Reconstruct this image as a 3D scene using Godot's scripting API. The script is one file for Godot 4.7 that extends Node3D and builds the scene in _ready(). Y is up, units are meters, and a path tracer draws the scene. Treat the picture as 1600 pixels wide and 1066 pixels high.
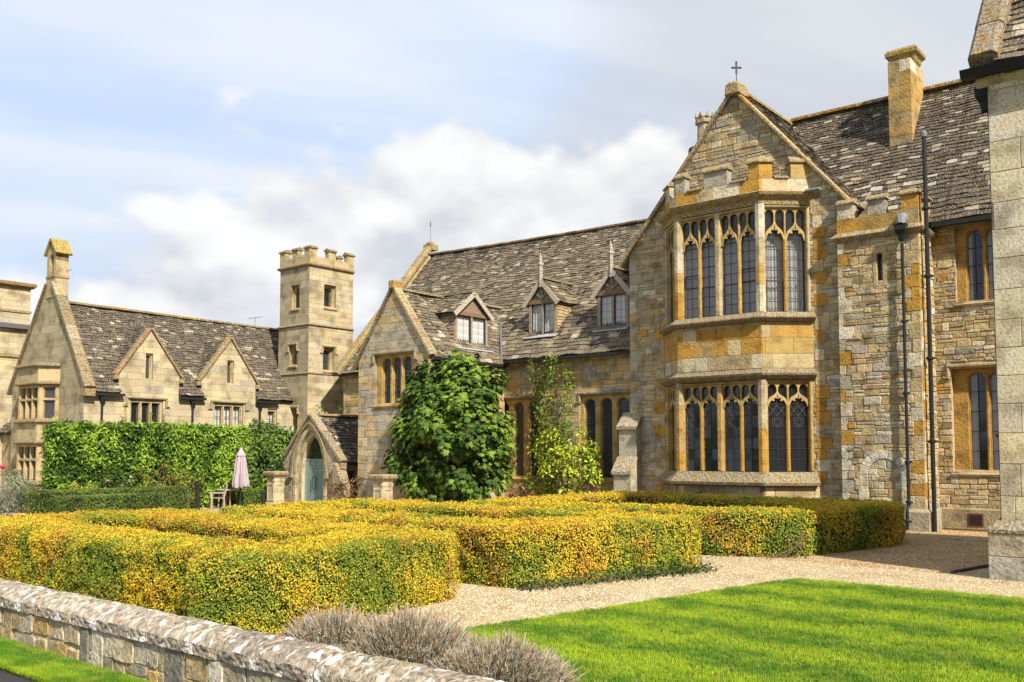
extends Node3D
# An old Cotswold-stone manor: a range with a tall traceried bay, a hall range with dormers, porch, tower and gabled wing round a clipped parterre.
# Building coordinates: x runs along the main front to the right, z out of it, y up; HB turns them into the world.

const TURN := 50.5
var HB := Basis()
var B := Vector3.ZERO            # base of the thing that is being built
var rng := RandomNumberGenerator.new()
var nz := FastNoiseLite.new()
var taken := {}
var M := {}


class MB:
	var v := PackedVector3Array()
	var n := PackedVector3Array()
	var c := PackedColorArray()

	func tri(p: Vector3, q: Vector3, r: Vector3, col: Color) -> void:
		var m := (q - p).cross(r - p).normalized()
		v.append(p); v.append(r); v.append(q)
		n.append(m); n.append(m); n.append(m)
		c.append(col); c.append(col); c.append(col)

	func quad(p: Vector3, q: Vector3, r: Vector3, s: Vector3, col: Color) -> void:
		var m := (r - p).cross(s - q).normalized()
		for k in [p, r, q, p, s, r]:
			v.append(k); n.append(m); c.append(col)

	func box(fr: Transform3D, lo: Vector3, hi: Vector3, col: Color) -> void:
		var p := []
		for k in 8:
			p.append(fr * Vector3(hi.x if k & 1 else lo.x, hi.y if k & 2 else lo.y, hi.z if k & 4 else lo.z))
		quad(p[4], p[5], p[7], p[6], col)
		quad(p[1], p[0], p[2], p[3], col)
		quad(p[5], p[1], p[3], p[7], col)
		quad(p[0], p[4], p[6], p[2], col)
		quad(p[6], p[7], p[3], p[2], col)
		quad(p[0], p[1], p[5], p[4], col)

	func area(p: PackedVector2Array) -> float:
		var a := 0.0
		for i in p.size():
			var q := p[(i + 1) % p.size()]
			a += p[i].x * q.y - q.x * p[i].y
		return a * 0.5

	func inset(p: PackedVector2Array, e: PackedFloat32Array) -> PackedVector2Array:
		var out := PackedVector2Array()
		var k := p.size()
		for i in k:
			var d0 := (p[i] - p[(i + k - 1) % k]).normalized()
			var d1 := (p[(i + 1) % k] - p[i]).normalized()
			var n0 := Vector2(-d0.y, d0.x)
			var n1 := Vector2(-d1.y, d1.x)
			var e0: float = e[(i + k - 1) % k]
			var e1: float = e[i]
			var den := d0.cross(d1)
			if absf(den) < 0.15:
				out.append(p[i] + (n0 + n1).normalized() * (e0 + e1) * 0.5)
			else:
				var a := p[i] + n0 * e0
				var b := p[i] + n1 * e1
				out.append(a + d0 * ((b - a).cross(d1) / den))
		return out

	# a polygon in the frame's plane pushed out from w0 to w1, its front edge bevelled; edges on a cut line stay plain
	func prism(fr: Transform3D, poly: PackedVector2Array, w0: float, w1: float, col: Color, bev := 0.0, cuts := [], back := false) -> void:
		var p := poly
		if area(p) < 0.0:
			p = poly.duplicate()
			p.reverse()
		var k := p.size()
		if k < 3:
			return
		var e := PackedFloat32Array()
		for i in k:
			var on := false
			for s in cuts:
				if absf(p[i].x - s) < 0.0005 and absf(p[(i + 1) % k].x - s) < 0.0005:
					on = true
			e.append(0.0 if on else bev)
		var q := inset(p, e) if bev > 0.0 else p
		var ix := PackedInt32Array()
		if k == 4:
			ix = PackedInt32Array([0, 1, 2, 0, 2, 3])
		else:
			ix = Geometry2D.triangulate_polygon(q)
			if ix.is_empty():
				q = p
				ix = Geometry2D.triangulate_polygon(p)
		for t in range(0, ix.size(), 3):
			var a := Vector3(q[ix[t]].x, q[ix[t]].y, w1)
			var b := Vector3(q[ix[t + 1]].x, q[ix[t + 1]].y, w1)
			var d := Vector3(q[ix[t + 2]].x, q[ix[t + 2]].y, w1)
			if (b - a).cross(d - a).z < 0.0:
				tri(fr * a, fr * d, fr * b, col)
			else:
				tri(fr * a, fr * b, fr * d, col)
			if back:
				a.z = w0; b.z = w0; d.z = w0
				tri(fr * a, fr * d, fr * b, col)
		for i in k:
			var j := (i + 1) % k
			var wm := w1 - bev
			quad(fr * Vector3(p[i].x, p[i].y, w0), fr * Vector3(p[j].x, p[j].y, w0), fr * Vector3(p[j].x, p[j].y, wm), fr * Vector3(p[i].x, p[i].y, wm), col)
			if bev > 0.0:
				quad(fr * Vector3(p[i].x, p[i].y, wm), fr * Vector3(p[j].x, p[j].y, wm), fr * Vector3(q[j].x, q[j].y, w1), fr * Vector3(q[i].x, q[i].y, w1), col)

	# tube through points; radii shared or one per point
	func tube(pts: Array, radii: Array, sides: int, col: Color, caps := true) -> void:
		var rings := []
		var up := Vector3(0.31, 0.9, 0.17)
		for i in pts.size():
			var d: Vector3 = (pts[mini(i + 1, pts.size() - 1)] - pts[maxi(i - 1, 0)]).normalized()
			var u := d.cross(up).normalized()
			if u.length() < 0.5:
				u = d.cross(Vector3(1, 0, 0)).normalized()
			var w := d.cross(u)
			var ring := []
			var r: float = radii[mini(i, radii.size() - 1)]
			for k in sides:
				var a := TAU * k / sides
				ring.append(pts[i] + (u * cos(a) + w * sin(a)) * r)
			rings.append(ring)
		for i in rings.size() - 1:
			for k in sides:
				var j := (k + 1) % sides
				quad(rings[i][k], rings[i][j], rings[i + 1][j], rings[i + 1][k], col)
		if caps:
			for k in range(1, sides - 1):
				tri(rings[0][0], rings[0][k + 1], rings[0][k], col)
				var z: Array = rings[-1]
				tri(z[0], z[k], z[k + 1], col)

	# profile of (radius, height) turned round a vertical axis; four sides make a square shaft
	func lathe(at: Vector3, prof: Array, sides: int, col: Color, turn := 0.0) -> void:
		for i in prof.size() - 1:
			for k in sides:
				var a := TAU * k / sides + turn
				var b := TAU * (k + 1) / sides + turn
				var p0 := at + Vector3(cos(a) * prof[i].x, prof[i].y, -sin(a) * prof[i].x)
				var p1 := at + Vector3(cos(b) * prof[i].x, prof[i].y, -sin(b) * prof[i].x)
				var p2 := at + Vector3(cos(b) * prof[i + 1].x, prof[i + 1].y, -sin(b) * prof[i + 1].x)
				var p3 := at + Vector3(cos(a) * prof[i + 1].x, prof[i + 1].y, -sin(a) * prof[i + 1].x)
				quad(p0, p1, p2, p3, col)

	# oriented bar from a to b, w wide and h high above the line
	func bar(a: Vector3, b: Vector3, up: Vector3, w: float, h: float, col: Color, h0 := 0.0) -> void:
		var x := (b - a).normalized()
		var z := x.cross(up).normalized()
		var y := z.cross(x)
		box(Transform3D(Basis(x, y, z), a), Vector3(0, h0, -w * 0.5), Vector3(a.distance_to(b), h, w * 0.5), col)

	# profile (out, y) swept along a plan path (x, z); outward is to the left of the path turned towards +z
	func sweep(path: Array, prof: Array, col: Color, caps := true) -> void:
		var k := path.size()
		var offs := []
		for i in k:
			var d0: Vector2 = (path[i] - path[maxi(i - 1, 0)]).normalized()
			var d1: Vector2 = (path[mini(i + 1, k - 1)] - path[i]).normalized()
			if i == 0: d0 = d1
			if i == k - 1: d1 = d0
			var n0 := Vector2(-d0.y, d0.x)
			var n1 := Vector2(-d1.y, d1.x)
			var m := (n0 + n1).normalized()
			offs.append(m / maxf(0.3, m.dot(n0)))
		for i in k - 1:
			for j in prof.size():
				var a: Vector2 = prof[j]
				var b: Vector2 = prof[(j + 1) % prof.size()]
				var p0: Vector2 = path[i] + offs[i] * a.x
				var p1: Vector2 = path[i + 1] + offs[i + 1] * a.x
				var p2: Vector2 = path[i + 1] + offs[i + 1] * b.x
				var p3: Vector2 = path[i] + offs[i] * b.x
				quad(Vector3(p0.x, a.y, p0.y), Vector3(p1.x, a.y, p1.y), Vector3(p2.x, b.y, p2.y), Vector3(p3.x, b.y, p3.y), col)
		if caps:
			var ix := Geometry2D.triangulate_polygon(PackedVector2Array(prof))
			for e in [0, k - 1]:
				for t in range(0, ix.size(), 3):
					var q := []
					for s in 3:
						var pr: Vector2 = prof[ix[t + s]]
						var pp: Vector2 = path[e] + offs[e] * pr.x
						q.append(Vector3(pp.x, pr.y, pp.y))
					tri(q[0], q[1], q[2], col)

	func add(o: MB) -> void:
		v.append_array(o.v); n.append_array(o.n); c.append_array(o.c)


# ---------------------------------------------------------------- naming and committing

func numbered(called: String) -> String:
	taken[called] = taken.get(called, -1) + 1
	return called if taken[called] == 0 else "%s_%03d" % [called, taken[called]]


func thing(called: String, label: String, category: String, base: Vector3, group := "", turn := 0.0) -> Node3D:
	var o := Node3D.new()
	o.name = numbered(called)
	add_child(o)
	o.transform = Transform3D(HB * Basis(Vector3.UP, turn), HB * base)
	o.set_meta("label", label)
	o.set_meta("category", category)
	if group != "":
		o.set_meta("group", group)
	B = base
	return o


func mesh_of(mb: MB, m: Material) -> ArrayMesh:
	var a := []
	a.resize(Mesh.ARRAY_MAX)
	var vv := mb.v
	if B != Vector3.ZERO:
		vv = Transform3D(Basis(), -B) * mb.v
	a[Mesh.ARRAY_VERTEX] = vv
	a[Mesh.ARRAY_NORMAL] = mb.n
	a[Mesh.ARRAY_COLOR] = mb.c
	var am := ArrayMesh.new()
	am.add_surface_from_arrays(Mesh.PRIMITIVE_TRIANGLES, a)
	am.surface_set_material(0, m)
	return am


func put(mb: MB, called: String, m: Material, parent: Node3D, kind := "") -> MeshInstance3D:
	var o := MeshInstance3D.new()
	o.name = called
	if mb.v.size() > 0:
		o.mesh = mesh_of(mb, m)
	parent.add_child(o, true)
	if kind != "":
		o.set_meta("kind", kind)
	return o


func structure(mb: MB, called: String, m: Material) -> MeshInstance3D:
	B = Vector3.ZERO
	var o := put(mb, called, m, self, "structure")
	o.transform = Transform3D(HB, Vector3.ZERO)
	return o


# pieces of a thing: the largest become nodes of their own, the rest one mass
func finish(pool: Array, root: Node3D, called: String, mass: String, m: Material, most := 290) -> void:
	pool.sort_custom(func(p, q): return p.size > q.size)
	var rest := MB.new()
	for i in pool.size():
		if i < most:
			put(pool[i].mb, called, m, pool[i].parent)
		else:
			rest.add(pool[i].mb)
	if rest.v.size():
		put(rest, mass, m, root, "stuff")


class Scatter:
	var t: Array[Transform3D] = []
	var c := PackedColorArray()

	func add(x: Transform3D, col: Color) -> void:
		t.append(x)
		c.append(col)


func scatter(s: Scatter, called: String, mesh: Mesh, m: Material, parent: Node3D) -> MultiMeshInstance3D:
	var mm := MultiMesh.new()
	mm.transform_format = MultiMesh.TRANSFORM_3D
	mm.use_colors = true
	mm.mesh = mesh
	mm.instance_count = s.t.size()
	for i in s.t.size():
		mm.set_instance_transform(i, s.t[i])
		mm.set_instance_color(i, s.c[i])
	var o := MultiMeshInstance3D.new()
	o.name = called
	o.multimesh = mm
	o.material_override = m
	parent.add_child(o, true)
	o.set_meta("kind", "stuff")
	return o


# ---------------------------------------------------------------- frames and polygons

func fz(z: float) -> Transform3D:
	return Transform3D(Basis(Vector3.RIGHT, Vector3.UP, Vector3.BACK), Vector3(0, 0, z))


func fx(x: float) -> Transform3D:      # faces +x; its first coordinate is -z
	return Transform3D(Basis(Vector3.FORWARD, Vector3.UP, Vector3.RIGHT), Vector3(x, 0, 0))


func fplan(a: Vector2, b: Vector2) -> Transform3D:   # a face from plan point a to b, seen from outside left to right
	var d := (b - a).normalized()
	return Transform3D(Basis(Vector3(d.x, 0, d.y), Vector3.UP, Vector3(-d.y, 0, d.x)), Vector3(a.x, 0, a.y))


func fground() -> Transform3D:         # (x, -z) on the ground
	return Transform3D(Basis(Vector3.RIGHT, Vector3.FORWARD, Vector3.UP), Vector3.ZERO)


func rect(x0: float, y0: float, x1: float, y1: float) -> PackedVector2Array:
	return PackedVector2Array([Vector2(x0, y0), Vector2(x1, y0), Vector2(x1, y1), Vector2(x0, y1)])


func pv(a: Array) -> PackedVector2Array:
	var o := PackedVector2Array()
	for i in range(0, a.size(), 2):
		o.append(Vector2(a[i], a[i + 1]))
	return o


func bounds(p: PackedVector2Array) -> Rect2:
	var r := Rect2(p[0], Vector2.ZERO)
	for q in p:
		r = r.expand(q)
	return r


func cut_up(outline: PackedVector2Array, holes: Array) -> Array:   # [polygons without the holes, cut lines]
	var bb := bounds(outline)
	var cuts := []
	for h in holes:
		var hb := bounds(h)
		var s := hb.position.x + hb.size.x * 0.5
		if s > bb.position.x + 0.01 and s < bb.end.x - 0.01:
			cuts.append(s)
	cuts.sort()
	var edges := [bb.position.x - 1.0] + cuts + [bb.end.x + 1.0]
	var out := []
	for i in edges.size() - 1:
		if edges[i + 1] - edges[i] < 0.0005:
			continue
		var parts: Array = Geometry2D.intersect_polygons(outline, rect(edges[i], bb.position.y - 1, edges[i + 1], bb.end.y + 1))
		for h in holes:
			var hb := bounds(h)
			if hb.end.x < edges[i] or hb.position.x > edges[i + 1]:
				continue
			var nxt := []
			for p in parts:
				nxt.append_array(Geometry2D.clip_polygons(p, h))
			parts = nxt
		out.append_array(parts)
	return [out, cuts]


func slab(mb: MB, fr: Transform3D, outline: PackedVector2Array, holes: Array, w0: float, w1: float, col: Color, bev := 0.0, back := false) -> void:
	var r := cut_up(outline, holes)
	for p in r[0]:
		mb.prism(fr, p, w0, w1, col, bev, r[1], back)


func round_poly(p: PackedVector2Array, r: float, seg := 4) -> PackedVector2Array:
	var out := PackedVector2Array()
	for i in p.size():
		var a := p[(i + p.size() - 1) % p.size()]
		var b := p[i]
		var d := p[(i + 1) % p.size()]
		var u := b + (a - b).normalized() * minf(r, a.distance_to(b) * 0.45)
		var w := b + (d - b).normalized() * minf(r, d.distance_to(b) * 0.45)
		for k in seg + 1:
			var t := float(k) / seg
			out.append(u.lerp(b, t).lerp(b.lerp(w, t), t))
	return out


func pick(pal: Array) -> Color:
	var total := 0.0
	for e in pal:
		total += e[1]
	var x := rng.randf() * total
	for e in pal:
		x -= e[1]
		if x <= 0.0:
			var k := rng.randf_range(0.86, 1.12)
			return Color(e[0].r * k, e[0].g * k * rng.randf_range(0.97, 1.03), e[0].b * k * rng.randf_range(0.92, 1.06))
	return pal[0][0]


# ---------------------------------------------------------------- masonry

func stones(pool: Array, parent: Node3D, fr: Transform3D, outline: PackedVector2Array, holes: Array, st: Dictionary) -> void:
	var bb := bounds(outline)
	var hb := []
	for h in holes:
		hb.append(bounds(h))
	var y: float = bb.position.y
	while y < bb.end.y:
		var h := rng.randf_range(st.h[0], st.h[1])
		if bb.end.y - y - h < st.h[0] * 0.6:
			h = bb.end.y - y
		var x: float = bb.position.x - rng.randf() * st.l[1]
		while x < bb.end.x:
			var l := rng.randf_range(st.l[0], st.l[1])
			var cells := [[y, h]]
			if rng.randf() < st.split and h > 0.15:
				var f := rng.randf_range(0.35, 0.65)
				cells = [[y, h * f], [y + h * f, h * (1.0 - f)]]
			for cell in cells:
				var j: float = st.joint * 0.5
				var q := rect(x + j, cell[0] + j, x + l - j, cell[0] + cell[1] - j)
				for k in 4:
					q[k] += Vector2(rng.randf_range(-1, 1), rng.randf_range(-0.6, 0.6)) * st.jit
				if st.has("rough"):
					q = roughened(q, st.rough)
				var clipped: Array = Geometry2D.intersect_polygons(q, outline)
				var qb := bounds(q)
				for k in holes.size():
					if hb[k].intersects(qb):
						var nxt := []
						for p in clipped:
							nxt.append_array(Geometry2D.clip_polygons(p, holes[k]))
						clipped = nxt
				var proud := rng.randf_range(st.proud[0], st.proud[1])
				var col := pick(st.pal)
				for p in clipped:
					stone(pool, parent, fr, p, proud, col, st.get("bev", 0.012))
			x += l
		y += h


func roughened(q: PackedVector2Array, amount: float) -> PackedVector2Array:    # corners knocked off, edges no longer straight
	var out := PackedVector2Array()
	for k in 4:
		var p := q[k]
		var nxt := q[(k + 1) % 4]
		var prv := q[(k + 3) % 4]
		var r := rng.randf_range(0.008, 0.035)
		out.append(p + (prv - p).normalized() * r)
		out.append(p + (nxt - p).normalized() * r)
		out.append(p.lerp(nxt, rng.randf_range(0.35, 0.65)) + Vector2(rng.randf_range(-1, 1), rng.randf_range(-1, 1)) * amount)
	return out


func stone(pool: Array, parent: Node3D, fr: Transform3D, p: PackedVector2Array, proud: float, col: Color, bev := 0.012, deep := -0.03) -> void:
	var bb := bounds(p)
	if minf(bb.size.x, bb.size.y) < 0.035 or p.size() < 3:
		return
	var mb := MB.new()
	mb.prism(fr, p, deep, 0.012 + proud, col, minf(bev, minf(bb.size.x, bb.size.y) * 0.25))
	pool.append({"mb": mb, "size": bb.size.x * bb.size.y, "parent": parent})


# alternating corner stones; returns the areas they fill, for the rubble to leave out
func quoins(pool: Array, parent: Node3D, fr: Transform3D, edge: float, dir: float, y0: float, y1: float, pal: Array, short := 0.22, long := 0.42) -> Array:
	var out := []
	var y := y0
	var k := 0
	while y < y1 - 0.05:
		var h := minf(rng.randf_range(0.26, 0.46), y1 - y)
		if y1 - y - h < 0.18:
			h = y1 - y
		var w: float = (short if k % 2 == 0 else long) * rng.randf_range(0.85, 1.15)
		var a := minf(edge, edge + dir * w)
		var b := maxf(edge, edge + dir * w)
		out.append(rect(a, y, b, y + h))
		stone(pool, parent, fr, rect(a + 0.003, y + 0.005, b - 0.003, y + h - 0.005), rng.randf_range(0.004, 0.018), pick(pal))
		y += h
		k += 1
	return out


func wall(root: Node3D, pool: Array, fr: Transform3D, outline: PackedVector2Array, holes: Array, st: Dictionary, skip := [], thick := 0.34) -> MeshInstance3D:
	var mb := MB.new()
	slab(mb, fr, outline, holes, -thick, 0.0, st.mortar, 0.0, true)
	var o := put(mb, "wall", st.get("mat", M.stone), root)
	stones(pool, o, fr, outline, holes + skip, st)
	return o


func slates(pool: Array, parent: Node3D, fr: Transform3D, outline: PackedVector2Array, st: Dictionary) -> void:
	var bb := bounds(outline)
	var t: float = bb.position.y
	var span := bb.size.y
	while t < bb.end.y - 0.03:
		var f := clampf((t - bb.position.y) / span, 0, 1)
		var e: float = lerpf(st.e[0], st.e[1], f) * rng.randf_range(0.9, 1.1)
		var x: float = bb.position.x - rng.randf() * 0.3
		while x < bb.end.x:
			var l: float = rng.randf_range(st.l[0], st.l[1]) * lerpf(1.15, 0.85, f)
			var drop := rng.randf_range(-0.02, 0.012)
			var q := rect(x + 0.004, t + drop, x + l - 0.004, t + e + 0.03)
			q[0].y += rng.randf_range(-0.012, 0.012)
			q[1].y += rng.randf_range(-0.012, 0.012)
			var lo := 0.04 + rng.randf_range(-0.006, 0.014)
			var col := pick(st.pal)
			for p in Geometry2D.intersect_polygons(q, outline):
				var pb := bounds(p)
				if minf(pb.size.x, pb.size.y) < 0.03:
					continue
				var mb := MB.new()
				var pp: PackedVector2Array = p
				if mb.area(pp) < 0.0:
					pp.reverse()
				var top := []
				var low := []
				for a in pp:
					var w: float = lerpf(lo, lo * 0.35, clampf((a.y - t) / e, -0.2, 1.2)) + nz.get_noise_2d(a.x * 9.0 + st.get("seed", 0.0), a.y * 9.0) * st.get("sag", 0.05)
					top.append(fr * Vector3(a.x, a.y, w))
					low.append(fr * Vector3(a.x, a.y, w - 0.034))
				for i in range(1, top.size() - 1):
					mb.tri(top[0], top[i], top[i + 1], col)
				for i in top.size():
					var j := (i + 1) % top.size()
					mb.quad(low[i], low[j], top[j], top[i], col)
				pool.append({"mb": mb, "size": pb.size.x * pb.size.y, "parent": parent})
			x += l
		t += e


# deck and slates on the plane through origin, u along the eaves and v up the slope
func roof(root: Node3D, pool: Array, origin: Vector3, u: Vector3, v: Vector3, outline: PackedVector2Array, st: Dictionary) -> MeshInstance3D:
	var un := u.normalized()
	var vn := v.normalized()
	var fr := Transform3D(Basis(un, vn, un.cross(vn)), origin)
	var mb := MB.new()
	mb.prism(fr, outline, -0.16, -0.075, Color(0.06, 0.05, 0.04), 0.0, [], true)
	var o := put(mb, "roof", M.slate, root)
	slates(pool, o, fr, outline, st)
	return o


# ridge or coping stones laid along a line
func copings(root: Node3D, called: String, a: Vector3, b: Vector3, up: Vector3, w: float, h: float, each: float, pal: Array, h0 := 0.0) -> void:
	var k := maxi(1, roundi(a.distance_to(b) / each))
	for i in k:
		var mb := MB.new()
		var p := a.lerp(b, (i + 0.004) / k)
		var q := a.lerp(b, (i + 0.992) / k)
		var x := (q - p).normalized()
		var z := x.cross(up).normalized()
		var y := z.cross(x)
		var fr := Transform3D(Basis(z, y, -x), p + y * rng.randf_range(-0.008, 0.008))
		var ww := w * 0.5 * rng.randf_range(0.97, 1.03)
		mb.prism(fr.translated_local(Vector3(0, 0, -p.distance_to(q))), pv([-ww, h0, ww, h0, ww, h * 0.72, ww * 0.72, h, -ww * 0.72, h, -ww, h * 0.72]), 0.0, p.distance_to(q), pick(pal), 0.008, [], true)
		put(mb, called, M.lichen, root)


# ---------------------------------------------------------------- windows

func arch_top(x0: float, x1: float, y: float, rise: float, kind: String) -> Array:   # points from right spring to left spring
	var out := []
	var w := (x1 - x0) * 0.5
	var cx := (x0 + x1) * 0.5
	if kind == "flat":
		return [Vector2(x1, y), Vector2(x0, y)]
	for k in 17:
		var s := 1.0 - k / 8.0                     # 1 at the right spring, 0 at the apex, -1 at the left
		var u := 1.0 - absf(s)
		var g := sqrt(1.0 - s * s)
		if kind == "ogee":
			var arc: float = 0.5 * sqrt(1.0 - pow(1.0 - 2.0 * u, 2.0)) if u < 0.5 else 1.0 - 0.5 * sqrt(maxf(0.0, 1.0 - pow(2.0 * u - 1.0, 2.0)))
			g = 0.55 * arc + 0.45 * u
		elif kind == "point":
			g = sqrt(maxf(0.0, 1.0 - pow(absf(s) + 0.45, 2.0) / pow(1.45, 2.0))) / sqrt(1.0 - pow(0.45 / 1.45, 2.0))
		elif kind == "tudor":
			g = 0.62 * sqrt(1.0 - pow(absf(s), 3.0)) + 0.38 * u
		out.append(Vector2(cx + w * s, y + rise * g))
	return out


func light_poly(x0: float, x1: float, y0: float, y1: float, rise: float, kind: String, grow := 0.0) -> PackedVector2Array:
	var o := PackedVector2Array([Vector2(x0 - grow, y0), Vector2(x1 + grow, y0)])
	for p in arch_top(x0 - grow, x1 + grow, y1, rise + grow * (0.0 if kind == "flat" else 1.0), kind):
		o.append(p)
	return o


func pane_grid(win: Node3D, fr: Transform3D, x0: float, x1: float, y0: float, y1: float, w: float, nx: int, ny: int, opt: Dictionary) -> void:
	var lead := MB.new()
	var col := Color(0.03, 0.03, 0.033)
	var bw: float = opt.get("bar", 0.016)
	if opt.get("diamond", false):
		var mb := MB.new()
		mb.quad(fr * Vector3(x0, y0, w), fr * Vector3(x1, y0, w), fr * Vector3(x1, y1, w), fr * Vector3(x0, y1, w), Color.WHITE)
		put(mb, "pane", M.glass, win)
		var clip := rect(x0, y0, x1, y1)
		var sx: float = opt.get("dx", 0.12)
		var sy: float = sx * 1.45
		for dir in [1, -1]:
			var k := -40
			while k < 60:
				var bx: float = x0 + k * sx
				var line := PackedVector2Array([Vector2(bx, y0), Vector2(bx + dir * (y1 - y0) * sx / sy, y1)])
				for seg in Geometry2D.intersect_polyline_with_polygon(line, clip):
					lead.bar(fr * Vector3(seg[0].x, seg[0].y, w), fr * Vector3(seg[-1].x, seg[-1].y, w), fr.basis.z, 0.013, 0.012, Color(0.09, 0.09, 0.095))
				k += 1
		for r in range(1, ny):
			var yy := lerpf(y0, y1, float(r) / ny)
			lead.box(fr, Vector3(x0, yy - 0.009, w + 0.004), Vector3(x1, yy + 0.009, w + 0.024), col)
	else:
		for i in nx:
			for r in ny:
				var a := lerpf(x0, x1, float(i) / nx)
				var b := lerpf(x0, x1, (i + 1.0) / nx)
				var p := lerpf(y0, y1, float(r) / ny)
				var q := lerpf(y0, y1, (r + 1.0) / ny)
				var mb := MB.new()
				var t1 := rng.randf_range(-0.007, 0.007)
				var t2 := rng.randf_range(-0.007, 0.007)
				mb.quad(fr * Vector3(a, p, w - t1 - t2), fr * Vector3(b, p, w + t1 - t2), fr * Vector3(b, q, w + t1 + t2), fr * Vector3(a, q, w - t1 + t2), Color.WHITE)
				put(mb, "pane", M.glass, win)
		for i in range(0, nx + 1):
			var xx := lerpf(x0, x1, float(i) / nx)
			lead.box(fr, Vector3(xx - bw * 0.5, y0, w + 0.002), Vector3(xx + bw * 0.5, y1, w + 0.018), col)
		for r in range(0, ny + 1):
			var yy := lerpf(y0, y1, float(r) / ny)
			lead.box(fr, Vector3(x0, yy - bw * 0.5, w + 0.004), Vector3(x1, yy + bw * 0.5, w + 0.022), col)
		for cs in opt.get("casement", []):          # a heavier opening frame between two rows
			var ya := lerpf(y0, y1, cs[0])
			var yb := lerpf(y0, y1, cs[1])
			for e in [[x0, ya, x0 + 0.035, yb], [x1 - 0.035, ya, x1, yb], [x0, ya, x1, ya + 0.035], [x0, yb - 0.035, x1, yb]]:
				lead.box(fr, Vector3(e[0], e[1], w + 0.0), Vector3(e[2], e[3], w + 0.032), col)
	put(lead, "leading", M.iron, win)


func curtain(win: Node3D, fr: Transform3D, x0: float, x1: float, y0: float, y1: float, w: float, m: Material, folds := 0.09, white := 0.58) -> void:
	var mb := MB.new()
	var k := maxi(6, roundi((x1 - x0) / 0.018))
	var ph := rng.randf() * TAU
	var prev := []
	for i in k + 1:
		var x := lerpf(x0, x1, float(i) / k)
		var d := sin(x / folds * TAU + ph + 1.3 * sin(x * 7.0)) * 0.022
		var cur := [fr * Vector3(x, y0, w + d * 1.2), fr * Vector3(x, y1, w + d * 0.6)]
		if i > 0:
			mb.quad(prev[0], cur[0], cur[1], prev[1], Color(white, white, white * 0.98))
		prev = cur
	put(mb, "curtain", m, win)


func room(win: Node3D, fr: Transform3D, x0: float, x1: float, y0: float, y1: float, w0: float, deep: float) -> void:
	var mb := MB.new()
	var c := Color(0.05, 0.045, 0.04)
	mb.quad(fr * Vector3(x0, y0, -deep), fr * Vector3(x1, y0, -deep), fr * Vector3(x1, y1, -deep), fr * Vector3(x0, y1, -deep), c)
	mb.quad(fr * Vector3(x0, y0, w0), fr * Vector3(x0, y0, -deep), fr * Vector3(x0, y1, -deep), fr * Vector3(x0, y1, w0), c)
	mb.quad(fr * Vector3(x1, y0, -deep), fr * Vector3(x1, y0, w0), fr * Vector3(x1, y1, w0), fr * Vector3(x1, y1, -deep), c)
	mb.quad(fr * Vector3(x0, y1, -deep), fr * Vector3(x1, y1, -deep), fr * Vector3(x1, y1, w0), fr * Vector3(x0, y1, w0), c)
	mb.quad(fr * Vector3(x0, y0, w0), fr * Vector3(x1, y0, w0), fr * Vector3(x1, y0, -deep), fr * Vector3(x0, y0, -deep), c)
	put(mb, "room", M.dark, win)


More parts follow.
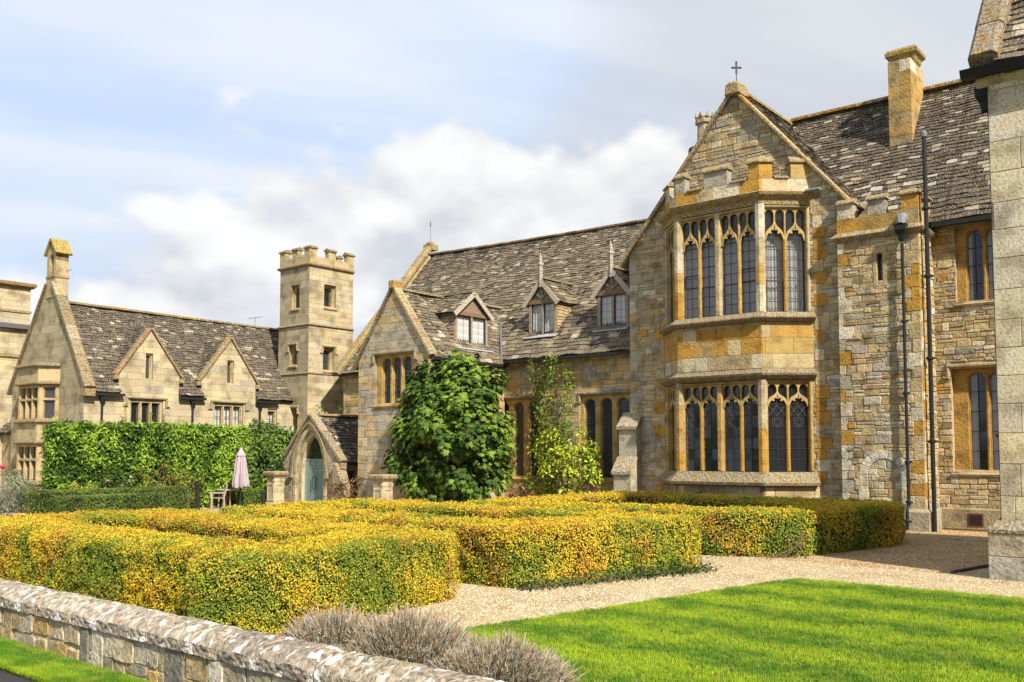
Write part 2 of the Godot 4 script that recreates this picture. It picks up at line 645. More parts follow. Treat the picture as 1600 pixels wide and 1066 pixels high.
# stone window in the opening x0..x1, y0..y1 of a wall face; opt: lights, jamb, mull, king, kind, rise, transom, nx, ny ...
func window(root: Node3D, fr: Transform3D, x0: float, x1: float, y0: float, y1: float, opt: Dictionary) -> MeshInstance3D:
	var n: int = opt.get("lights", 2)
	var jamb: float = opt.get("jamb", 0.14)
	var mull: float = opt.get("mull", 0.11)
	var king: float = opt.get("king", mull)
	var kind: String = opt.get("kind", "flat")
	var rise: float = opt.get("rise", 0.0 if kind == "flat" else 0.2)
	var back: float = opt.get("back", 0.0)         # how far the frame lies behind the wall face
	var col: Color = opt.get("col", Color(0.42, 0.28, 0.11))
	var head: float = opt.get("head", 0.12)
	var gaps := []
	var free := x1 - x0 - 2.0 * jamb
	for i in n - 1:
		gaps.append(king if i == n / 2 - 1 and n > 2 else mull)
		free -= gaps[i]
	var lw := free / n
	var mb := MB.new()
	var wide := []
	var narrow := []
	var spans := []
	var x := x0 + jamb
	var sp := y1 - head - rise
	var tr: float = opt.get("transom", -1.0)
	for i in n:
		spans.append([x, x + lw])
		var rows := [[y0 + 0.03, sp, kind, rise]]
		if tr > 0.0:
			rows = [[y0 + 0.03, tr - 0.05, "flat", 0.0], [tr + 0.05, sp, kind, rise]]
		for r in rows:
			wide.append(light_poly(x, x + lw, r[0], r[1], r[3], r[2], 0.03))
			narrow.append(light_poly(x, x + lw, r[0], r[1], r[3], r[2]))
		x += lw + (gaps[i] if i < n - 1 else 0.0)
	var all := rect(x0, y0, x1, y1)
	slab(mb, fr, all, wide, -0.3 - back, -0.055 - back, col, 0.012)
	slab(mb, fr, all, narrow, -0.3 - back, -0.115 - back, col, 0.02)
	if opt.get("sill", true):
		mb.prism(Transform3D(Basis(-fr.basis.z, fr.basis.y, fr.basis.x), fr * Vector3(x0 - 0.04, y0, 0)), pv([0.3, -0.14, -0.07, -0.14, -0.09, -0.08, 0.06, 0.02, 0.3, 0.05]), 0.0, x1 - x0 + 0.08, opt.get("sillcol", col), 0.0, [], true)
	if opt.has("hood"):                            # label moulding with short returns
		var e: float = opt.hood
		var ht: float = y1 + opt.get("hoodup", 0.03)
		var hc: Color = opt.get("hoodcol", Color(0.3, 0.26, 0.19))
		for seg in [[x0 - e, ht, x1 + e, ht + 0.11], [x0 - e, ht - 0.28, x0 - e + 0.1, ht - 0.002], [x1 + e - 0.1, ht - 0.28, x1 + e, ht - 0.002], [x0 - e - 0.1, ht - 0.33, x0 - e + 0.1, ht - 0.25], [x1 + e - 0.1, ht - 0.33, x1 + e + 0.1, ht - 0.25]]:
			mb.prism(fr, rect(seg[0], seg[1], seg[2], seg[3]), -0.02, 0.09, hc, 0.03)
	var win := put(mb, opt.get("called", "window"), M.stone, root)
	if opt.has("label"):
		win.set_meta("label", opt.label)
	for s in spans:
		var ylo := y0 + 0.01
		var yhi := sp + rise + 0.02
		pane_grid(win, fr, s[0] - 0.01, s[1] + 0.01, ylo, yhi, -0.19 - back, opt.get("nx", 2), opt.get("ny", 4), opt)
	if opt.get("room", true):
		room(win, fr, x0 + 0.02, x1 - 0.02, y0 + 0.02, y1 - 0.02, -0.301 - back, opt.get("deep", 1.3))
	var cu: float = opt.get("curtain", 0.0)
	if cu > 0.0:
		for s in spans:
			if cu >= 1.0:
				curtain(win, fr, s[0] - 0.03, s[1] + 0.03, y0 + 0.04, y1 - 0.04, -0.27 - back, M.net, 0.09, 0.8)
			else:
				curtain(win, fr, s[0] - 0.03, s[0] + (s[1] - s[0]) * cu, y0 + 0.04, y1 - 0.04, -0.27 - back, M.net)
	return win


# one face of the great bay: pairs of lights under cusped ogees with daggers above
func tracery(root: Node3D, fr: Transform3D, x0: float, x1: float, y0: float, spring: float, top: float, pairs: int, ny: int, upper: bool, mat_room: bool) -> void:
	var col := Color(0.47, 0.31, 0.11)
	var pale := Color(0.5, 0.4, 0.24)
	var edge := 0.16
	var king := 0.28
	var mull := 0.115
	var lw := (x1 - x0 - 2.0 * edge - (pairs - 1) * king - pairs * mull) / (2.0 * pairs)
	var holes := []
	var wide := []
	var spans := []
	var x := x0 + edge
	var apex := spring + (top - spring) * 0.56
	for k in pairs * 2:
		var a := x
		var b := x + lw
		var cx := (a + b) * 0.5
		spans.append([a, b])
		var g := arch_top(a - mull * 0.32, b + mull * 0.32, spring, apex - spring, "ogee")
		var p := PackedVector2Array([Vector2(a, y0), Vector2(b, y0), Vector2(b, spring - 0.02)])
		for i in g.size():                          # inside of the arch, with two cusps a side
			var q: Vector2 = g[i]
			var inward := Vector2(signf(cx - q.x), -0.35) * 0.045 if i != 8 else Vector2(0, -0.07)
			if i in [3, 6, 10, 13]:
				inward += Vector2(signf(cx - q.x) * 0.06, -0.06)
			if i > 0 and i < 16:
				q += inward
				q.x = clampf(q.x, a, b)
				p.append(q)
		p.append(Vector2(a, spring - 0.02))
		holes.append(p)
		for side in [-1, 1]:                        # the two daggers above the arch
			var d := PackedVector2Array()
			var inner: float = cx + side * 0.022
			var outer: float = cx + side * (lw * 0.5 + mull * 0.5 - 0.028)
			var mid := (inner + outer) * 0.5
			var rad := absf(outer - inner) * 0.5
			for i in 7:
				var an := PI * i / 6.0
				d.append(Vector2(mid + cos(an) * rad * side * -1.0, top - 0.1 - rad + sin(an) * rad))
			for i in range(0, 9):                    # along the back of the ogee from the outer end to the inner
				var t := i / 8.0
				var xx := lerpf(outer, inner, t)
				var gy := spring
				for j in 16:
					var lo := minf(g[j].x, g[j + 1].x)
					var hi := maxf(g[j].x, g[j + 1].x)
					if xx >= lo and xx <= hi:
						gy = lerpf(g[j].y, g[j + 1].y, (xx - g[j].x) / (g[j + 1].x - g[j].x)) if absf(g[j + 1].x - g[j].x) > 0.0001 else g[j].y
				gy = maxf(gy + 0.05 + 0.03 * (1.0 - t), spring + 0.1)
				d.append(Vector2(xx, minf(gy, top - 0.12 - rad)))
			holes.append(d)
		wide.append(light_poly(a, b, y0, top - 0.06, 0.0, "flat", 0.03))
		x += lw + (mull if k % 2 == 0 else king)
	var all := rect(x0, y0, x1, top + 0.02)
	var fm := MB.new()
	# heavy outer order: jambs, kings, head
	var big := []
	for k in pairs:
		big.append(rect(spans[k * 2][0] - 0.05, y0 - 0.05, spans[k * 2 + 1][1] + 0.05, top - 0.05))
	slab(fm, fr, all, big, -0.34, 0.0, pale if upper else col, 0.03)
	var win := put(fm, "bay_light_frame", M.stone, root)
	# mullions with chamfered sides, one node each
	for k in pairs:
		var m := MB.new()
		var c0: float = spans[k * 2][1]
		var c1: float = spans[k * 2 + 1][0]
		m.prism(fr, rect(c0, y0, c1, spring + 0.03), -0.3, -0.085, pick([[Color(0.46, 0.28, 0.07), 2.0], [col, 1.0]]), 0.035)
		put(m, "mullion", M.stone, win)
	# tracery head
	var tm := MB.new()
	for k in pairs:
		var sub := holes.slice(k * 6, k * 6 + 6)
		var ol := rect(spans[k * 2][0] - 0.06, spring - 0.05, spans[k * 2 + 1][1] + 0.06, top - 0.02)
		slab(tm, fr, ol, sub, -0.26, -0.1, Color(0.49, 0.36, 0.16), 0.018)
		slab(tm, fr, ol, sub, -0.28, -0.135, col)
	put(tm, "tracery", M.stone, win)
	for k in spans.size():
		var s: Array = spans[k]
		var cs := []
		if upper:
			cs = [[[0.43, 0.62]], [[0.0, 0.43]], [[0.0, 0.43]], [[0.43, 0.62]], [[0.0, 0.43]], []][k % 6 if pairs > 1 else 4 + k]
		pane_grid(win, fr, s[0] - 0.01, s[1] + 0.01, y0 + 0.02, spring + 0.02, -0.2, 2, ny, {"casement": cs, "bar": 0.02})
		pane_grid(win, fr, s[0] - 0.05, s[1] + 0.05, spring + 0.03, top - 0.04, -0.21, 2, 1, {"bar": 0.018})
		if upper:
			curtain(win, fr, s[0] - 0.05, s[1] + 0.05, y0 + 0.02, spring + 0.2, -0.4, M.net, 0.11, 0.52)
		else:
			roundels(win, fr, s, y0, spring, -0.185)


func roundels(win: Node3D, fr: Transform3D, s: Array, y0: float, spring: float, w: float) -> void:   # leaded circle and quarry near the head
	var mb := MB.new()
	var cx: float = (s[0] + s[1]) * 0.5
	var hw: float = (s[1] - s[0]) * 0.5
	var c := Color(0.085, 0.085, 0.085)
	var cy := spring - (spring - y0) * 0.26
	for rad in [hw * 0.55, hw * 0.34]:
		for i in 18:
			var a := TAU * i / 18.0
			var b := TAU * (i + 1) / 18.0
			mb.bar(fr * Vector3(cx + cos(a) * rad, cy + sin(a) * rad, w), fr * Vector3(cx + cos(b) * rad, cy + sin(b) * rad, w), fr.basis.z, 0.012, 0.012, c)
	var yy := spring - (spring - y0) * 0.085
	for sx in [-1, 1]:
		for e in [[[1.0, 0.17], [0.45, 0.0]], [[1.0, -0.17], [0.45, 0.0]], [[0.45, 0.0], [0.0, 0.17]], [[0.45, 0.0], [0.0, -0.17]]]:
			mb.bar(fr * Vector3(cx + sx * hw * e[0][0], yy + e[0][1], w), fr * Vector3(cx + sx * hw * e[1][0], yy + e[1][1], w), fr.basis.z, 0.013, 0.012, c)
	put(mb, "roundel", M.iron, win)


func along(path: Array, d0: float, d1: float) -> Array:     # the stretch of a plan path between two distances
	var out := []
	var d := 0.0
	for i in path.size() - 1:
		var l: float = path[i].distance_to(path[i + 1])
		if d0 >= d and d0 <= d + l:
			out.append(path[i].lerp(path[i + 1], (d0 - d) / l))
		if d > d0 and d < d1:
			if out.is_empty() or out[-1].distance_to(path[i]) > 0.001:
				out.append(path[i])
		if d1 >= d and d1 <= d + l:
			out.append(path[i].lerp(path[i + 1], (d1 - d) / l))
			return out
		d += l
	out.append(path[-1])
	return out


# ---------------------------------------------------------------- pipes and small ironwork

func downpipe(root: Node3D, called: String, pts: Array, r: float, collars: Array) -> MeshInstance3D:
	var mb := MB.new()
	mb.tube(pts, [r], 10, Color(0.02, 0.02, 0.022))
	var o := put(mb, called, M.iron, root)
	for c in collars:
		var m := MB.new()
		m.tube([c - Vector3(0, 0.06, 0), c - Vector3(0, 0.03, 0), c + Vector3(0, 0.03, 0), c + Vector3(0, 0.06, 0)], [r * 1.15, r * 1.5, r * 1.5, r * 1.15], 10, Color(0.02, 0.02, 0.022))
		m.box(Transform3D(Basis(), c), Vector3(-r * 2.2, -0.025, -r * 2.0), Vector3(r * 2.2, 0.025, -r * 0.6), Color(0.02, 0.02, 0.022))
		put(m, "collar", M.iron, o)
	return o


func hopper(root: Node3D, at: Vector3, s: float) -> void:
	var mb := MB.new()
	mb.lathe(at, [Vector2(0.1, -0.55), Vector2(0.14, -0.42), Vector2(0.16, -0.34), Vector2(0.26, -0.2), Vector2(0.27, -0.04), Vector2(0.3, 0.0), Vector2(0.25, 0.0), Vector2(0.2, -0.15)].map(func(p): return p * s), 4, Color(0.02, 0.02, 0.022), PI / 4)
	put(mb, "rain_hopper", M.iron, root)


# ---------------------------------------------------------------- materials

func noise_tex(seed_: int, freq: float, ramp: Array, size := 512, octaves := 5, kind := FastNoiseLite.TYPE_SIMPLEX_SMOOTH, normal := false, bump := 4.0) -> NoiseTexture2D:
	var f := FastNoiseLite.new()
	f.seed = seed_
	f.noise_type = kind
	f.frequency = freq
	f.fractal_type = FastNoiseLite.FRACTAL_FBM
	f.fractal_octaves = octaves
	f.fractal_gain = 0.55
	var t := NoiseTexture2D.new()
	t.width = size
	t.height = size
	t.seamless = true
	t.noise = f
	if normal:
		t.as_normal_map = true
		t.bump_strength = bump
	if ramp.size():
		var g := Gradient.new()
		g.offsets = PackedFloat32Array(ramp.map(func(e): return e[0]))
		g.colors = PackedColorArray(ramp.map(func(e): return e[1]))
		t.color_ramp = g
	return t


func grey(v: float) -> Color:
	return Color(v, v, v)


func mat(called: String, rough: float, vertex := true) -> StandardMaterial3D:
	var m := StandardMaterial3D.new()
	m.resource_name = called
	m.roughness = rough
	m.metallic_specular = 0.35
	m.vertex_color_use_as_albedo = vertex
	return m


func triplanar(m: StandardMaterial3D, tex: Texture2D, scale: float, bump: Texture2D = null, bump_cm := 0.6) -> void:
	m.albedo_texture = tex
	m.uv1_triplanar = true
	m.uv1_scale = Vector3.ONE * scale
	m.uv1_triplanar_sharpness = 4.0
	if bump:
		m.heightmap_enabled = true
		m.heightmap_texture = bump
		m.heightmap_scale = bump_cm


func detail(m: StandardMaterial3D, tex: Texture2D, scale: float, mode := BaseMaterial3D.BLEND_MODE_MUL) -> void:
	m.detail_enabled = true
	m.detail_albedo = tex
	m.detail_blend_mode = mode
	m.detail_uv_layer = BaseMaterial3D.DETAIL_UV_2
	m.uv2_triplanar = true
	m.uv2_scale = Vector3.ONE * scale
	m.uv2_triplanar_sharpness = 4.0


func plain(called: String, c: Color, rough := 0.7, metal := 0.0) -> StandardMaterial3D:
	var m := mat(called, rough, false)
	m.albedo_color = c.linear_to_srgb()
	m.metallic = metal
	return m


func leafy(called: String, rough: float, back: Color) -> StandardMaterial3D:
	var m := mat(called, rough)
	m.backlight_enabled = true
	m.backlight = back
	m.cull_mode = BaseMaterial3D.CULL_DISABLED
	m.metallic_specular = 0.4
	return m


func make_materials() -> void:
	var bump := noise_tex(11, 0.02, [], 512, 6)
	var stone_fine := noise_tex(3, 0.02, [[0.0, Color(0.66, 0.64, 0.6)], [0.3, Color(0.85, 0.84, 0.81)], [0.5, Color(0.95, 0.945, 0.93)], [0.8, Color(1, 0.995, 0.97)], [1.0, Color(0.9, 0.9, 0.9)]], 1024, 7)
	var weather := noise_tex(8, 0.009, [[0.0, Color(0.7, 0.69, 0.67)], [0.3, Color(0.86, 0.85, 0.83)], [0.48, Color(0.96, 0.96, 0.95)], [0.66, Color(1, 1, 1)], [1.0, Color(1, 0.96, 0.88)]], 512, 6)
	var lich := noise_tex(21, 0.016, [[0.0, Color(0.5, 0.46, 0.42)], [0.4, Color(0.72, 0.69, 0.64)], [0.56, Color(0.8, 0.77, 0.7)], [0.6, Color(0.98, 0.97, 0.95)], [0.74, Color(1, 1, 1)], [0.8, Color(0.8, 0.74, 0.62)]], 512, 6)
	var gold := noise_tex(29, 0.008, [[0.0, Color(1, 1, 1)], [0.64, Color(1, 1, 1)], [0.74, Color(1, 0.92, 0.72)], [0.88, Color(0.98, 0.84, 0.52)], [1.0, Color(1, 0.9, 0.7)]], 512, 5)
	M.stone = mat("limestone", 0.92)
	triplanar(M.stone, stone_fine, 0.8, bump, 1.2)
	detail(M.stone, weather, 0.33)
	# smooth masonry flecked with dark pits and patches of black lichen
	var pits := noise_tex(13, 0.012, [[0.0, Color(0.62, 0.6, 0.57)], [0.3, Color(0.74, 0.72, 0.69)], [0.4, Color(0.93, 0.925, 0.91)], [0.6, Color(0.98, 0.98, 0.97)], [1.0, Color(1, 0.99, 0.96)]], 1024, 8)
	pits.noise.fractal_gain = 0.78
	M.ashlar = mat("pitted ashlar", 0.92)
	triplanar(M.ashlar, pits, 1.3, bump, 0.4)
	detail(M.ashlar, weather, 0.21)
	M.lichen = mat("lichened coping stone", 0.95)
	triplanar(M.lichen, lich, 1.4, bump, 1.4)
	detail(M.lichen, gold, 0.6)
	M.slate = mat("stone slates", 0.9)
	var slate_tex := noise_tex(41, 0.03, [[0.0, Color(0.55, 0.52, 0.5)], [0.45, Color(0.8, 0.78, 0.75)], [0.64, Color(0.95, 0.93, 0.9)], [1.0, Color(1, 1, 0.98)]], 512, 6)
	triplanar(M.slate, slate_tex, 1.1, bump, 1.0)
	var spots := noise_tex(43, 0.034, [[0.0, Color(0.7, 0.67, 0.6, 0.0)], [0.66, Color(0.7, 0.67, 0.6, 0.0)], [0.7, Color(0.74, 0.72, 0.66, 0.75)], [0.8, Color(0.8, 0.78, 0.72, 0.95)], [1.0, Color(0.75, 0.66, 0.45, 0.9)]], 1024, 5)
	detail(M.slate, spots, 0.5, BaseMaterial3D.BLEND_MODE_MIX)
	M.iron = mat("painted cast iron", 0.45)
	M.lead = mat("lead sheet", 0.6)
	M.wood = mat("weathered oak", 0.85)
	triplanar(M.wood, noise_tex(51, 0.03, [[0.0, Color(0.6, 0.58, 0.55)], [0.5, Color(0.9, 0.88, 0.86)], [1.0, Color(1, 1, 1)]], 256, 5), 1.5, bump, 0.3)
	M.dark = mat("dim interior", 0.9)
	M.glass = plain("leaded glass", Color(0.06, 0.07, 0.08), 0.03)
	M.glass.albedo_color.a = 0.22
	M.glass.transparency = BaseMaterial3D.TRANSPARENCY_ALPHA
	M.glass.metallic_specular = 0.55
	M.glass.cull_mode = BaseMaterial3D.CULL_DISABLED
	M.door_glass = plain("greenish door glass", Color(0.35, 0.52, 0.5), 0.05)
	M.door_glass.albedo_color.a = 0.36
	M.door_glass.transparency = BaseMaterial3D.TRANSPARENCY_ALPHA
	M.door_glass.metallic_specular = 0.8
	M.net = leafy("net curtain", 0.9, Color(0.5, 0.5, 0.5))
	M.paint = mat("paint and plaster", 0.7)
	M.cloth = mat("parasol cloth", 0.9)
	M.teak = mat("silvered teak", 0.75)
	# ground
	M.gravel = mat("pale gravel", 0.95)
	var gr := noise_tex(61, 0.09, [[0.0, Color(0.55, 0.49, 0.41)], [0.33, Color(0.78, 0.72, 0.62)], [0.5, Color(0.9, 0.85, 0.76)], [0.7, Color(0.96, 0.93, 0.86)], [1.0, Color(1, 0.98, 0.93)]], 1024, 4, FastNoiseLite.TYPE_CELLULAR)
	var gbump := noise_tex(62, 0.08, [], 1024, 3, FastNoiseLite.TYPE_CELLULAR)
	triplanar(M.gravel, gr, 0.55, gbump, 2.4)
	detail(M.gravel, noise_tex(63, 0.01, [[0.0, Color(0.78, 0.74, 0.68)], [0.4, Color(0.94, 0.92, 0.88)], [1.0, Color(1, 1, 1)]], 512, 5), 0.14)
	M.soil = mat("turf soil", 0.95)
	triplanar(M.soil, noise_tex(64, 0.05, [[0.0, Color(0.5, 0.6, 0.3)], [0.5, Color(0.8, 0.86, 0.6)], [1.0, Color(1, 1, 0.8)]], 512, 5), 0.8, bump, 1.0)
	M.asphalt = mat("asphalt path", 0.9)
	triplanar(M.asphalt, noise_tex(65, 0.12, [[0.0, grey(0.6)], [0.5, grey(0.85)], [1.0, grey(1.0)]], 512, 4), 1.0, bump, 0.5)
	M.grass = leafy("grass blades", 0.6, Color(0.35, 0.4, 0.1))
	M.hedge = leafy("golden privet leaves", 0.5, Color(0.4, 0.4, 0.1))
	M.leaf = leafy("broad leaves", 0.58, Color(0.3, 0.36, 0.1))
	M.leaf.metallic_specular = 0.28
	M.twig = mat("twigs", 0.95)
	M.bark = mat("bark", 0.95)
	triplanar(M.bark, stone_fine, 2.0, bump, 1.5)
	M.pebble = mat("gravel stones", 0.9)


# palettes, as real-world base colours
const CREAM := Color(0.55, 0.44, 0.265)
const TAN := Color(0.46, 0.35, 0.2)
const BROWN := Color(0.33, 0.25, 0.145)
const OCHRE := Color(0.48, 0.275, 0.06)
const PALE := Color(0.62, 0.56, 0.43)
const GREY := Color(0.41, 0.375, 0.31)
const DARKGREY := Color(0.22, 0.205, 0.175)


func styles() -> Dictionary:
	var d := {}
	d.rubble = {"h": [0.13, 0.27], "l": [0.2, 0.56], "split": 0.4, "joint": 0.016, "jit": 0.018, "proud": [0.0, 0.03], "bev": 0.016, "rough": 0.014, "mortar": Color(0.5, 0.41, 0.27), "pal": [[CREAM, 3.6], [TAN, 3.0], [PALE, 1.4], [GREY, 1.1], [BROWN, 0.6], [OCHRE, 0.3]]}
	d.gable = {"h": [0.13, 0.27], "l": [0.22, 0.6], "split": 0.3, "joint": 0.016, "jit": 0.016, "proud": [0.0, 0.026], "bev": 0.015, "rough": 0.012, "mortar": Color(0.48, 0.39, 0.25), "pal": [[TAN, 3.0], [BROWN, 0.8], [Color(0.43, 0.37, 0.27), 3.0], [GREY, 1.4], [CREAM, 2.4], [PALE, 0.8], [OCHRE, 0.15]]}
	d.hall = {"h": [0.2, 0.3], "l": [0.3, 0.75], "split": 0.15, "joint": 0.012, "jit": 0.009, "proud": [0.0, 0.016], "bev": 0.01, "mortar": Color(0.42, 0.31, 0.17), "pal": [[CREAM, 3.0], [TAN, 2.6], [Color(0.5, 0.36, 0.16), 2.0], [GREY, 0.5]]}
	d.block = {"h": [0.24, 0.36], "l": [0.36, 0.85], "split": 0.06, "joint": 0.012, "jit": 0.006, "proud": [0.0, 0.012], "bev": 0.009, "mortar": Color(0.38, 0.32, 0.22), "pal": [[GREY, 2.6], [Color(0.45, 0.4, 0.31), 2.6], [CREAM, 1.6], [TAN, 1.2]]}
	d.wing = {"mat": M.ashlar, "h": [0.24, 0.34], "l": [0.45, 0.95], "split": 0.0, "joint": 0.006, "jit": 0.003, "proud": [0.0, 0.006], "bev": 0.005, "mortar": Color(0.5, 0.41, 0.25), "pal": [[Color(0.54, 0.46, 0.32), 3.0], [Color(0.5, 0.425, 0.29), 2.0], [Color(0.48, 0.42, 0.32), 1.2]]}
	d.cast = {"mat": M.ashlar, "h": [0.3, 0.4], "l": [0.5, 1.1], "split": 0.0, "joint": 0.005, "jit": 0.002, "proud": [0.0, 0.005], "bev": 0.004, "mortar": Color(0.42, 0.34, 0.21), "pal": [[Color(0.42, 0.355, 0.245), 2.0], [Color(0.39, 0.33, 0.225), 2.0], [Color(0.45, 0.385, 0.27), 1.0]]}  # darker cream stone: roughcast tone, and shade painted into fronts off the sun
	d.tower = {"mat": M.ashlar, "h": [0.24, 0.34], "l": [0.4, 0.8], "split": 0.0, "joint": 0.006, "jit": 0.003, "proud": [0.0, 0.008], "bev": 0.006, "mortar": Color(0.5, 0.4, 0.24), "pal": [[Color(0.53, 0.45, 0.31), 3.0], [Color(0.51, 0.42, 0.275), 2.0], [Color(0.47, 0.41, 0.31), 1.5]]}
	d.ashlar = {"mat": M.ashlar, "h": [0.42, 0.6], "l": [0.7, 1.4], "split": 0.0, "joint": 0.011, "jit": 0.001, "proud": [0.0, 0.006], "bev": 0.007, "mortar": Color(0.52, 0.45, 0.33), "pal": [[Color(0.68, 0.6, 0.445), 2.0], [Color(0.66, 0.58, 0.43), 2.0], [Color(0.68, 0.58, 0.39), 1.0], [Color(0.64, 0.57, 0.44), 1.0]]}
	d.slate_dark = {"e": [0.22, 0.12], "l": [0.14, 0.36], "pal": [[Color(0.085, 0.065, 0.045), 4.0], [Color(0.12, 0.092, 0.062), 3.0], [Color(0.06, 0.05, 0.038), 2.5], [Color(0.17, 0.135, 0.09), 1.2], [Color(0.5, 0.47, 0.4), 0.4], [Color(0.36, 0.32, 0.26), 0.9]], "sag": 0.06, "seed": 5.0}
	d.slate_mid = {"e": [0.25, 0.12], "l": [0.16, 0.4], "pal": [[Color(0.15, 0.118, 0.08), 3.0], [Color(0.2, 0.16, 0.108), 3.0], [Color(0.09, 0.072, 0.052), 2.4], [Color(0.28, 0.235, 0.165), 1.6], [Color(0.44, 0.4, 0.32), 0.7]], "sag": 0.09, "seed": 55.0}
	d.slate_left = {"e": [0.2, 0.12], "l": [0.14, 0.34], "pal": [[Color(0.095, 0.077, 0.058), 3.0], [Color(0.135, 0.108, 0.08), 3.0], [Color(0.07, 0.058, 0.047), 2.4], [Color(0.2, 0.168, 0.125), 1.2], [Color(0.42, 0.39, 0.33), 0.6]], "sag": 0.08, "seed": 91.0}
	return d


# ---------------------------------------------------------------- buildings

var ST := {}
var CAP := [[Color(0.42, 0.38, 0.3), 2.0], [Color(0.34, 0.3, 0.23), 2.0], [Color(0.48, 0.4, 0.25), 1.0]]
var CAPGOLD := [[Color(0.5, 0.4, 0.22), 2.0], [Color(0.44, 0.38, 0.27), 2.0], [Color(0.47, 0.3, 0.09), 1.0]]


func bay_range() -> void:
	var t := thing("manor_range", "tall stone range with two-storey traceried bay, steep gable and crenellated turret", "house", Vector3(-12.5, 0, -32))
	var pool := []
	var slate := []
	var zg := -28.5
	var f := fz(zg)
	# gable wall
	var L := Vector2(-16.5, zg)
	var FL := Vector2(-15.4, zg + 1.1)
	var FR := Vector2(-12.4, zg + 1.1)
	var R := Vector2(-11.15, zg)
	var path := [L, FL, FR, R]
	var gable := pv([-17.95, 0, -9.9, 0, -9.9, 10.0, -13.7, 14.5, -17.95, 9.4])
	var bayhole := rect(L.x + 0.1, 1.25, R.x - 0.1, 10.4)
	var q := quoins(pool, t, f, -17.95, 1.0, 0.0, 9.2, [[GREY, 3.0], [PALE, 2.0], [TAN, 1.0]], 0.3, 0.55)
	q += quoins(pool, t, f, R.x + 0.02, 1.0, 1.3, 10.3, [[OCHRE, 1.4], [TAN, 1.6], [CREAM, 1.5], [PALE, 0.6]], 0.3, 0.5)
	q += quoins(pool, t, f, L.x - 0.02, -1.0, 0.4, 6.6, [[TAN, 2.0], [CREAM, 1.0], [OCHRE, 0.8]], 0.24, 0.42)
	wall(t, pool, f, gable, [bayhole], ST.gable, q)
	# copings, kneelers and apex finial
	copings(t, "coping", Vector3(-13.7, 14.42, zg - 0.1), Vector3(-18.25, 9.0, zg - 0.1), Vector3(-1, 1, 0), 0.62, 0.16, 0.8, CAP)
	copings(t, "coping", Vector3(-13.7, 14.44, zg - 0.02), Vector3(-9.95, 10.0, zg - 0.02), Vector3(1, 1, 0), 0.44, 0.09, 0.8, CAPGOLD)
	var ap := MB.new()
	ap.prism(fz(zg - 0.42), pv([-13.98, 14.3, -13.42, 14.3, -13.46, 14.66, -13.62, 14.76, -13.7, 14.7, -13.78, 14.76, -13.94, 14.66]), 0.0, 0.7, Color(0.46, 0.38, 0.23), 0.04, [], true)
	put(ap, "apex_stone", M.lichen, t)
	var cr := MB.new()
	var cb := Vector3(-13.7, 14.7, zg - 0.1)
	cr.tube([cb, cb + Vector3(0, 0.42, 0)], [0.018, 0.012], 6, Color(0.03, 0.03, 0.03))
	cr.box(Transform3D(HB.inverse(), cb + Vector3(0, 0.62, 0)), Vector3(-0.13, -0.03, -0.015), Vector3(0.13, 0.03, 0.015), Color(0.03, 0.03, 0.03))
	cr.box(Transform3D(HB.inverse(), cb + Vector3(0, 0.6, 0)), Vector3(-0.03, -0.2, -0.014), Vector3(0.03, 0.2, 0.014), Color(0.03, 0.03, 0.03))
	for e in [Vector2(-0.14, 0.02), Vector2(0.14, 0.02), Vector2(0, 0.21)]:
		cr.lathe(cb + Vector3(0, 0.62, 0) + HB.inverse() * Vector3(e.x, e.y - 0.02, 0), [Vector2(0.0, -0.04), Vector2(0.045, 0.0), Vector2(0.0, 0.045)], 6, Color(0.03, 0.03, 0.03))
	put(cr, "finial_cross", M.iron, t)
	# cross roof behind the gable
	var h1 := 14.5
	roof(t, slate, Vector3(-9.66, 9.8, zg - 0.22), Vector3(0, 0, -1), Vector3(-4.04, h1 - 9.74, 0), rect(0, 0, 5.6, Vector2(4.04, h1 - 9.74).length()), ST.slate_dark)
	roof(t, slate, Vector3(-18.0, 9.2, zg - 6.0), Vector3(0, 0, 1), Vector3(4.3, h1 - 9.2, 0), rect(0, 0, 5.9, Vector2(4.3, h1 - 9.2).length()), ST.slate_dark)
	copings(t, "ridge_stone", Vector3(-13.7, h1 + 0.0, zg - 0.4), Vector3(-13.7, h1 + 0.0, zg - 4.6), Vector3.UP, 0.34, 0.12, 0.6, CAPGOLD)
	# great bay: plinth, sills, strings, apron, cornice, parapet
	var ws := Color(0.4, 0.3, 0.17)
	var m := MB.new()
	m.sweep(path, [Vector2(0.1, 0.0), Vector2(0.1, 1.24), Vector2(-0.35, 1.24), Vector2(-0.35, 0.0)], Color(0.36, 0.27, 0.16))
	var base := put(m, "bay_plinth", M.stone, t)
	var faces := [[L, FL], [FL, FR], [FR, R]]
	for fc in faces:
		var ff := fplan(fc[0], fc[1])
		ff.origin += ff.basis.z * 0.1
		var len_: float = fc[0].distance_to(fc[1])
		stones(pool, base, ff, rect(0.0, 0.0, len_ + 0.05, 1.2), [], {"h": [0.36, 0.44], "l": [0.5, 0.95], "split": 0.0, "joint": 0.01, "jit": 0.003, "proud": [0.0, 0.006], "pal": [[TAN, 2.0], [BROWN, 1.6], [CREAM, 1.0]], "bev": 0.01})
	m = MB.new()
	m.sweep(path, [Vector2(0.3, 1.25), Vector2(0.32, 1.34), Vector2(0.12, 1.56), Vector2(0.05, 1.66), Vector2(-0.36, 1.66), Vector2(-0.36, 1.25)], Color(0.36, 0.31, 0.22))
	put(m, "bay_sill", M.lichen, t)
	m = MB.new()
	m.sweep(path, [Vector2(0.02, 4.56), Vector2(0.1, 4.6), Vector2(0.2, 4.7), Vector2(0.22, 4.76), Vector2(0.04, 4.9), Vector2(-0.36, 4.9), Vector2(-0.36, 4.56)], Color(0.33, 0.28, 0.2))
	put(m, "string_course", M.lichen, t)
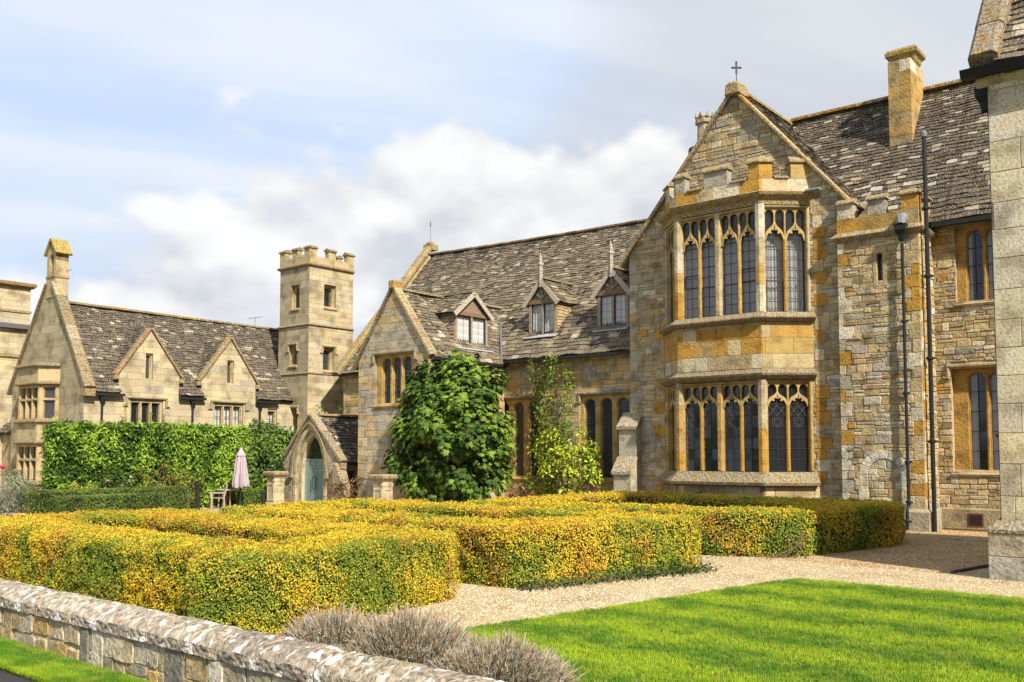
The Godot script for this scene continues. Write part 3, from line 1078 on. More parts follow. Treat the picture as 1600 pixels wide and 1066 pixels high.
	m = MB.new()
	m.sweep(path, [Vector2(0.0, 4.9), Vector2(0.0, 6.42), Vector2(-0.36, 6.42), Vector2(-0.36, 4.9)], Color(0.44, 0.35, 0.2))
	var apron := put(m, "bay_apron", M.stone, t)
	for fc in faces:
		var ff := fplan(fc[0], fc[1])
		var len_: float = fc[0].distance_to(fc[1])
		var y := 4.92
		for row in [[0.46, [[Color(0.47, 0.38, 0.23), 2.0], [PALE, 0.6]]], [0.5, [[OCHRE, 2.4], [Color(0.45, 0.31, 0.12), 1.0], [CREAM, 0.5]]], [0.4, [[Color(0.47, 0.29, 0.08), 2.0], [OCHRE, 1.5], [CREAM, 0.6]]]]:
			stones(pool, apron, ff, rect(0.003, y, len_ - 0.003, y + row[0]), [], {"h": [row[0], row[0]], "l": [0.45, 0.9], "split": 0.0, "joint": 0.01, "jit": 0.002, "proud": [0.0, 0.005], "pal": row[1], "bev": 0.007})
			y += row[0] + 0.005
	m = MB.new()
	m.sweep(path, [Vector2(0.0, 6.38), Vector2(0.14, 6.42), Vector2(0.24, 6.5), Vector2(0.24, 6.54), Vector2(0.06, 6.7), Vector2(-0.36, 6.7), Vector2(-0.36, 6.38)], Color(0.36, 0.31, 0.22))
	put(m, "upper_sill", M.lichen, t)
	m = MB.new()
	m.sweep(path, [Vector2(0.01, 10.14), Vector2(0.04, 10.3), Vector2(0.2, 10.42), Vector2(0.24, 10.5), Vector2(0.04, 10.58), Vector2(-0.36, 10.58), Vector2(-0.36, 10.14)], Color(0.44, 0.36, 0.22))
	put(m, "cornice", M.lichen, t)
	var total := 0.0
	for fc in faces:
		total += fc[0].distance_to(fc[1])
	var d := 0.0
	while d < total - 0.05:          # parapet blocks
		var e := minf(d + rng.randf_range(0.55, 0.95), total)
		if total - e < 0.3:
			e = total
		m = MB.new()
		m.sweep(along(path, d + 0.003, e - 0.003), [Vector2(0.0, 10.58), Vector2(0.0, 10.98), Vector2(-0.3, 10.98), Vector2(-0.3, 10.58)], pick([[CREAM, 2.0], [PALE, 1.2], [OCHRE, 1.2], [GREY, 0.6]]))
		put(m, "parapet_stone", M.stone, t)
		d = e
	var c1: float = L.distance_to(FL)
	for mr in [[0.15, 0.75, PALE], [c1 - 0.25, c1 + 0.35, GREY], [c1 + 1.05, c1 + 1.9, GREY], [c1 + 2.62, c1 + 3.42, OCHRE], [c1 + 4.02, c1 + 4.62, Color(0.5, 0.36, 0.14)]]:
		m = MB.new()
		var p := along(path, mr[0], mr[1])
		m.sweep(p, [Vector2(0.0, 10.99), Vector2(0.0, 11.5), Vector2(-0.3, 11.5), Vector2(-0.3, 10.99)], mr[2])
		var o := put(m, "merlon", M.stone, t)
		m = MB.new()
		m.sweep(along(path, mr[0] - 0.05, mr[1] + 0.05), [Vector2(0.07, 11.5), Vector2(0.07, 11.56), Vector2(-0.1, 11.72), Vector2(-0.2, 11.72), Vector2(-0.37, 11.56), Vector2(-0.37, 11.5)], Color(0.42, 0.35, 0.22))
		put(m, "cap", M.lichen, o)
	for g in [[c1 + 0.42, c1 + 1.0], [c1 + 1.97, c1 + 2.55], [c1 + 3.49, c1 + 3.95]]:
		m = MB.new()
		m.sweep(along(path, g[0], g[1]), [Vector2(0.05, 10.985), Vector2(0.05, 11.03), Vector2(-0.15, 11.12), Vector2(-0.35, 11.03), Vector2(-0.35, 10.985)], Color(0.4, 0.34, 0.23))
		put(m, "crenel_cap", M.lichen, t)
	m = MB.new()                                            # lead roof of the bay behind its parapet
	m.prism(fground(), PackedVector2Array([Vector2(L.x, -L.y), Vector2(FL.x, -FL.y - 0.3 + 0.6), Vector2(FR.x, -FR.y + 0.3), Vector2(R.x, -R.y)]), 10.5, 10.62, Color(0.2, 0.2, 0.21))
	put(m, "lead_roof", M.lead, t)
	# traceried lights
	for fc in faces:
		var ff := fplan(fc[0], fc[1])
		var len_: float = fc[0].distance_to(fc[1])
		var front: bool = fc[0] == FL
		tracery(t, ff, 0.06, len_ - 0.06, 1.67, 3.78, 4.53, 2 if front else 1, 6, false, true)
		tracery(t, ff, 0.06, len_ - 0.06, 6.71, 9.05, 10.1, 2 if front else 1, 7, true, true)
	for c in [[FL, Vector2(-0.4, 1)], [FR, Vector2(0.5, 1)]]:  # corner piers
		for yy in [[1.66, 4.58], [6.7, 10.16]]:
			var y: float = yy[0]
			while y < yy[1] - 0.02:
				var h := minf(rng.randf_range(0.5, 0.9), yy[1] - y)
				if yy[1] - y - h < 0.3:
					h = yy[1] - y
				m = MB.new()
				m.lathe(Vector3(c[0].x, 0, c[0].y) - Vector3(c[1].x, 0, c[1].y).normalized() * 0.1, [Vector2(0.0, y + 0.003), Vector2(0.15, y + 0.003), Vector2(0.155, y + 0.01), Vector2(0.155, y + h - 0.01), Vector2(0.15, y + h - 0.003), Vector2(0.0, y + h - 0.003)], 8, pick([[Color(0.47, 0.39, 0.25), 2.0], [OCHRE, 0.8], [PALE, 0.8], [Color(0.45, 0.3, 0.12), 0.8]]), 0.2)
				put(m, "pier_stone", M.stone, t)
				y += h
	m = MB.new()                                            # the rooms behind the bay
	for yy in [[1.5, 4.7], [6.5, 10.3]]:
		var bk := zg - 1.6
		var fl := PackedVector2Array([Vector2(L.x + 0.3, -bk), Vector2(L.x + 0.3, -L.y + 0.35), Vector2(FL.x + 0.15, -FL.y + 0.34), Vector2(FR.x - 0.15, -FR.y + 0.34), Vector2(R.x - 0.3, -R.y + 0.35), Vector2(R.x - 0.3, -bk)])
		m.prism(fground(), fl, yy[0] - 0.05, yy[0], Color(0.07, 0.05, 0.04))
		m.prism(fground(), fl, yy[1], yy[1] + 0.05, Color(0.1, 0.1, 0.1), 0.0, [], true)
		m.box(Transform3D(), Vector3(L.x + 0.2, yy[0], bk - 0.1), Vector3(R.x - 0.2, yy[1], bk), Color(0.07, 0.065, 0.06))
		m.box(Transform3D(), Vector3(L.x + 0.1, yy[0], bk), Vector3(L.x + 0.2, yy[1], zg - 0.35), Color(0.07, 0.065, 0.06))
		m.box(Transform3D(), Vector3(R.x - 0.2, yy[0], bk), Vector3(R.x - 0.1, yy[1], zg - 0.35), Color(0.07, 0.065, 0.06))
	put(m, "bay_room", M.dark, t)
	# crenellated turret
	var zt := -28.2
	var ft := fz(zt)
	var tp := [Vector2(-10.25, zg), Vector2(-10.25, zt), Vector2(-7.85, zt), Vector2(-7.85, -29.5)]
	var slit := rect(-9.18, 7.22, -8.76, 8.42)
	var ring := []
	for k in 13:
		ring.append(Vector2(-9.0 - 0.72 * cos(PI * k / 12.0), 1.62 + 0.72 * sin(PI * k / 12.0)))
	var hole := PackedVector2Array([Vector2(-9.72, 0.6), Vector2(-8.28, 0.6)])
	for k in 13:
		hole.append(ring[12 - k])
	q = quoins(pool, t, ft, -10.25, 1.0, 0.62, 9.0, [[Color(0.68, 0.63, 0.52), 2.0], [PALE, 1.4], [CREAM, 1.0], [OCHRE, 0.6], [GREY, 0.6]], 0.2, 0.42)
	q += quoins(pool, t, ft, -7.85, -1.0, 0.62, 9.0, [[CREAM, 2.0], [PALE, 0.8], [OCHRE, 1.3]], 0.26, 0.4)
	var tw := wall(t, pool, ft, rect(-10.25, 0.0, -7.85, 9.0), [slit], ST.rubble, q + [hole])
	for k in 7:                                             # voussoirs of the blocked arch
		var a0 := PI * k / 7.0 + 0.012
		var a1 := PI * (k + 1) / 7.0 - 0.012
		var p := PackedVector2Array()
		for s in 4:
			var a := lerpf(a0, a1, s / 3.0)
			p.append(Vector2(-9.0 + 0.72 * cos(a), 1.62 + 0.72 * sin(a)))
		for s in 4:
			var a := lerpf(a1, a0, s / 3.0)
			p.append(Vector2(-9.0 + 0.47 * cos(a), 1.62 + 0.47 * sin(a)))
		stone(pool, tw, ft, p, 0.02, pick([[Color(0.7, 0.65, 0.54), 2.0], [Color(0.64, 0.58, 0.46), 1.0]]), 0.01)
	for s in [-1, 1]:
		var y := 0.6
		while y < 1.6:
			var h := 0.34
			stone(pool, tw, ft, rect(minf(-9.0 + s * 0.47, -9.0 + s * 0.72), y, maxf(-9.0 + s * 0.47, -9.0 + s * 0.72), y + h - 0.01), 0.02, pick([[Color(0.7, 0.65, 0.54), 2.0], [PALE, 1.0]]), 0.01)
			y += h
	var infill := PackedVector2Array([Vector2(-9.46, 0.6), Vector2(-8.54, 0.6)])
	for k in 13:
		infill.append(Vector2(-9.0 + 0.46 * cos(PI * k / 12.0), 1.62 + 0.46 * sin(PI * k / 12.0)))
	stones(pool, tw, ft, infill, [], {"h": [0.14, 0.26], "l": [0.2, 0.42], "split": 0.2, "joint": 0.016, "jit": 0.016, "proud": [-0.01, 0.012], "pal": [[CREAM, 2.0], [PALE, 1.0], [TAN, 1.2], [GREY, 0.6]], "bev": 0.014})
	m = MB.new()
	slab(m, ft, slit, [light_poly(-9.06, -8.9, 7.4, 8.16, 0.08, "round")], -0.25, 0.03, Color(0.46, 0.37, 0.22), 0.015)
	var sw := put(m, "slit_window", M.stone, t)
	m = MB.new()
	m.quad(Vector3(-9.1, 7.36, zt - 0.16), Vector3(-8.86, 7.36, zt - 0.16), Vector3(-8.86, 8.3, zt - 0.16), Vector3(-9.1, 8.3, zt - 0.16), Color.WHITE)
	put(m, "pane", M.glass, sw)
	room(sw, ft, -9.15, -8.8, 7.25, 8.4, -0.26, 0.8)
	m = MB.new()
	m.box(Transform3D(), Vector3(-10.2, 8.9, -29.6), Vector3(-7.95, 9.06, -28.45), Color(0.2, 0.2, 0.21))
	m.box(Transform3D(), Vector3(-10.3, 9.0, -29.4), Vector3(-9.5, 10.0, -28.95), TAN)
	put(m, "turret_flat", M.lead, t)
	# turret's return towards the recessed wall
	wall(t, pool, fx(-7.85), rect(28.2, 0.0, 29.5, 9.0), [], ST.rubble, quoins(pool, t, fx(-7.85), 28.2, 1.0, 0.62, 9.0, [[CREAM, 2.0], [PALE, 0.8], [OCHRE, 1.0]], 0.2, 0.36))
	m = MB.new()
	m.sweep(tp, [Vector2(0.1, 0.0), Vector2(0.1, 0.56), Vector2(0.0, 0.68), Vector2(-0.1, 0.68), Vector2(-0.1, 0.0)], Color(0.4, 0.35, 0.27))
	put(m, "turret_plinth", M.stone, t)
	m = MB.new()
	m.sweep(tp, [Vector2(0.0, 8.68), Vector2(0.12, 8.76), Vector2(0.17, 8.84), Vector2(0.03, 8.98), Vector2(-0.3, 8.98), Vector2(-0.3, 8.68)], Color(0.42, 0.36, 0.25))
	put(m, "turret_string", M.lichen, t)
	d = 0.3
	while d < 3.95:
		var e := minf(d + rng.randf_range(0.45, 0.75), 4.0)
		if 4.0 - e < 0.3:
			e = 4.0
		m = MB.new()
		m.sweep(along(tp, d + 0.003, e - 0.003), [Vector2(0.0, 8.99), Vector2(0.0, 9.42), Vector2(-0.28, 9.42), Vector2(-0.28, 8.99)], pick([[Color(0.45, 0.3, 0.1), 2.0], [OCHRE, 1.0], [TAN, 1.0]]))
		put(m, "parapet_stone", M.stone, t)
		d = e
	for mr in [[0.32, 0.82, PALE], [1.25, 1.76, GREY], [2.22, 2.98, OCHRE], [3.5, 3.95, TAN]]:
		m = MB.new()
		m.sweep(along(tp, mr[0], mr[1]), [Vector2(0.0, 9.43), Vector2(0.0, 9.88), Vector2(-0.28, 9.88), Vector2(-0.28, 9.43)], mr[2])
		var o := put(m, "merlon", M.stone, t)
		m = MB.new()
		m.sweep(along(tp, maxf(0.3, mr[0] - 0.05), minf(4.0, mr[1] + 0.05)), [Vector2(0.07, 9.88), Vector2(0.07, 9.93), Vector2(-0.1, 10.06), Vector2(-0.18, 10.06), Vector2(-0.35, 9.93), Vector2(-0.35, 9.88)], Color(0.42, 0.35, 0.22))
		put(m, "cap", M.lichen, o)
	# recessed wall to the right with its two windows
	var zr := -29.5
	var fr := fz(zr)
	var w2 := rect(-7.2, 6.72, -5.15, 8.92)
	var w1 := rect(-7.42, 1.72, -5.0, 4.75)
	wall(t, pool, fr, rect(-7.9, 0.0, -1.0, 9.2), [w2, w1], ST.rubble, [rect(-7.42, 4.75, -5.0, 4.95)])
	m = MB.new()
	m.prism(fr, rect(-7.9, 0.0, -1.0, 0.66), 0.0, 0.1, Color(0.36, 0.3, 0.2), 0.05)
	put(m, "wall_plinth", M.stone, t)
	m = MB.new()
	m.prism(fr, rect(-7.02, 0.15, -6.62, 0.52), 0.1, 0.125, Color(0.12, 0.05, 0.04), 0.01)
	for k in 6:
		m.box(fr, Vector3(-6.98, 0.19 + k * 0.05, 0.125), Vector3(-6.66, 0.215 + k * 0.05, 0.135), Color(0.02, 0.02, 0.02))
	put(m, "air_vent", M.iron, t)
	var oc := Color(0.46, 0.28, 0.08)
	window(t, fr, -7.2, -5.15, 6.72, 8.92, {"lights": 3, "kind": "round", "rise": 0.22, "jamb": 0.3, "mull": 0.12, "nx": 2, "ny": 4, "back": 0.06, "col": oc, "curtain": 0.25, "sillcol": Color(0.44, 0.33, 0.18), "bar": 0.026, "head": 0.07})
	window(t, fr, -7.42, -5.0, 1.72, 4.75, {"lights": 3, "kind": "round", "rise": 0.22, "jamb": 0.44, "mull": 0.12, "nx": 2, "ny": 5, "back": 0.16, "col": oc, "curtain": 0.45, "sillcol": Color(0.42, 0.33, 0.2), "hood": 0.12, "hoodcol": Color(0.42, 0.33, 0.2), "bar": 0.024})
	# main roof, chimney, gutter
	var sl := Vector2(3.9, 5.45)
	var rf := roof(t, slate, Vector3(-13.9, 9.15, -29.15), Vector3(1, 0, 0), Vector3(0, sl.y, -sl.x), rect(0, 0, 14.5, sl.length()), ST.slate_dark)
	roof(t, slate, Vector3(-0.5, 9.15, -36.95), Vector3(-1, 0, 0), Vector3(0, sl.y, sl.x), rect(0, 0, 17.4, sl.length()), {"e": [0.5, 0.4], "l": [0.5, 0.9], "pal": ST.slate_dark.pal})
	copings(t, "ridge_stone", Vector3(-13.6, 14.62, -33.05), Vector3(0.3, 14.62, -33.05), Vector3.UP, 0.4, 0.13, 0.6, CAPGOLD)
	m = MB.new()
	m.prism(fx(-0.9), pv([29.3, 0, 36.8, 0, 36.8, 9.2, 33.05, 14.3, 29.3, 9.2]), -0.3, 0.0, TAN, 0.0, [], true)
	m.box(Transform3D(), Vector3(-17.9, 0, -36.9), Vector3(-0.9, 9.2, -36.6), TAN)
	m.box(Transform3D(), Vector3(-17.9, 0, -36.6), Vector3(-17.6, 9.2, -28.9), TAN)
	put(m, "rear_walls", M.stone, t)
	m = MB.new()
	m.box(Transform3D(), Vector3(-7.75, 9.0, -29.28), Vector3(-1.0, 9.13, -29.1), Color(0.02, 0.02, 0.022))
	put(m, "gutter", M.iron, t)
	var ch := Vector3(-9.25, 0, -32.2)
	var y := 11.9
	while y < 15.3:
		var h := minf(rng.randf_range(0.38, 0.5), 15.35 - y)
		m = MB.new()
		for e in [[-0.36, 0.0], [0.005, 0.36]]:
			m.box(Transform3D(Basis(), ch), Vector3(e[0], y, 0.0), Vector3(e[1], y + h - 0.01, 0.72), pick([[Color(0.45, 0.3, 0.11), 2.0], [PALE, 1.0], [Color(0.42, 0.31, 0.16), 2.0], [BROWN, 1.0]]))
		m.box(Transform3D(Basis(), ch), Vector3(-0.36, y, -0.7), Vector3(0.36, y + h - 0.012, -0.004), pick([[TAN, 2.0], [Color(0.45, 0.3, 0.11), 1.0], [BROWN, 1.0]]))
		put(m, "chimney_stone", M.stone, t)
		y += h
	m = MB.new()
	m.lathe(ch, [Vector2(0.36, 15.34), Vector2(0.4, 15.4), Vector2(0.42, 15.52), Vector2(0.52, 15.62), Vector2(0.52, 15.74), Vector2(0.44, 15.84), Vector2(0.34, 15.84), Vector2(0.3, 15.5)].map(func(p): return Vector2(p.x * 1.4142, p.y)), 4, Color(0.42, 0.33, 0.14), PI / 4)
	var cap := put(m, "chimney_cap", M.lichen, t)
	cap.scale = Vector3(1, 1, 1)
	m = MB.new()
	m.prism(fx(ch.x + 0.36), pv([31.4, 12.0, 32.95, 14.1, 32.95, 14.35, 31.4, 12.25]), -0.01, 0.09, Color(0.42, 0.33, 0.2), 0.02)
	m.prism(fz(ch.z + 0.72), rect(ch.x - 0.46, 11.75, ch.x + 0.46, 12.12), -0.1, 0.1, Color(0.4, 0.33, 0.22), 0.04)
	put(m, "chimney_skirt", M.lichen, t)
	# distant stack behind the gable
	m = MB.new()
	var c2 := Vector3(-19.4, 0, -37.2)
	m.lathe(c2, [Vector2(0.62, 12.0), Vector2(0.62, 15.6), Vector2(0.75, 15.75), Vector2(0.75, 15.9), Vector2(0.4, 16.05), Vector2(0.34, 16.3), Vector2(0.32, 17.0), Vector2(0.42, 17.05), Vector2(0.42, 17.2), Vector2(0.36, 17.25), Vector2(0.36, 17.32), Vector2(0.2, 17.32)], 8, Color(0.42, 0.35, 0.24), 0.39)
	for k in 8:
		var a := TAU * k / 8.0
		m.prism(fplan(Vector2(c2.x + cos(a) * 0.36, c2.z - sin(a) * 0.36), Vector2(c2.x + cos(a) * 0.36 + sin(a) * 0.1, c2.z - sin(a) * 0.36 + cos(a) * 0.1)), pv([-0.1, 17.3, 0.1, 17.3, 0.0, 17.55]), -0.06, 0.0, Color(0.42, 0.35, 0.24), 0.0, [], true)
	put(m, "far_chimney", M.stone, t)
	# buttress at the left corner
	m = MB.new()
	var bx := -18.2
	m.prism(fx(bx + 0.72), pv([28.55, 0, 27.75, 0, 27.75, 1.55, 28.1, 2.05, 28.1, 3.15, 28.5, 3.62, 28.55, 3.62]), -0.72, 0.0, Color(0.45, 0.41, 0.33), 0.02, [], true)
	var bt := put(m, "buttress", M.stone, t)
	for e in [[27.72, 1.55, 28.1, 2.07], [28.07, 3.15, 28.5, 3.64]]:
		m = MB.new()
		m.prism(fx(bx + 0.78), pv([e[0] - 0.05, e[1] - 0.06, e[2], e[3] - 0.02, e[2], e[3] + 0.07, e[0] - 0.05, e[1] + 0.05]), -0.84, 0.0, Color(0.47, 0.43, 0.35), 0.02, [], true)
		put(m, "weathering", M.lichen, bt)
	# pipes
	var px := -8.28
	downpipe(t, "downpipe", [Vector3(px, 8.4, zt + 0.16), Vector3(px, 0.75, zt + 0.16), Vector3(px - 0.02, 0.62, zt + 0.26), Vector3(px - 0.02, 0.06, zt + 0.26)], 0.045, [Vector3(px, 6.1, zt + 0.16), Vector3(px, 4.0, zt + 0.16), Vector3(px, 2.0, zt + 0.16), Vector3(px, 0.85, zt + 0.16), Vector3(px - 0.02, 0.3, zt + 0.26)])
	hopper(t, Vector3(px, 8.95, zt + 0.2), 0.85)
	m = MB.new()
	m.tube([Vector3(px, 9.2, zt - 0.02), Vector3(px, 9.12, zt + 0.2), Vector3(px, 8.95, zt + 0.26)], [0.16, 0.17, 0.12], 8, Color(0.2, 0.2, 0.21), false)
	put(m, "lead_spout", M.lead, t)
	downpipe(t, "vent_pipe", [Vector3(-7.66, 0.02, zt - 0.1), Vector3(-7.66, 11.55, zt - 0.1)], 0.062, [Vector3(-7.66, 9.4, zt - 0.1), Vector3(-7.66, 7.4, zt - 0.1), Vector3(-7.66, 5.0, zt - 0.1), Vector3(-7.66, 2.6, zt - 0.1)])
	m = MB.new()
	m.lathe(Vector3(-7.66, 11.5, zt - 0.1), [Vector2(0.07, 0.0), Vector2(0.09, 0.02), Vector2(0.09, 0.14), Vector2(0.05, 0.2), Vector2(0.0, 0.2)], 10, Color(0.16, 0.16, 0.17))
	put(m, "vent_cowl", M.lead, t)
	m = MB.new()
	m.box(fz(zg), Vector3(-11.2, 10.5, 0.2), Vector3(-10.75, 10.55, 0.42), Color(0.25, 0.25, 0.26))
	put(m, "lead_chute", M.lead, t)
	finish(pool, t, "stone", "small_stones", M.stone)
	finish(slate, t, "slate", "small_slates", M.slate)


# a gabled dormer; the frame's origin is the middle of the sill, z out of its window
func dormer(root: Node3D, slate: Array, fr: Transform3D, w: float, h: float, rise: float, deep: float, opt: Dictionary) -> void:
	var grey_oak := Color(0.3, 0.265, 0.22)
	var m := MB.new()
	var hw := w * 0.5
	for s in [-1, 1]:                                       # cheeks
		m.box(fr, Vector3(minf(s * hw, s * (hw - 0.08)), -0.1, -deep), Vector3(maxf(s * hw, s * (hw - 0.08)), h, -0.02), opt.cheek)
	m.box(fr, Vector3(-hw, h - 0.12, -0.1), Vector3(hw, h + 0.02, 0.03), Color(0.26, 0.17, 0.1))
	m.prism(fr, pv([-hw + 0.02, h + 0.02, hw - 0.02, h + 0.02, 0.0, h + rise - 0.02]), -0.08, 0.0, Color(0.3, 0.23, 0.16), 0.0, [], true)
	var o := put(m, "dormer", M.wood, root)
	# sides hung with stone slates
	for s in [-1, 1]:
		var u: Vector3 = fr.basis.z * -s
		var ff := Transform3D(Basis(u, fr.basis.y, fr.basis.x * s), fr * Vector3(s * hw, 0, 0))
		var ol := rect(0.03, -0.1, deep, h - 0.05) if s < 0 else rect(-deep, -0.1, -0.03, h - 0.05)
		if s < 0:
			ff = Transform3D(Basis(fr.basis.z, fr.basis.y, -fr.basis.x), fr * Vector3(-hw, 0, 0))
			ol = rect(-deep, -0.1, -0.03, h - 0.05)
		else:
			ff = Transform3D(Basis(-fr.basis.z, fr.basis.y, fr.basis.x), fr * Vector3(hw, 0, 0))
			ol = rect(0.03, -0.1, deep, h - 0.05)
		slates(slate, o, ff, ol, {"e": [0.13, 0.12], "l": [0.18, 0.4], "pal": opt.hung, "sag": 0.01})
	# window
	m = MB.new()
	var oak := Color(0.36, 0.31, 0.25)
	for e in [[-hw + 0.02, -0.02, -hw + 0.13, h - 0.1], [hw - 0.13, -0.02, hw - 0.02, h - 0.1], [-0.04, -0.02, 0.04, h - 0.1], [-hw + 0.02, h - 0.14, hw - 0.02, h - 0.05]]:
		m.box(fr, Vector3(e[0], e[1], -0.1), Vector3(e[2], e[3], 0.0), oak)
	var win := put(m, "window_frame", M.wood, o)
	for s in [-1, 1]:
		var a := minf(s * 0.04, s * (hw - 0.13))
		var b := maxf(s * 0.04, s * (hw - 0.13))
		m = MB.new()
		m.quad(fr * Vector3(a, 0.02, -0.06), fr * Vector3(b, 0.02, -0.06), fr * Vector3(b, h - 0.13, -0.06), fr * Vector3(a, h - 0.13, -0.06), Color.WHITE)
		put(m, "pane", M.glass, win)
		m = MB.new()
		for e in [[a, 0.02, a + 0.03, h - 0.14], [b - 0.03, 0.02, b, h - 0.14], [a, 0.02, b, 0.05], [a, h - 0.17, b, h - 0.14]]:
			m.box(fr, Vector3(e[0], e[1], -0.058), Vector3(e[2], e[3], -0.03), Color(0.03, 0.03, 0.033))
		for k in [1, 2, 3]:
			var yy := lerpf(0.05, h - 0.17, k / 4.0)
			m.box(fr, Vector3(a, yy - 0.005, -0.058), Vector3(b, yy + 0.005, -0.05), Color(0.1, 0.1, 0.1))
		m.box(fr, Vector3((a + b) * 0.5 - 0.005, 0.05, -0.058), Vector3((a + b) * 0.5 + 0.005, h - 0.17, -0.05), Color(0.1, 0.1, 0.1))
		put(m, "casement", M.iron, win)
		curtain(win, fr, a, b, 0.02, h - 0.1, -0.13, M.net, 0.12, 0.85)
	room(win, fr, -hw + 0.09, hw - 0.09, 0.0, h - 0.02, -0.12, minf(deep, 1.0))
	m = MB.new()
	m.prism(Transform3D(Basis(-fr.basis.z, fr.basis.y, fr.basis.x), fr * Vector3(-hw - 0.08, 0, 0)), pv([0.1, -0.1, -0.28, -0.2, -0.28, -0.17, 0.1, -0.01]), 0.0, w + 0.16, Color(0.34, 0.34, 0.35), 0.0, [], true)
	put(m, "lead_sill", M.lead, o)
	# roof slopes, barge boards, pendant and finial
	var over := 0.17
	var slope := Vector2(hw + over, rise * (hw + over) / hw)
	for s in [-1, 1]:
		var v: Vector3 = (fr.basis.x * -s * slope.x + fr.basis.y * slope.y).normalized()
		var u: Vector3 = fr.basis.z * -s
		var org := fr * Vector3(s * slope.x, h + rise - slope.y + 0.06, 0.16 if s > 0 else -deep - 0.9)
		roof_part(o, slate, org, u, v, rect(0, 0, deep + 1.06, slope.length()), opt.st)
		m = MB.new()
		var a := fr * Vector3(s * (slope.x + 0.02), h + rise - slope.y + 0.0, 0.14)
		var b := fr * Vector3(s * -0.01, h + rise + 0.04, 0.14)
		m.bar(a, b, fr.basis.x * s + fr.basis.y * 0.6, 0.05, 0.06, Color(0.5, 0.45, 0.38), -0.12)
		put(m, "barge_board", M.wood, o)
	var top := fr * Vector3(0, h + rise, 0.14)
	if opt.finial > 0.0:
		m = MB.new()
		var e: float = opt.finial
		m.lathe(top, [Vector2(0.0, -0.34), Vector2(0.08, -0.28), Vector2(0.05, -0.2), Vector2(0.1, -0.16), Vector2(0.1, e * 0.5), Vector2(0.14, e * 0.52), Vector2(0.14, e * 0.58), Vector2(0.08, e * 0.62), Vector2(0.09, e * 0.7), Vector2(0.05, e * 0.88), Vector2(0.0, e)], 4, Color(0.45, 0.41, 0.34), 0.4)
		put(m, "finial", M.wood, o)
		m = MB.new()                                        # curved braces in the gable
		for s in [-1, 1]:
			m.bar(fr * Vector3(0, h + 0.1, 0.03), fr * Vector3(s * hw * 0.5, h + rise * 0.42, 0.03), fr.basis.z, 0.06, 0.03, grey_oak)
		m.box(fr, Vector3(-0.04, h + 0.02, 0.0), Vector3(0.04, h + rise - 0.06, 0.05), grey_oak)
		put(m, "gable_brace", M.wood, o)
	if opt.get("ridge", true):
		var rb := MB.new()
		rb.bar(fr * Vector3(0, h + rise + 0.05, 0.1), fr * Vector3(0, h + rise + 0.05, -deep - 0.8), fr.basis.y, 0.3, 0.08, Color(0.34, 0.29, 0.2))
		put(rb, "ridge", M.lichen, o)


func roof_part(root: Node3D, pool: Array, origin: Vector3, u: Vector3, v: Vector3, outline: PackedVector2Array, st: Dictionary) -> void:
	var un := u.normalized()
	var vn := v.normalized()
	var fr := Transform3D(Basis(un, vn, un.cross(vn)), origin)
	var mb := MB.new()
	mb.prism(fr, outline, -0.09, -0.03, Color(0.06, 0.05, 0.04), 0.0, [], true)
	put(mb, "roof_deck", M.slate, root)
	slates(pool, root, fr, outline, st)


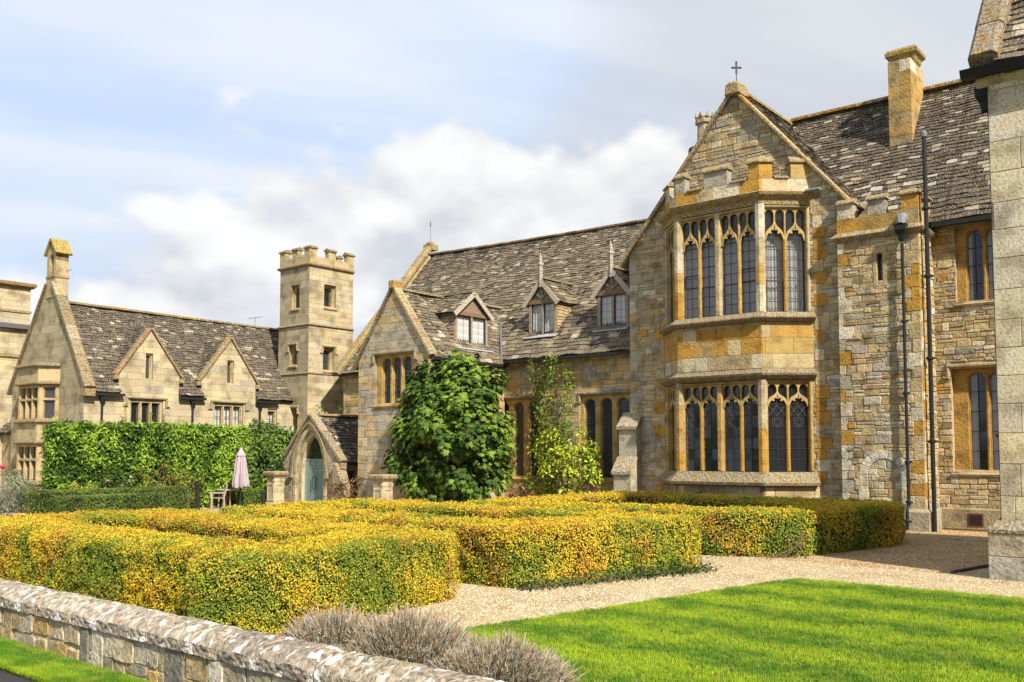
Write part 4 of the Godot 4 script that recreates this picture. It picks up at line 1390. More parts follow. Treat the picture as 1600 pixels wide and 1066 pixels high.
func hall_range() -> void:
	var t := thing("hall_range", "long stone hall with sagging stone-slate roof, three dormers and a cross gable", "house", Vector3(-25, 0, -33))
	var pool := []
	var slate := []
	var zm := -29.0
	var f := fz(zm)
	var a := rect(-24.75, 1.3, -22.45, 4.4)
	var b := rect(-20.55, 1.3, -18.2, 4.42)
	var oc := Color(0.46, 0.32, 0.12)
	wall(t, pool, f, rect(-34.3, 0, -17.9, 6.1), [a, b], ST.hall, [rect(-34.3, 0, -25.0, 4.0)])
	window(t, f, a.get(0).x, a.get(2).x, 1.3, 4.4, {"lights": 3, "kind": "round", "rise": 0.2, "jamb": 0.17, "mull": 0.33, "diamond": true, "dx": 0.105, "ny": 6, "col": oc, "hood": 0.04, "hoodup": 0.04, "deep": 1.6})
	window(t, f, b.get(0).x, b.get(2).x, 1.3, 4.42, {"lights": 3, "kind": "round", "rise": 0.2, "jamb": 0.19, "mull": 0.3, "diamond": true, "dx": 0.105, "ny": 6, "col": oc, "hood": 0.04, "hoodup": 0.04, "deep": 1.6})
	# main roof: ridge higher at its left end and sagging
	var sl := Vector2(5.8, 6.3)
	var len_ := sl.length()
	var ol := PackedVector2Array([Vector2(0, 0), Vector2(17.6, 0)])
	var ridge := []
	for k in 9:
		var s := 17.6 - k * 2.2
		var top := len_ + lerpf(0.0, 0.55, k / 8.0) - 0.16 * sin(PI * k / 8.0)
		ol.append(Vector2(s, top))
		ridge.append([s, top])
	roof(t, slate, Vector3(-34.4, 5.98, -28.62), Vector3(1, 0, 0), Vector3(0, sl.y, -sl.x), ol, ST.slate_mid)
	roof(t, slate, Vector3(-16.8, 5.98, -40.3), Vector3(-1, 0, 0), Vector3(0, sl.y, sl.x), rect(0, 0, 17.6, len_ + 0.1), {"e": [0.5, 0.4], "l": [0.5, 0.9], "pal": ST.slate_mid.pal})
	var vn := Vector3(0, sl.y, -sl.x).normalized()
	for k in 8:
		var p: Vector3 = Vector3(-34.4 + ridge[k + 1][0], 5.98, -28.62) + vn * ridge[k + 1][1]
		var q: Vector3 = Vector3(-34.4 + ridge[k][0], 5.98, -28.62) + vn * ridge[k][1]
		copings(t, "ridge_stone", p, q, Vector3.UP, 0.36, 0.1, 0.55, [[Color(0.28, 0.23, 0.16), 2.0], [Color(0.36, 0.3, 0.2), 1.0]])
	var m := MB.new()
	m.prism(fx(-34.05), pv([29.0, 0, 40, 0, 40, 6, 34.5, 12.6, 29.0, 6.2]), -0.3, 0.0, TAN, 0.0, [], true)
	m.box(Transform3D(), Vector3(-34.3, 0, -40), Vector3(-17.0, 6.0, -39.7), TAN)
	put(m, "rear_walls", M.stone, t)
	copings(t, "coping", Vector3(-34.3, 13.05, -34.75), Vector3(-34.3, 5.9, -28.5), Vector3(0, 1, 1), 0.5, 0.2, 0.9, [[Color(0.47, 0.38, 0.22), 2.0], [Color(0.4, 0.34, 0.23), 1.0]])
	m = MB.new()
	m.box(Transform3D(), Vector3(-34.58, 12.95, -35.1), Vector3(-34.02, 13.25, -34.55), Color(0.44, 0.36, 0.22))
	m.prism(fz(-35.0), pv([-34.5, 13.25, -34.1, 13.25, -34.2, 13.42, -34.3, 13.36, -34.4, 13.42]), 0.0, 0.4, Color(0.44, 0.36, 0.22), 0.03, [], true)
	put(m, "apex_stone", M.lichen, t)
	m = MB.new()
	m.tube([Vector3(-34.3, 13.35, -34.8), Vector3(-34.3, 14.2, -34.8)], [0.016, 0.012], 6, Color(0.12, 0.2, 0.18))
	m.tube([Vector3(-34.3, 14.2, -34.8), Vector3(-34.3, 14.34, -34.8), Vector3(-34.3, 14.6, -34.8)], [0.012, 0.035, 0.003], 6, Color(0.05, 0.06, 0.06))
	put(m, "finial_spike", M.iron, t)
	m = MB.new()
	m.box(Transform3D(), Vector3(-24.1, 5.86, -28.68), Vector3(-17.95, 5.96, -28.53), Color(0.02, 0.02, 0.022))
	put(m, "gutter", M.iron, t)
	# cross gable that stands forward
	var zc := -24.6
	var x0 := -28.2
	var x1 := -24.3
	var apex := Vector2(-26.22, 8.62)
	var fc := fz(zc)
	var w := rect(-27.25, 4.15, -25.05, 6.05)
	var w0 := rect(-26.2, 1.0, -24.75, 2.85)
	wall(t, pool, fc, PackedVector2Array([Vector2(x0, 0), Vector2(x1, 0), Vector2(x1, 5.95), apex, Vector2(x0, 5.85)]), [w, w0], ST.block, quoins(pool, t, fc, x0, 1.0, 0, 5.8, [[CREAM, 2.0], [GREY, 1.0], [TAN, 1.0]], 0.3, 0.5))
	wall(t, pool, fx(x1), rect(24.6, 0, 29.0, 5.95), [], ST.hall)
	m = MB.new()
	m.box(Transform3D(), Vector3(x0, 0, -29.0), Vector3(x0 + 0.3, 5.9, -24.95), TAN)
	put(m, "side_wall", M.stone, t)
	window(t, fc, -27.25, -25.05, 4.15, 6.05, {"lights": 3, "kind": "tudor", "rise": 0.14, "jamb": 0.32, "mull": 0.16, "diamond": true, "dx": 0.1, "ny": 4, "col": oc, "hood": 0.1, "hoodcol": Color(0.3, 0.26, 0.19), "head": 0.1, "back": 0.05})
	window(t, fc, -26.2, -24.75, 1.0, 2.85, {"lights": 3, "jamb": 0.16, "mull": 0.14, "diamond": true, "dx": 0.1, "ny": 4, "col": Color(0.48, 0.38, 0.2), "hood": 0.1})
	var h := 8.55
	var rs := Vector2(apex.x - x1 - 0.25, h - 5.8)
	roof(t, slate, Vector3(x1 + 0.25, 5.8, zc - 0.08), Vector3(0, 0, -1), Vector3(rs.x, rs.y, 0), rect(0, 0, 7.2, rs.length()), ST.slate_mid)
	var ls := Vector2(apex.x - x0 + 0.2, h - 5.7)
	roof(t, slate, Vector3(x0 - 0.2, 5.7, zc - 7.2), Vector3(0, 0, 1), Vector3(ls.x, ls.y, 0), rect(0, 0, 7.1, ls.length()), ST.slate_mid)
	copings(t, "coping", Vector3(apex.x, 8.66, zc - 0.1), Vector3(x0 - 0.3, 5.55, zc - 0.1), Vector3(-1, 1, 0), 0.42, 0.13, 0.8, CAP)
	copings(t, "coping", Vector3(apex.x, 8.66, zc - 0.1), Vector3(x1 + 0.12, 5.85, zc - 0.1), Vector3(1, 1, 0), 0.42, 0.13, 0.8, CAPGOLD)
	m = MB.new()
	m.prism(fz(zc - 0.34), pv([apex.x - 0.16, 8.6, apex.x + 0.16, 8.6, apex.x + 0.17, 8.88, apex.x + 0.06, 8.96, apex.x, 8.9, apex.x - 0.06, 8.96, apex.x - 0.17, 8.88]), 0.0, 0.5, Color(0.48, 0.36, 0.14), 0.03, [], true)
	put(m, "apex_stone", M.lichen, t)
	copings(t, "ridge_stone", Vector3(apex.x, h + 0.02, zc - 0.3), Vector3(apex.x, h + 0.02, zc - 6.6), Vector3.UP, 0.34, 0.1, 0.55, CAP)
	m = MB.new()
	m.box(Transform3D(), Vector3(x1 + 0.2, 5.72, -28.5), Vector3(x1 + 0.34, 5.82, zc - 0.1), Color(0.02, 0.02, 0.022))
	put(m, "gutter", M.iron, t)
	m = MB.new()
	m.tube([Vector3(-23.98, 5.8, -28.45), Vector3(-24.93, 7.06, -29.5), Vector3(-25.5, 7.78, -30.15)], [0.06], 8, Color(0.12, 0.12, 0.125))
	put(m, "lead_valley", M.lead, t)
	# dormers
	var hung := [[Color(0.34, 0.28, 0.19), 2.0], [Color(0.26, 0.21, 0.15), 2.0], [Color(0.42, 0.35, 0.23), 1.0]]
	var gold := [[Color(0.5, 0.4, 0.22), 2.0], [Color(0.45, 0.35, 0.18), 2.0]]
	dormer(t, slate, Transform3D(Basis(Vector3.FORWARD, Vector3.UP, Vector3.RIGHT), Vector3(-24.62, 6.5, -27.35)), 1.95, 1.3, 0.78, 1.2, {"cheek": Color(0.3, 0.16, 0.1), "hung": hung, "st": ST.slate_mid, "finial": 0.0})
	for x in [-22.8, -19.4]:
		dormer(t, slate, Transform3D(Basis(), Vector3(x, 7.08, -29.6)), 1.42, 1.35, 0.82, 1.2, {"cheek": Color(0.42, 0.32, 0.16), "hung": gold, "st": ST.slate_mid, "finial": 1.15})
	finish(pool, t, "stone", "small_stones", M.stone)
	finish(slate, t, "slate", "small_slates", M.slate)


func tower() -> void:
	var t := thing("stair_tower", "square cream stone tower with battlements rising behind the porch", "tower", Vector3(-37.2, 0, -29.6))
	var pool := []
	var stages := [[0.0, 6.05, 0.06], [6.12, 8.42, 0.03], [8.5, 11.36, 0.0]]
	for s in stages:
		var e: float = s[2]
		var x0: float = -38.3 - e
		var x1: float = -36.0 + e
		var z0: float = -28.2 + e
		var z1: float = -30.95 - e
		var front := []
		var side := []
		if s[0] == 0.0:
			front = [rect(-37.65, 3.1, -36.7, 4.4)]
		elif s[0] < 7.0:
			front = [rect(-37.45, 6.55, -36.85, 7.5)]
			side = [rect(29.05, 6.3, 29.75, 7.4)]
		else:
			front = [rect(-37.4, 9.35, -36.75, 10.5)]
			side = [rect(29.1, 9.45, 29.85, 10.55)]
		wall(t, pool, fz(z0), rect(x0, s[0], x1, s[1]), front, ST.cast)  # front in darker tones than the side: its shade is in the colour
		wall(t, pool, fx(x1), rect(-z0, s[0], -z1, s[1]), side, ST.tower)
		var m := MB.new()
		m.box(Transform3D(), Vector3(x0, s[0], z1), Vector3(x0 + 0.3, s[1], z0 - 0.35), TAN)
		m.box(Transform3D(), Vector3(x0 + 0.3, s[0], z1), Vector3(x1 - 0.35, s[1], z1 + 0.3), TAN)
		put(m, "rear_walls", M.stone, t)
		for k in front.size() + side.size():
			var is_front := k < front.size()
			var r: PackedVector2Array = front[0] if is_front else side[0]
			var top: bool = s[0] > 8.0
			var o := {"lights": 2 if s[0] == 0.0 else 1, "jamb": 0.13, "mull": 0.1, "kind": "round" if top else "flat", "rise": 0.16 if top else 0.0, "nx": 1, "ny": 1, "diamond": not top, "dx": 0.1, "back": 0.1, "col": Color(0.48, 0.38, 0.22), "deep": 0.8}
			if not top:
				o.hood = 0.1
				o.hoodcol = Color(0.4, 0.33, 0.22)
			window(t, fz(z0) if is_front else fx(x1), r[0].x, r[2].x, r[0].y, r[2].y, o)
	var ring := [Vector2(-38.3, -30.95), Vector2(-38.3, -28.2), Vector2(-36.0, -28.2), Vector2(-36.0, -30.95)]
	for y in [6.05, 8.42]:
		var m := MB.new()
		m.sweep(ring, [Vector2(0.0, y), Vector2(0.12, y + 0.02), Vector2(0.12, y + 0.05), Vector2(0.02, y + 0.13), Vector2(-0.1, y + 0.13), Vector2(-0.1, y)], Color(0.36, 0.3, 0.2))
		put(m, "string_course", M.lichen, t)
	var m := MB.new()
	m.sweep(ring, [Vector2(0.0, 11.3), Vector2(0.13, 11.38), Vector2(0.14, 11.44), Vector2(0.02, 11.52), Vector2(-0.3, 11.52), Vector2(-0.3, 11.3)], Color(0.37, 0.31, 0.21))
	put(m, "cornice", M.lichen, t)
	m = MB.new()
	var full := ring + [Vector2(-38.3, -30.95)]
	m.sweep(full, [Vector2(0.03, 11.52), Vector2(0.03, 11.85), Vector2(-0.25, 11.85), Vector2(-0.25, 11.52)], Color(0.47, 0.38, 0.23))
	put(m, "parapet", M.stone, t)
	m = MB.new()
	m.box(Transform3D(), Vector3(-38.2, 11.3, -30.85), Vector3(-36.1, 11.5, -28.3), Color(0.2, 0.2, 0.2))
	put(m, "lead_roof", M.lead, t)
	var per := 2.75
	var cuts := []
	for side in [[0.0, 2.75], [2.75, 2.3], [5.05, 2.75], [7.8, 2.3]]:
		cuts.append([side[0] + side[1] * 0.5 - 0.23, side[0] + side[1] * 0.5 + 0.23])
	cuts.append_array([[2.75 - 0.4, 2.75 + 0.4], [5.05 - 0.4, 5.05 + 0.42], [7.8 - 0.4, 7.8 + 0.4], [0.01, 0.4], [9.7, 10.08]])
	for c in cuts:
		m = MB.new()
		m.sweep(along(full, c[0], c[1]), [Vector2(0.03, 11.855), Vector2(0.03, 12.22), Vector2(-0.25, 12.22), Vector2(-0.25, 11.855)], Color(0.47, 0.38, 0.23))
		var o := put(m, "merlon", M.stone, t)
		m = MB.new()
		m.sweep(along(full, maxf(0.0, c[0] - 0.05), minf(10.1, c[1] + 0.05)), [Vector2(0.09, 12.22), Vector2(0.09, 12.27), Vector2(-0.06, 12.38), Vector2(-0.16, 12.38), Vector2(-0.31, 12.27), Vector2(-0.31, 12.22)], Color(0.34, 0.27, 0.16))
		put(m, "cap", M.lichen, o)
	finish(pool, t, "stone", "small_stones", M.ashlar, 240)


func porch() -> void:
	var t := thing("entrance_porch", "small stone porch with pointed arch and slate roof before the hall", "porch", Vector3(-31.4, 0, -26.8))
	var pool := []
	var slate := []
	var zp := -24.8
	var f := fz(zp)
	var cx := -31.45
	var front := pv([-33.2, 0, -29.62, 0, -29.62, 2.0, cx, 3.82, -33.2, 1.9])
	var arch := light_poly(cx - 0.92, cx + 0.92, 0.0, 1.35, 1.86, "point")
	var outer := light_poly(cx - 1.12, cx + 1.12, 0.0, 1.35, 2.1, "point")
	wall(t, pool, f, front, [arch], ST.block, [outer])
	# arch orders: voussoirs and moulded inner ring
	var big := arch_top(cx - 1.12, cx + 1.12, 1.35, 2.1, "point")
	var small := arch_top(cx - 0.92, cx + 0.92, 1.35, 1.86, "point")
	for k in 8:
		var p := PackedVector2Array([small[k * 2], big[k * 2], big[k * 2 + 1], big[k * 2 + 2], small[k * 2 + 2], small[k * 2 + 1]])
		stone(pool, t, f, p, 0.03, pick([[Color(0.46, 0.4, 0.29), 2.0], [Color(0.42, 0.37, 0.27), 1.0]]), 0.025)
	for s in [-1, 1]:
		for y in [0.0, 0.45, 0.9]:
			stone(pool, t, f, rect(minf(cx + s * 0.92, cx + s * 1.12), y + 0.004, maxf(cx + s * 0.92, cx + s * 1.12), y + 0.446), 0.03, pick([[Color(0.46, 0.4, 0.29), 2.0], [CREAM, 1.0]]), 0.02)
	var m := MB.new()
	slab(m, f, arch, [light_poly(cx - 0.72, cx + 0.72, 0.0, 1.35, 1.6, "point")], -0.34, -0.12, Color(0.5, 0.43, 0.31), 0.06)
	put(m, "inner_arch", M.stone, t)
	m = MB.new()
	for k in 16:                                            # hood mould over the arch
		var a := arch_top(cx - 1.17, cx + 1.17, 1.35, 2.16, "point")
		m.bar(f * Vector3(a[k].x, a[k].y, 0.04), f * Vector3(a[k + 1].x, a[k + 1].y, 0.04), Vector3.BACK, 0.1, 0.09, Color(0.36, 0.31, 0.23))
	for s in [-1, 1]:
		m.box(f, Vector3(cx + s * 1.19 - 0.1, 1.2, 0.0), Vector3(cx + s * 1.19 + 0.1, 1.38, 0.16), Color(0.4, 0.35, 0.26))
	put(m, "hood_mould", M.lichen, t)
	# glazed doors
	for s in [-1, 1]:
		m = MB.new()
		var a := minf(cx + s * 0.008, cx + s * 0.7)
		var b := maxf(cx + s * 0.008, cx + s * 0.7)
		m.box(f, Vector3(a, 0.02, -0.3), Vector3(b, 1.95, -0.285), Color.WHITE)
		var o := put(m, "door", M.door_glass, t)
		m = MB.new()
		var hx: float = cx + s * 0.12
		m.tube([f * Vector3(hx, 0.75, -0.285), f * Vector3(hx, 0.75, -0.22), f * Vector3(hx, 1.25, -0.22), f * Vector3(hx, 1.25, -0.285)], [0.016], 6, Color(0.02, 0.02, 0.02))
		put(m, "handle", M.iron, o)
	m = MB.new()
	m.prism(f, light_poly(cx - 0.7, cx + 0.7, 1.97, 1.98, 1.0, "point"), -0.3, -0.29, Color.WHITE)
	put(m, "fanlight", M.glass, t)
	m = MB.new()
	m.box(f, Vector3(cx - 0.7, 1.94, -0.32), Vector3(cx + 0.7, 1.98, -0.26), Color(0.3, 0.36, 0.35))
	put(m, "door_transom", M.paint, t)
	m = MB.new()                                            # lobby behind the doors
	var c := Color(0.22, 0.24, 0.22)
	m.box(f, Vector3(cx - 1.5, 0, -3.6), Vector3(cx + 1.5, 3.2, -3.5), Color(0.3, 0.31, 0.28))
	m.box(f, Vector3(cx - 1.6, 0, -3.5), Vector3(cx - 1.5, 2.0, -0.36), c)
	m.box(f, Vector3(cx + 1.4, 0, -3.5), Vector3(cx + 1.5, 2.0, -0.36), c)
	m.box(f, Vector3(cx - 1.5, -0.02, -3.5), Vector3(cx + 1.4, 0.015, 0.0), Color(0.25, 0.22, 0.18))
	put(m, "lobby", M.paint, t)
	var ww := MB.new()                                      # wreath hung inside the right leaf
	for k in 14:
		var a := TAU * k / 14.0
		var b := TAU * (k + 1) / 14.0
		ww.tube([f * Vector3(cx + 0.42 + cos(a) * 0.2, 1.35 + sin(a) * 0.24, -0.36), f * Vector3(cx + 0.42 + cos(b) * 0.2, 1.35 + sin(b) * 0.24, -0.36)], [0.06], 6, Color(0.05, 0.07, 0.03))
	put(ww, "wreath", M.twig, t)
	# right side with a small leaded window, roof, buttress
	wall(t, pool, fx(-29.62), rect(24.8, 0, 29.0, 2.0), [rect(25.25, 0.5, 25.85, 1.62)], ST.hall)
	window(t, fx(-29.62), 25.25, 25.85, 0.5, 1.62, {"lights": 1, "jamb": 0.08, "diamond": true, "dx": 0.1, "ny": 1, "col": Color(0.42, 0.34, 0.2), "deep": 0.7})
	m = MB.new()
	m.box(Transform3D(), Vector3(-33.2, 0, -29), Vector3(-32.95, 1.9, -25.15), TAN)
	put(m, "side_wall", M.stone, t)
	var rs := Vector2(cx + 29.4, 1.95)
	roof(t, slate, Vector3(-29.4, 1.86, zp - 0.06), Vector3(0, 0, -1), Vector3(rs.x, rs.y, 0), rect(0, 0, 4.3, rs.length()), ST.slate_dark)
	roof(t, slate, Vector3(-33.45, 1.86, zp - 4.3), Vector3(0, 0, 1), Vector3(cx + 33.45, 1.95, 0), rect(0, 0, 4.24, Vector2(cx + 33.45, 1.95).length()), ST.slate_dark)
	copings(t, "coping", Vector3(cx, 3.84, zp - 0.08), Vector3(-33.45, 1.75, zp - 0.08), Vector3(-1, 1, 0), 0.4, 0.14, 0.6, CAP)
	copings(t, "coping", Vector3(cx, 3.84, zp - 0.08), Vector3(-29.4, 1.85, zp - 0.08), Vector3(1, 1, 0), 0.4, 0.14, 0.6, CAP)
	copings(t, "ridge_stone", Vector3(cx, 3.83, zp - 0.3), Vector3(cx, 3.83, zp - 4.2), Vector3.UP, 0.3, 0.09, 0.5, CAP)
	m = MB.new()
	m.prism(Transform3D(Basis(Vector3.RIGHT, Vector3.UP, Vector3.BACK), Vector3(0, 0, zp - 0.2)), pv([-29.7, 0, -28.95, 0, -28.95, 0.85, -29.2, 1.2, -29.25, 1.3, -29.55, 1.85, -29.7, 1.85]), 0.0, 0.45, Color(0.42, 0.36, 0.26), 0.02, [], true)
	put(m, "buttress", M.lichen, t)
	m = MB.new()
	m.box(f, Vector3(-33.5, 1.62, -0.2), Vector3(-33.15, 1.86, 0.1), Color(0.42, 0.36, 0.26))
	m.box(f, Vector3(-29.66, 1.6, -0.2), Vector3(-29.35, 1.84, 0.1), Color(0.42, 0.36, 0.26))
	put(m, "kneeler", M.lichen, t)
	finish(pool, t, "stone", "small_stones", M.stone)
	finish(slate, t, "slate", "small_slates", M.slate, 200)


func gabled_wing() -> void:
	var t := thing("gabled_wing", "cream stone wing with bellcote gable, slate roof and two small gables", "house", Vector3(-40.5, 0, -23))
	var pool := []
	var slate := []
	var xw := -37.2
	var zw := -17.9
	var f := fx(xw)
	# long front
	var wins := [rect(19.85, 2.9, 21.35, 4.5), rect(23.85, 2.9, 25.4, 4.5), rect(26.75, 3.0, 27.3, 4.35)]
	var slits := [rect(20.5, 5.4, 20.84, 6.5), rect(24.5, 5.45, 24.84, 6.5)]
	var ol := pv([17.9, 0, 28.3, 0, 28.3, 4.9, 26.05, 4.9, 26.05, 5.55, 24.66, 7.45, 23.2, 5.55, 23.2, 4.9, 22.1, 4.9, 22.1, 5.6, 20.7, 7.5, 19.35, 5.6, 19.35, 4.9, 17.9, 4.9])
	wall(t, pool, f, ol, wins + slits, ST.wing, [rect(17.9, 0, 28.3, 1.2)])
	var wc := Color(0.5, 0.4, 0.23)
	window(t, f, 19.85, 21.35, 2.9, 4.5, {"lights": 3, "jamb": 0.12, "mull": 0.13, "nx": 1, "ny": 2, "col": wc, "hood": 0.2, "hoodcol": Color(0.36, 0.3, 0.2), "curtain": 0.3, "bar": 0.03})
	window(t, f, 23.85, 25.4, 2.9, 4.5, {"lights": 3, "jamb": 0.12, "mull": 0.13, "nx": 2, "ny": 3, "col": wc, "hood": 0.2, "hoodcol": Color(0.36, 0.3, 0.2), "curtain": 1.0, "bar": 0.02})
	window(t, f, 26.75, 27.3, 3.0, 4.35, {"lights": 1, "jamb": 0.1, "nx": 2, "ny": 3, "col": wc, "curtain": 1.0, "bar": 0.02})
	for s in slits:
		window(t, f, s[0].x, s[2].x, s[0].y, s[2].y, {"lights": 1, "jamb": 0.09, "diamond": true, "dx": 0.08, "ny": 1, "col": wc, "sill": false, "head": 0.08, "deep": 0.6})
	# eaves roof in lengths between the gablets, main slope above
	var sl := Vector2(3.25, 3.95)
	var len_ := sl.length()
	var e0 := 30.2 - 17.95
	var out := pv([0, 0, 1.42, 0, 1.42, 0.9, 2.75, 3.2, 4.12, 0.9, 4.12, 0, 5.32, 0, 5.32, 0.9, 6.7, 3.2, 8.1, 0.9, 8.1, 0, e0, 0, e0, len_, 0, len_])
	roof(t, slate, Vector3(xw + 0.2, 4.75, -17.95), Vector3(0, 0, -1), Vector3(-sl.x, sl.y, 0), out, ST.slate_left)
	roof(t, slate, Vector3(-43.9, 4.75, -30.2), Vector3(0, 0, 1), Vector3(3.55, sl.y, 0), rect(0, 0, 12.2, Vector2(3.55, sl.y).length()), {"e": [0.5, 0.4], "l": [0.5, 0.9], "pal": ST.slate_left.pal})
	var ridge := Vector3(xw + 0.2 - sl.x, 4.75 + sl.y, 0)
	copings(t, "ridge_stone", ridge + Vector3(0, 0.02, -18.3), ridge + Vector3(0, -0.08, -30.2), Vector3.UP, 0.36, 0.1, 0.6, [[Color(0.36, 0.32, 0.24), 2.0], [Color(0.45, 0.34, 0.16), 0.7]])
	for g in [[20.7, 7.5, 19.35, 22.1, 5.6], [24.66, 7.45, 23.2, 26.05, 5.55]]:
		for s in [-1, 1]:
			var half: float = (g[3] - g[2]) * 0.5
			var v := Vector3(0, g[1] - g[4] + 0.1, half * (1 if s > 0 else -1))
			# slopes face along the wing; v climbs to the gablet's ridge
			var u := Vector3(1, 0, 0) if s > 0 else Vector3(-1, 0, 0)
			var org := Vector3(xw - 2.6 if s > 0 else xw + 0.02, g[4] - 0.1, -(g[3] if s > 0 else g[2]))
			u = Vector3(-1, 0, 0) if s > 0 else Vector3(1, 0, 0)
			org = Vector3(xw + 0.0 if s > 0 else xw - 2.6, g[4] - 0.1, -(g[3] if s > 0 else g[2]))
			roof_part(t, slate, org, u, v, rect(0, 0, 2.6, v.length()), ST.slate_left)
			copings(t, "coping", Vector3(xw - 0.08, g[1] + 0.05, -g[0]), Vector3(xw - 0.08, g[4] - 0.12, -(g[3] + 0.12 if s > 0 else g[2] - 0.12)), Vector3(0, 1, -s), 0.36, 0.12, 0.75, [[Color(0.4, 0.32, 0.21), 2.0], [Color(0.36, 0.3, 0.2), 1.0]])
		var k := MB.new()
		for s in [g[2] - 0.22, g[3] + 0.02]:
			k.prism(f, pv([s, g[4] - 0.3, s + 0.2, g[4] - 0.3, s + 0.22, g[4] - 0.1, s - 0.02, g[4] - 0.1]), -0.3, 0.08, Color(0.44, 0.36, 0.23), 0.03)
		put(k, "kneeler", M.lichen, t)
	# gable end with a canted bay and a bellcote
	var fe := fz(zw)
	var bayL := Vector2(-41.75, zw + 0.7)
	var bayR := Vector2(-39.78, zw + 0.7)
	var bpath := [Vector2(-42.3, zw), bayL, bayR, Vector2(-39.3, zw)]
	wall(t, pool, fe, pv([-43.95, 0, -37.2, 0, -37.2, 5.0, -40.15, 9.45, -40.75, 9.45, -43.95, 5.2]), [rect(-42.2, 0.9, -39.4, 5.2)], ST.cast)  # gable end in the darker tones, roughcast with shade painted in
	copings(t, "coping", Vector3(-40.2, 9.5, zw - 0.1), Vector3(-36.95, 4.85, zw - 0.1), Vector3(1, 1, 0), 0.46, 0.16, 0.8, [[Color(0.36, 0.31, 0.23), 2.0], [Color(0.45, 0.41, 0.32), 1.0]])
	copings(t, "coping", Vector3(-40.7, 9.5, zw - 0.1), Vector3(-44.2, 4.85, zw - 0.1), Vector3(-1, 1, 0), 0.46, 0.16, 0.8, [[Color(0.33, 0.28, 0.2), 2.0]])
	var m := MB.new()
	m.box(fe, Vector3(-37.3, 4.55, -0.3), Vector3(-36.85, 4.85, 0.12), Color(0.4, 0.34, 0.23))
	put(m, "kneeler", M.lichen, t)
	# bellcote: two piers, arch head, sloped stone roof
	m = MB.new()
	var bc := Vector3(-40.4, 0, zw - 0.24)
	m.box(Transform3D(Basis(), bc), Vector3(-0.42, 8.9, -0.28), Vector3(0.44, 9.75, 0.28), Color(0.43, 0.35, 0.22))
	m.box(Transform3D(Basis(), bc), Vector3(-0.46, 9.75, -0.3), Vector3(0.48, 9.85, 0.3), Color(0.38, 0.31, 0.2))
	m.box(Transform3D(Basis(), bc), Vector3(-0.42, 9.85, -0.27), Vector3(-0.22, 10.9, 0.27), Color(0.45, 0.37, 0.23))
	m.box(Transform3D(Basis(), bc), Vector3(0.2, 9.85, -0.27), Vector3(0.42, 10.9, 0.27), Color(0.47, 0.38, 0.23))
	slab(m, Transform3D(Basis(), bc), pv([-0.42, 10.5, 0.42, 10.5, 0.42, 10.9, 0.0, 11.4, -0.42, 10.9]), [light_poly(-0.21, 0.19, 10.4, 10.55, 0.24, "point")], -0.26, 0.26, Color(0.45, 0.37, 0.23), 0.0, true)
	var bell := put(m, "bellcote", M.stone, t)
	for s in [-1, 1]:
		m = MB.new()
		m.bar(bc + Vector3(s * 0.52, 10.74, 0), bc + Vector3(s * -0.02, 11.42, 0), Vector3(s, 1, 0), 0.72, 0.09, Color(0.47, 0.37, 0.14))
		put(m, "bellcote_roof", M.lichen, bell)
	m = MB.new()
	m.tube([bc + Vector3(0.3, 10.05, -0.1), bc + Vector3(0.62, 10.12, -0.3)], [0.012], 5, Color(0.03, 0.03, 0.03))
	put(m, "bracket", M.iron, bell)
	# canted bay
	m = MB.new()
	for y in [[0.0, 0.9, 0.04], [2.72, 3.5, 0.0], [5.2, 5.85, 0.0]]:
		m.sweep(bpath, [Vector2(y[2], y[0]), Vector2(y[2], y[1]), Vector2(-0.3, y[1]), Vector2(-0.3, y[0])], Color(0.48, 0.4, 0.25))
	put(m, "bay_wall", M.stone, t)
	m = MB.new()
	for y in [[0.9, 0.14], [2.62, 0.12], [3.5, 0.12], [5.1, 0.12], [5.85, 0.14]]:
		m.sweep(bpath, [Vector2(0.01, y[0]), Vector2(y[1], y[0] + 0.03), Vector2(y[1], y[0] + 0.08), Vector2(0.02, y[0] + 0.16), Vector2(-0.3, y[0] + 0.16), Vector2(-0.3, y[0])], Color(0.33, 0.28, 0.19))
	put(m, "bay_strings", M.lichen, t)
	m = MB.new()
	m.prism(fground(), PackedVector2Array([Vector2(-42.3, 17.9), Vector2(-41.75, 17.2), Vector2(-39.78, 17.2), Vector2(-39.3, 17.9)]), 5.95, 6.02, Color(0.2, 0.2, 0.2))
	put(m, "bay_roof", M.lead, t)
	for k in 3:
		var ff := fplan(bpath[k], bpath[k + 1])
		var l: float = bpath[k].distance_to(bpath[k + 1])
		for y in [[1.06, 2.62], [3.66, 5.1]]:
			window(t, ff, 0.0, l, y[0], y[1], {"lights": 3 if k == 1 else 1, "jamb": 0.2 if k == 1 else 0.22, "mull": 0.16, "transom": lerpf(y[0], y[1], 0.58), "nx": 1 if k == 1 else 1, "ny": 1, "col": Color(0.5, 0.39, 0.22), "sill": false, "diamond": true, "dx": 0.09, "deep": 0.75})
	m = MB.new()
	m.box(Transform3D(), Vector3(-43.95, 0, -29), Vector3(-43.65, 4.9, -18.3), TAN)
	m.box(Transform3D(), Vector3(-43.9, 0, -29.2), Vector3(-37.3, 4.8, -29), TAN)
	put(m, "rear_walls", M.stone, t)
	# thin aerial on the far end of the ridge
	m = MB.new()
	var ae := ridge + Vector3(0, 0.0, -28.1)
	m.tube([ae, ae + Vector3(0, 0.5, 0)], [0.012], 5, Color(0.1, 0.1, 0.1))
	m.tube([ae + Vector3(-0.3, 0.42, 0.2), ae + Vector3(0.3, 0.5, -0.2)], [0.01], 5, Color(0.1, 0.1, 0.1))
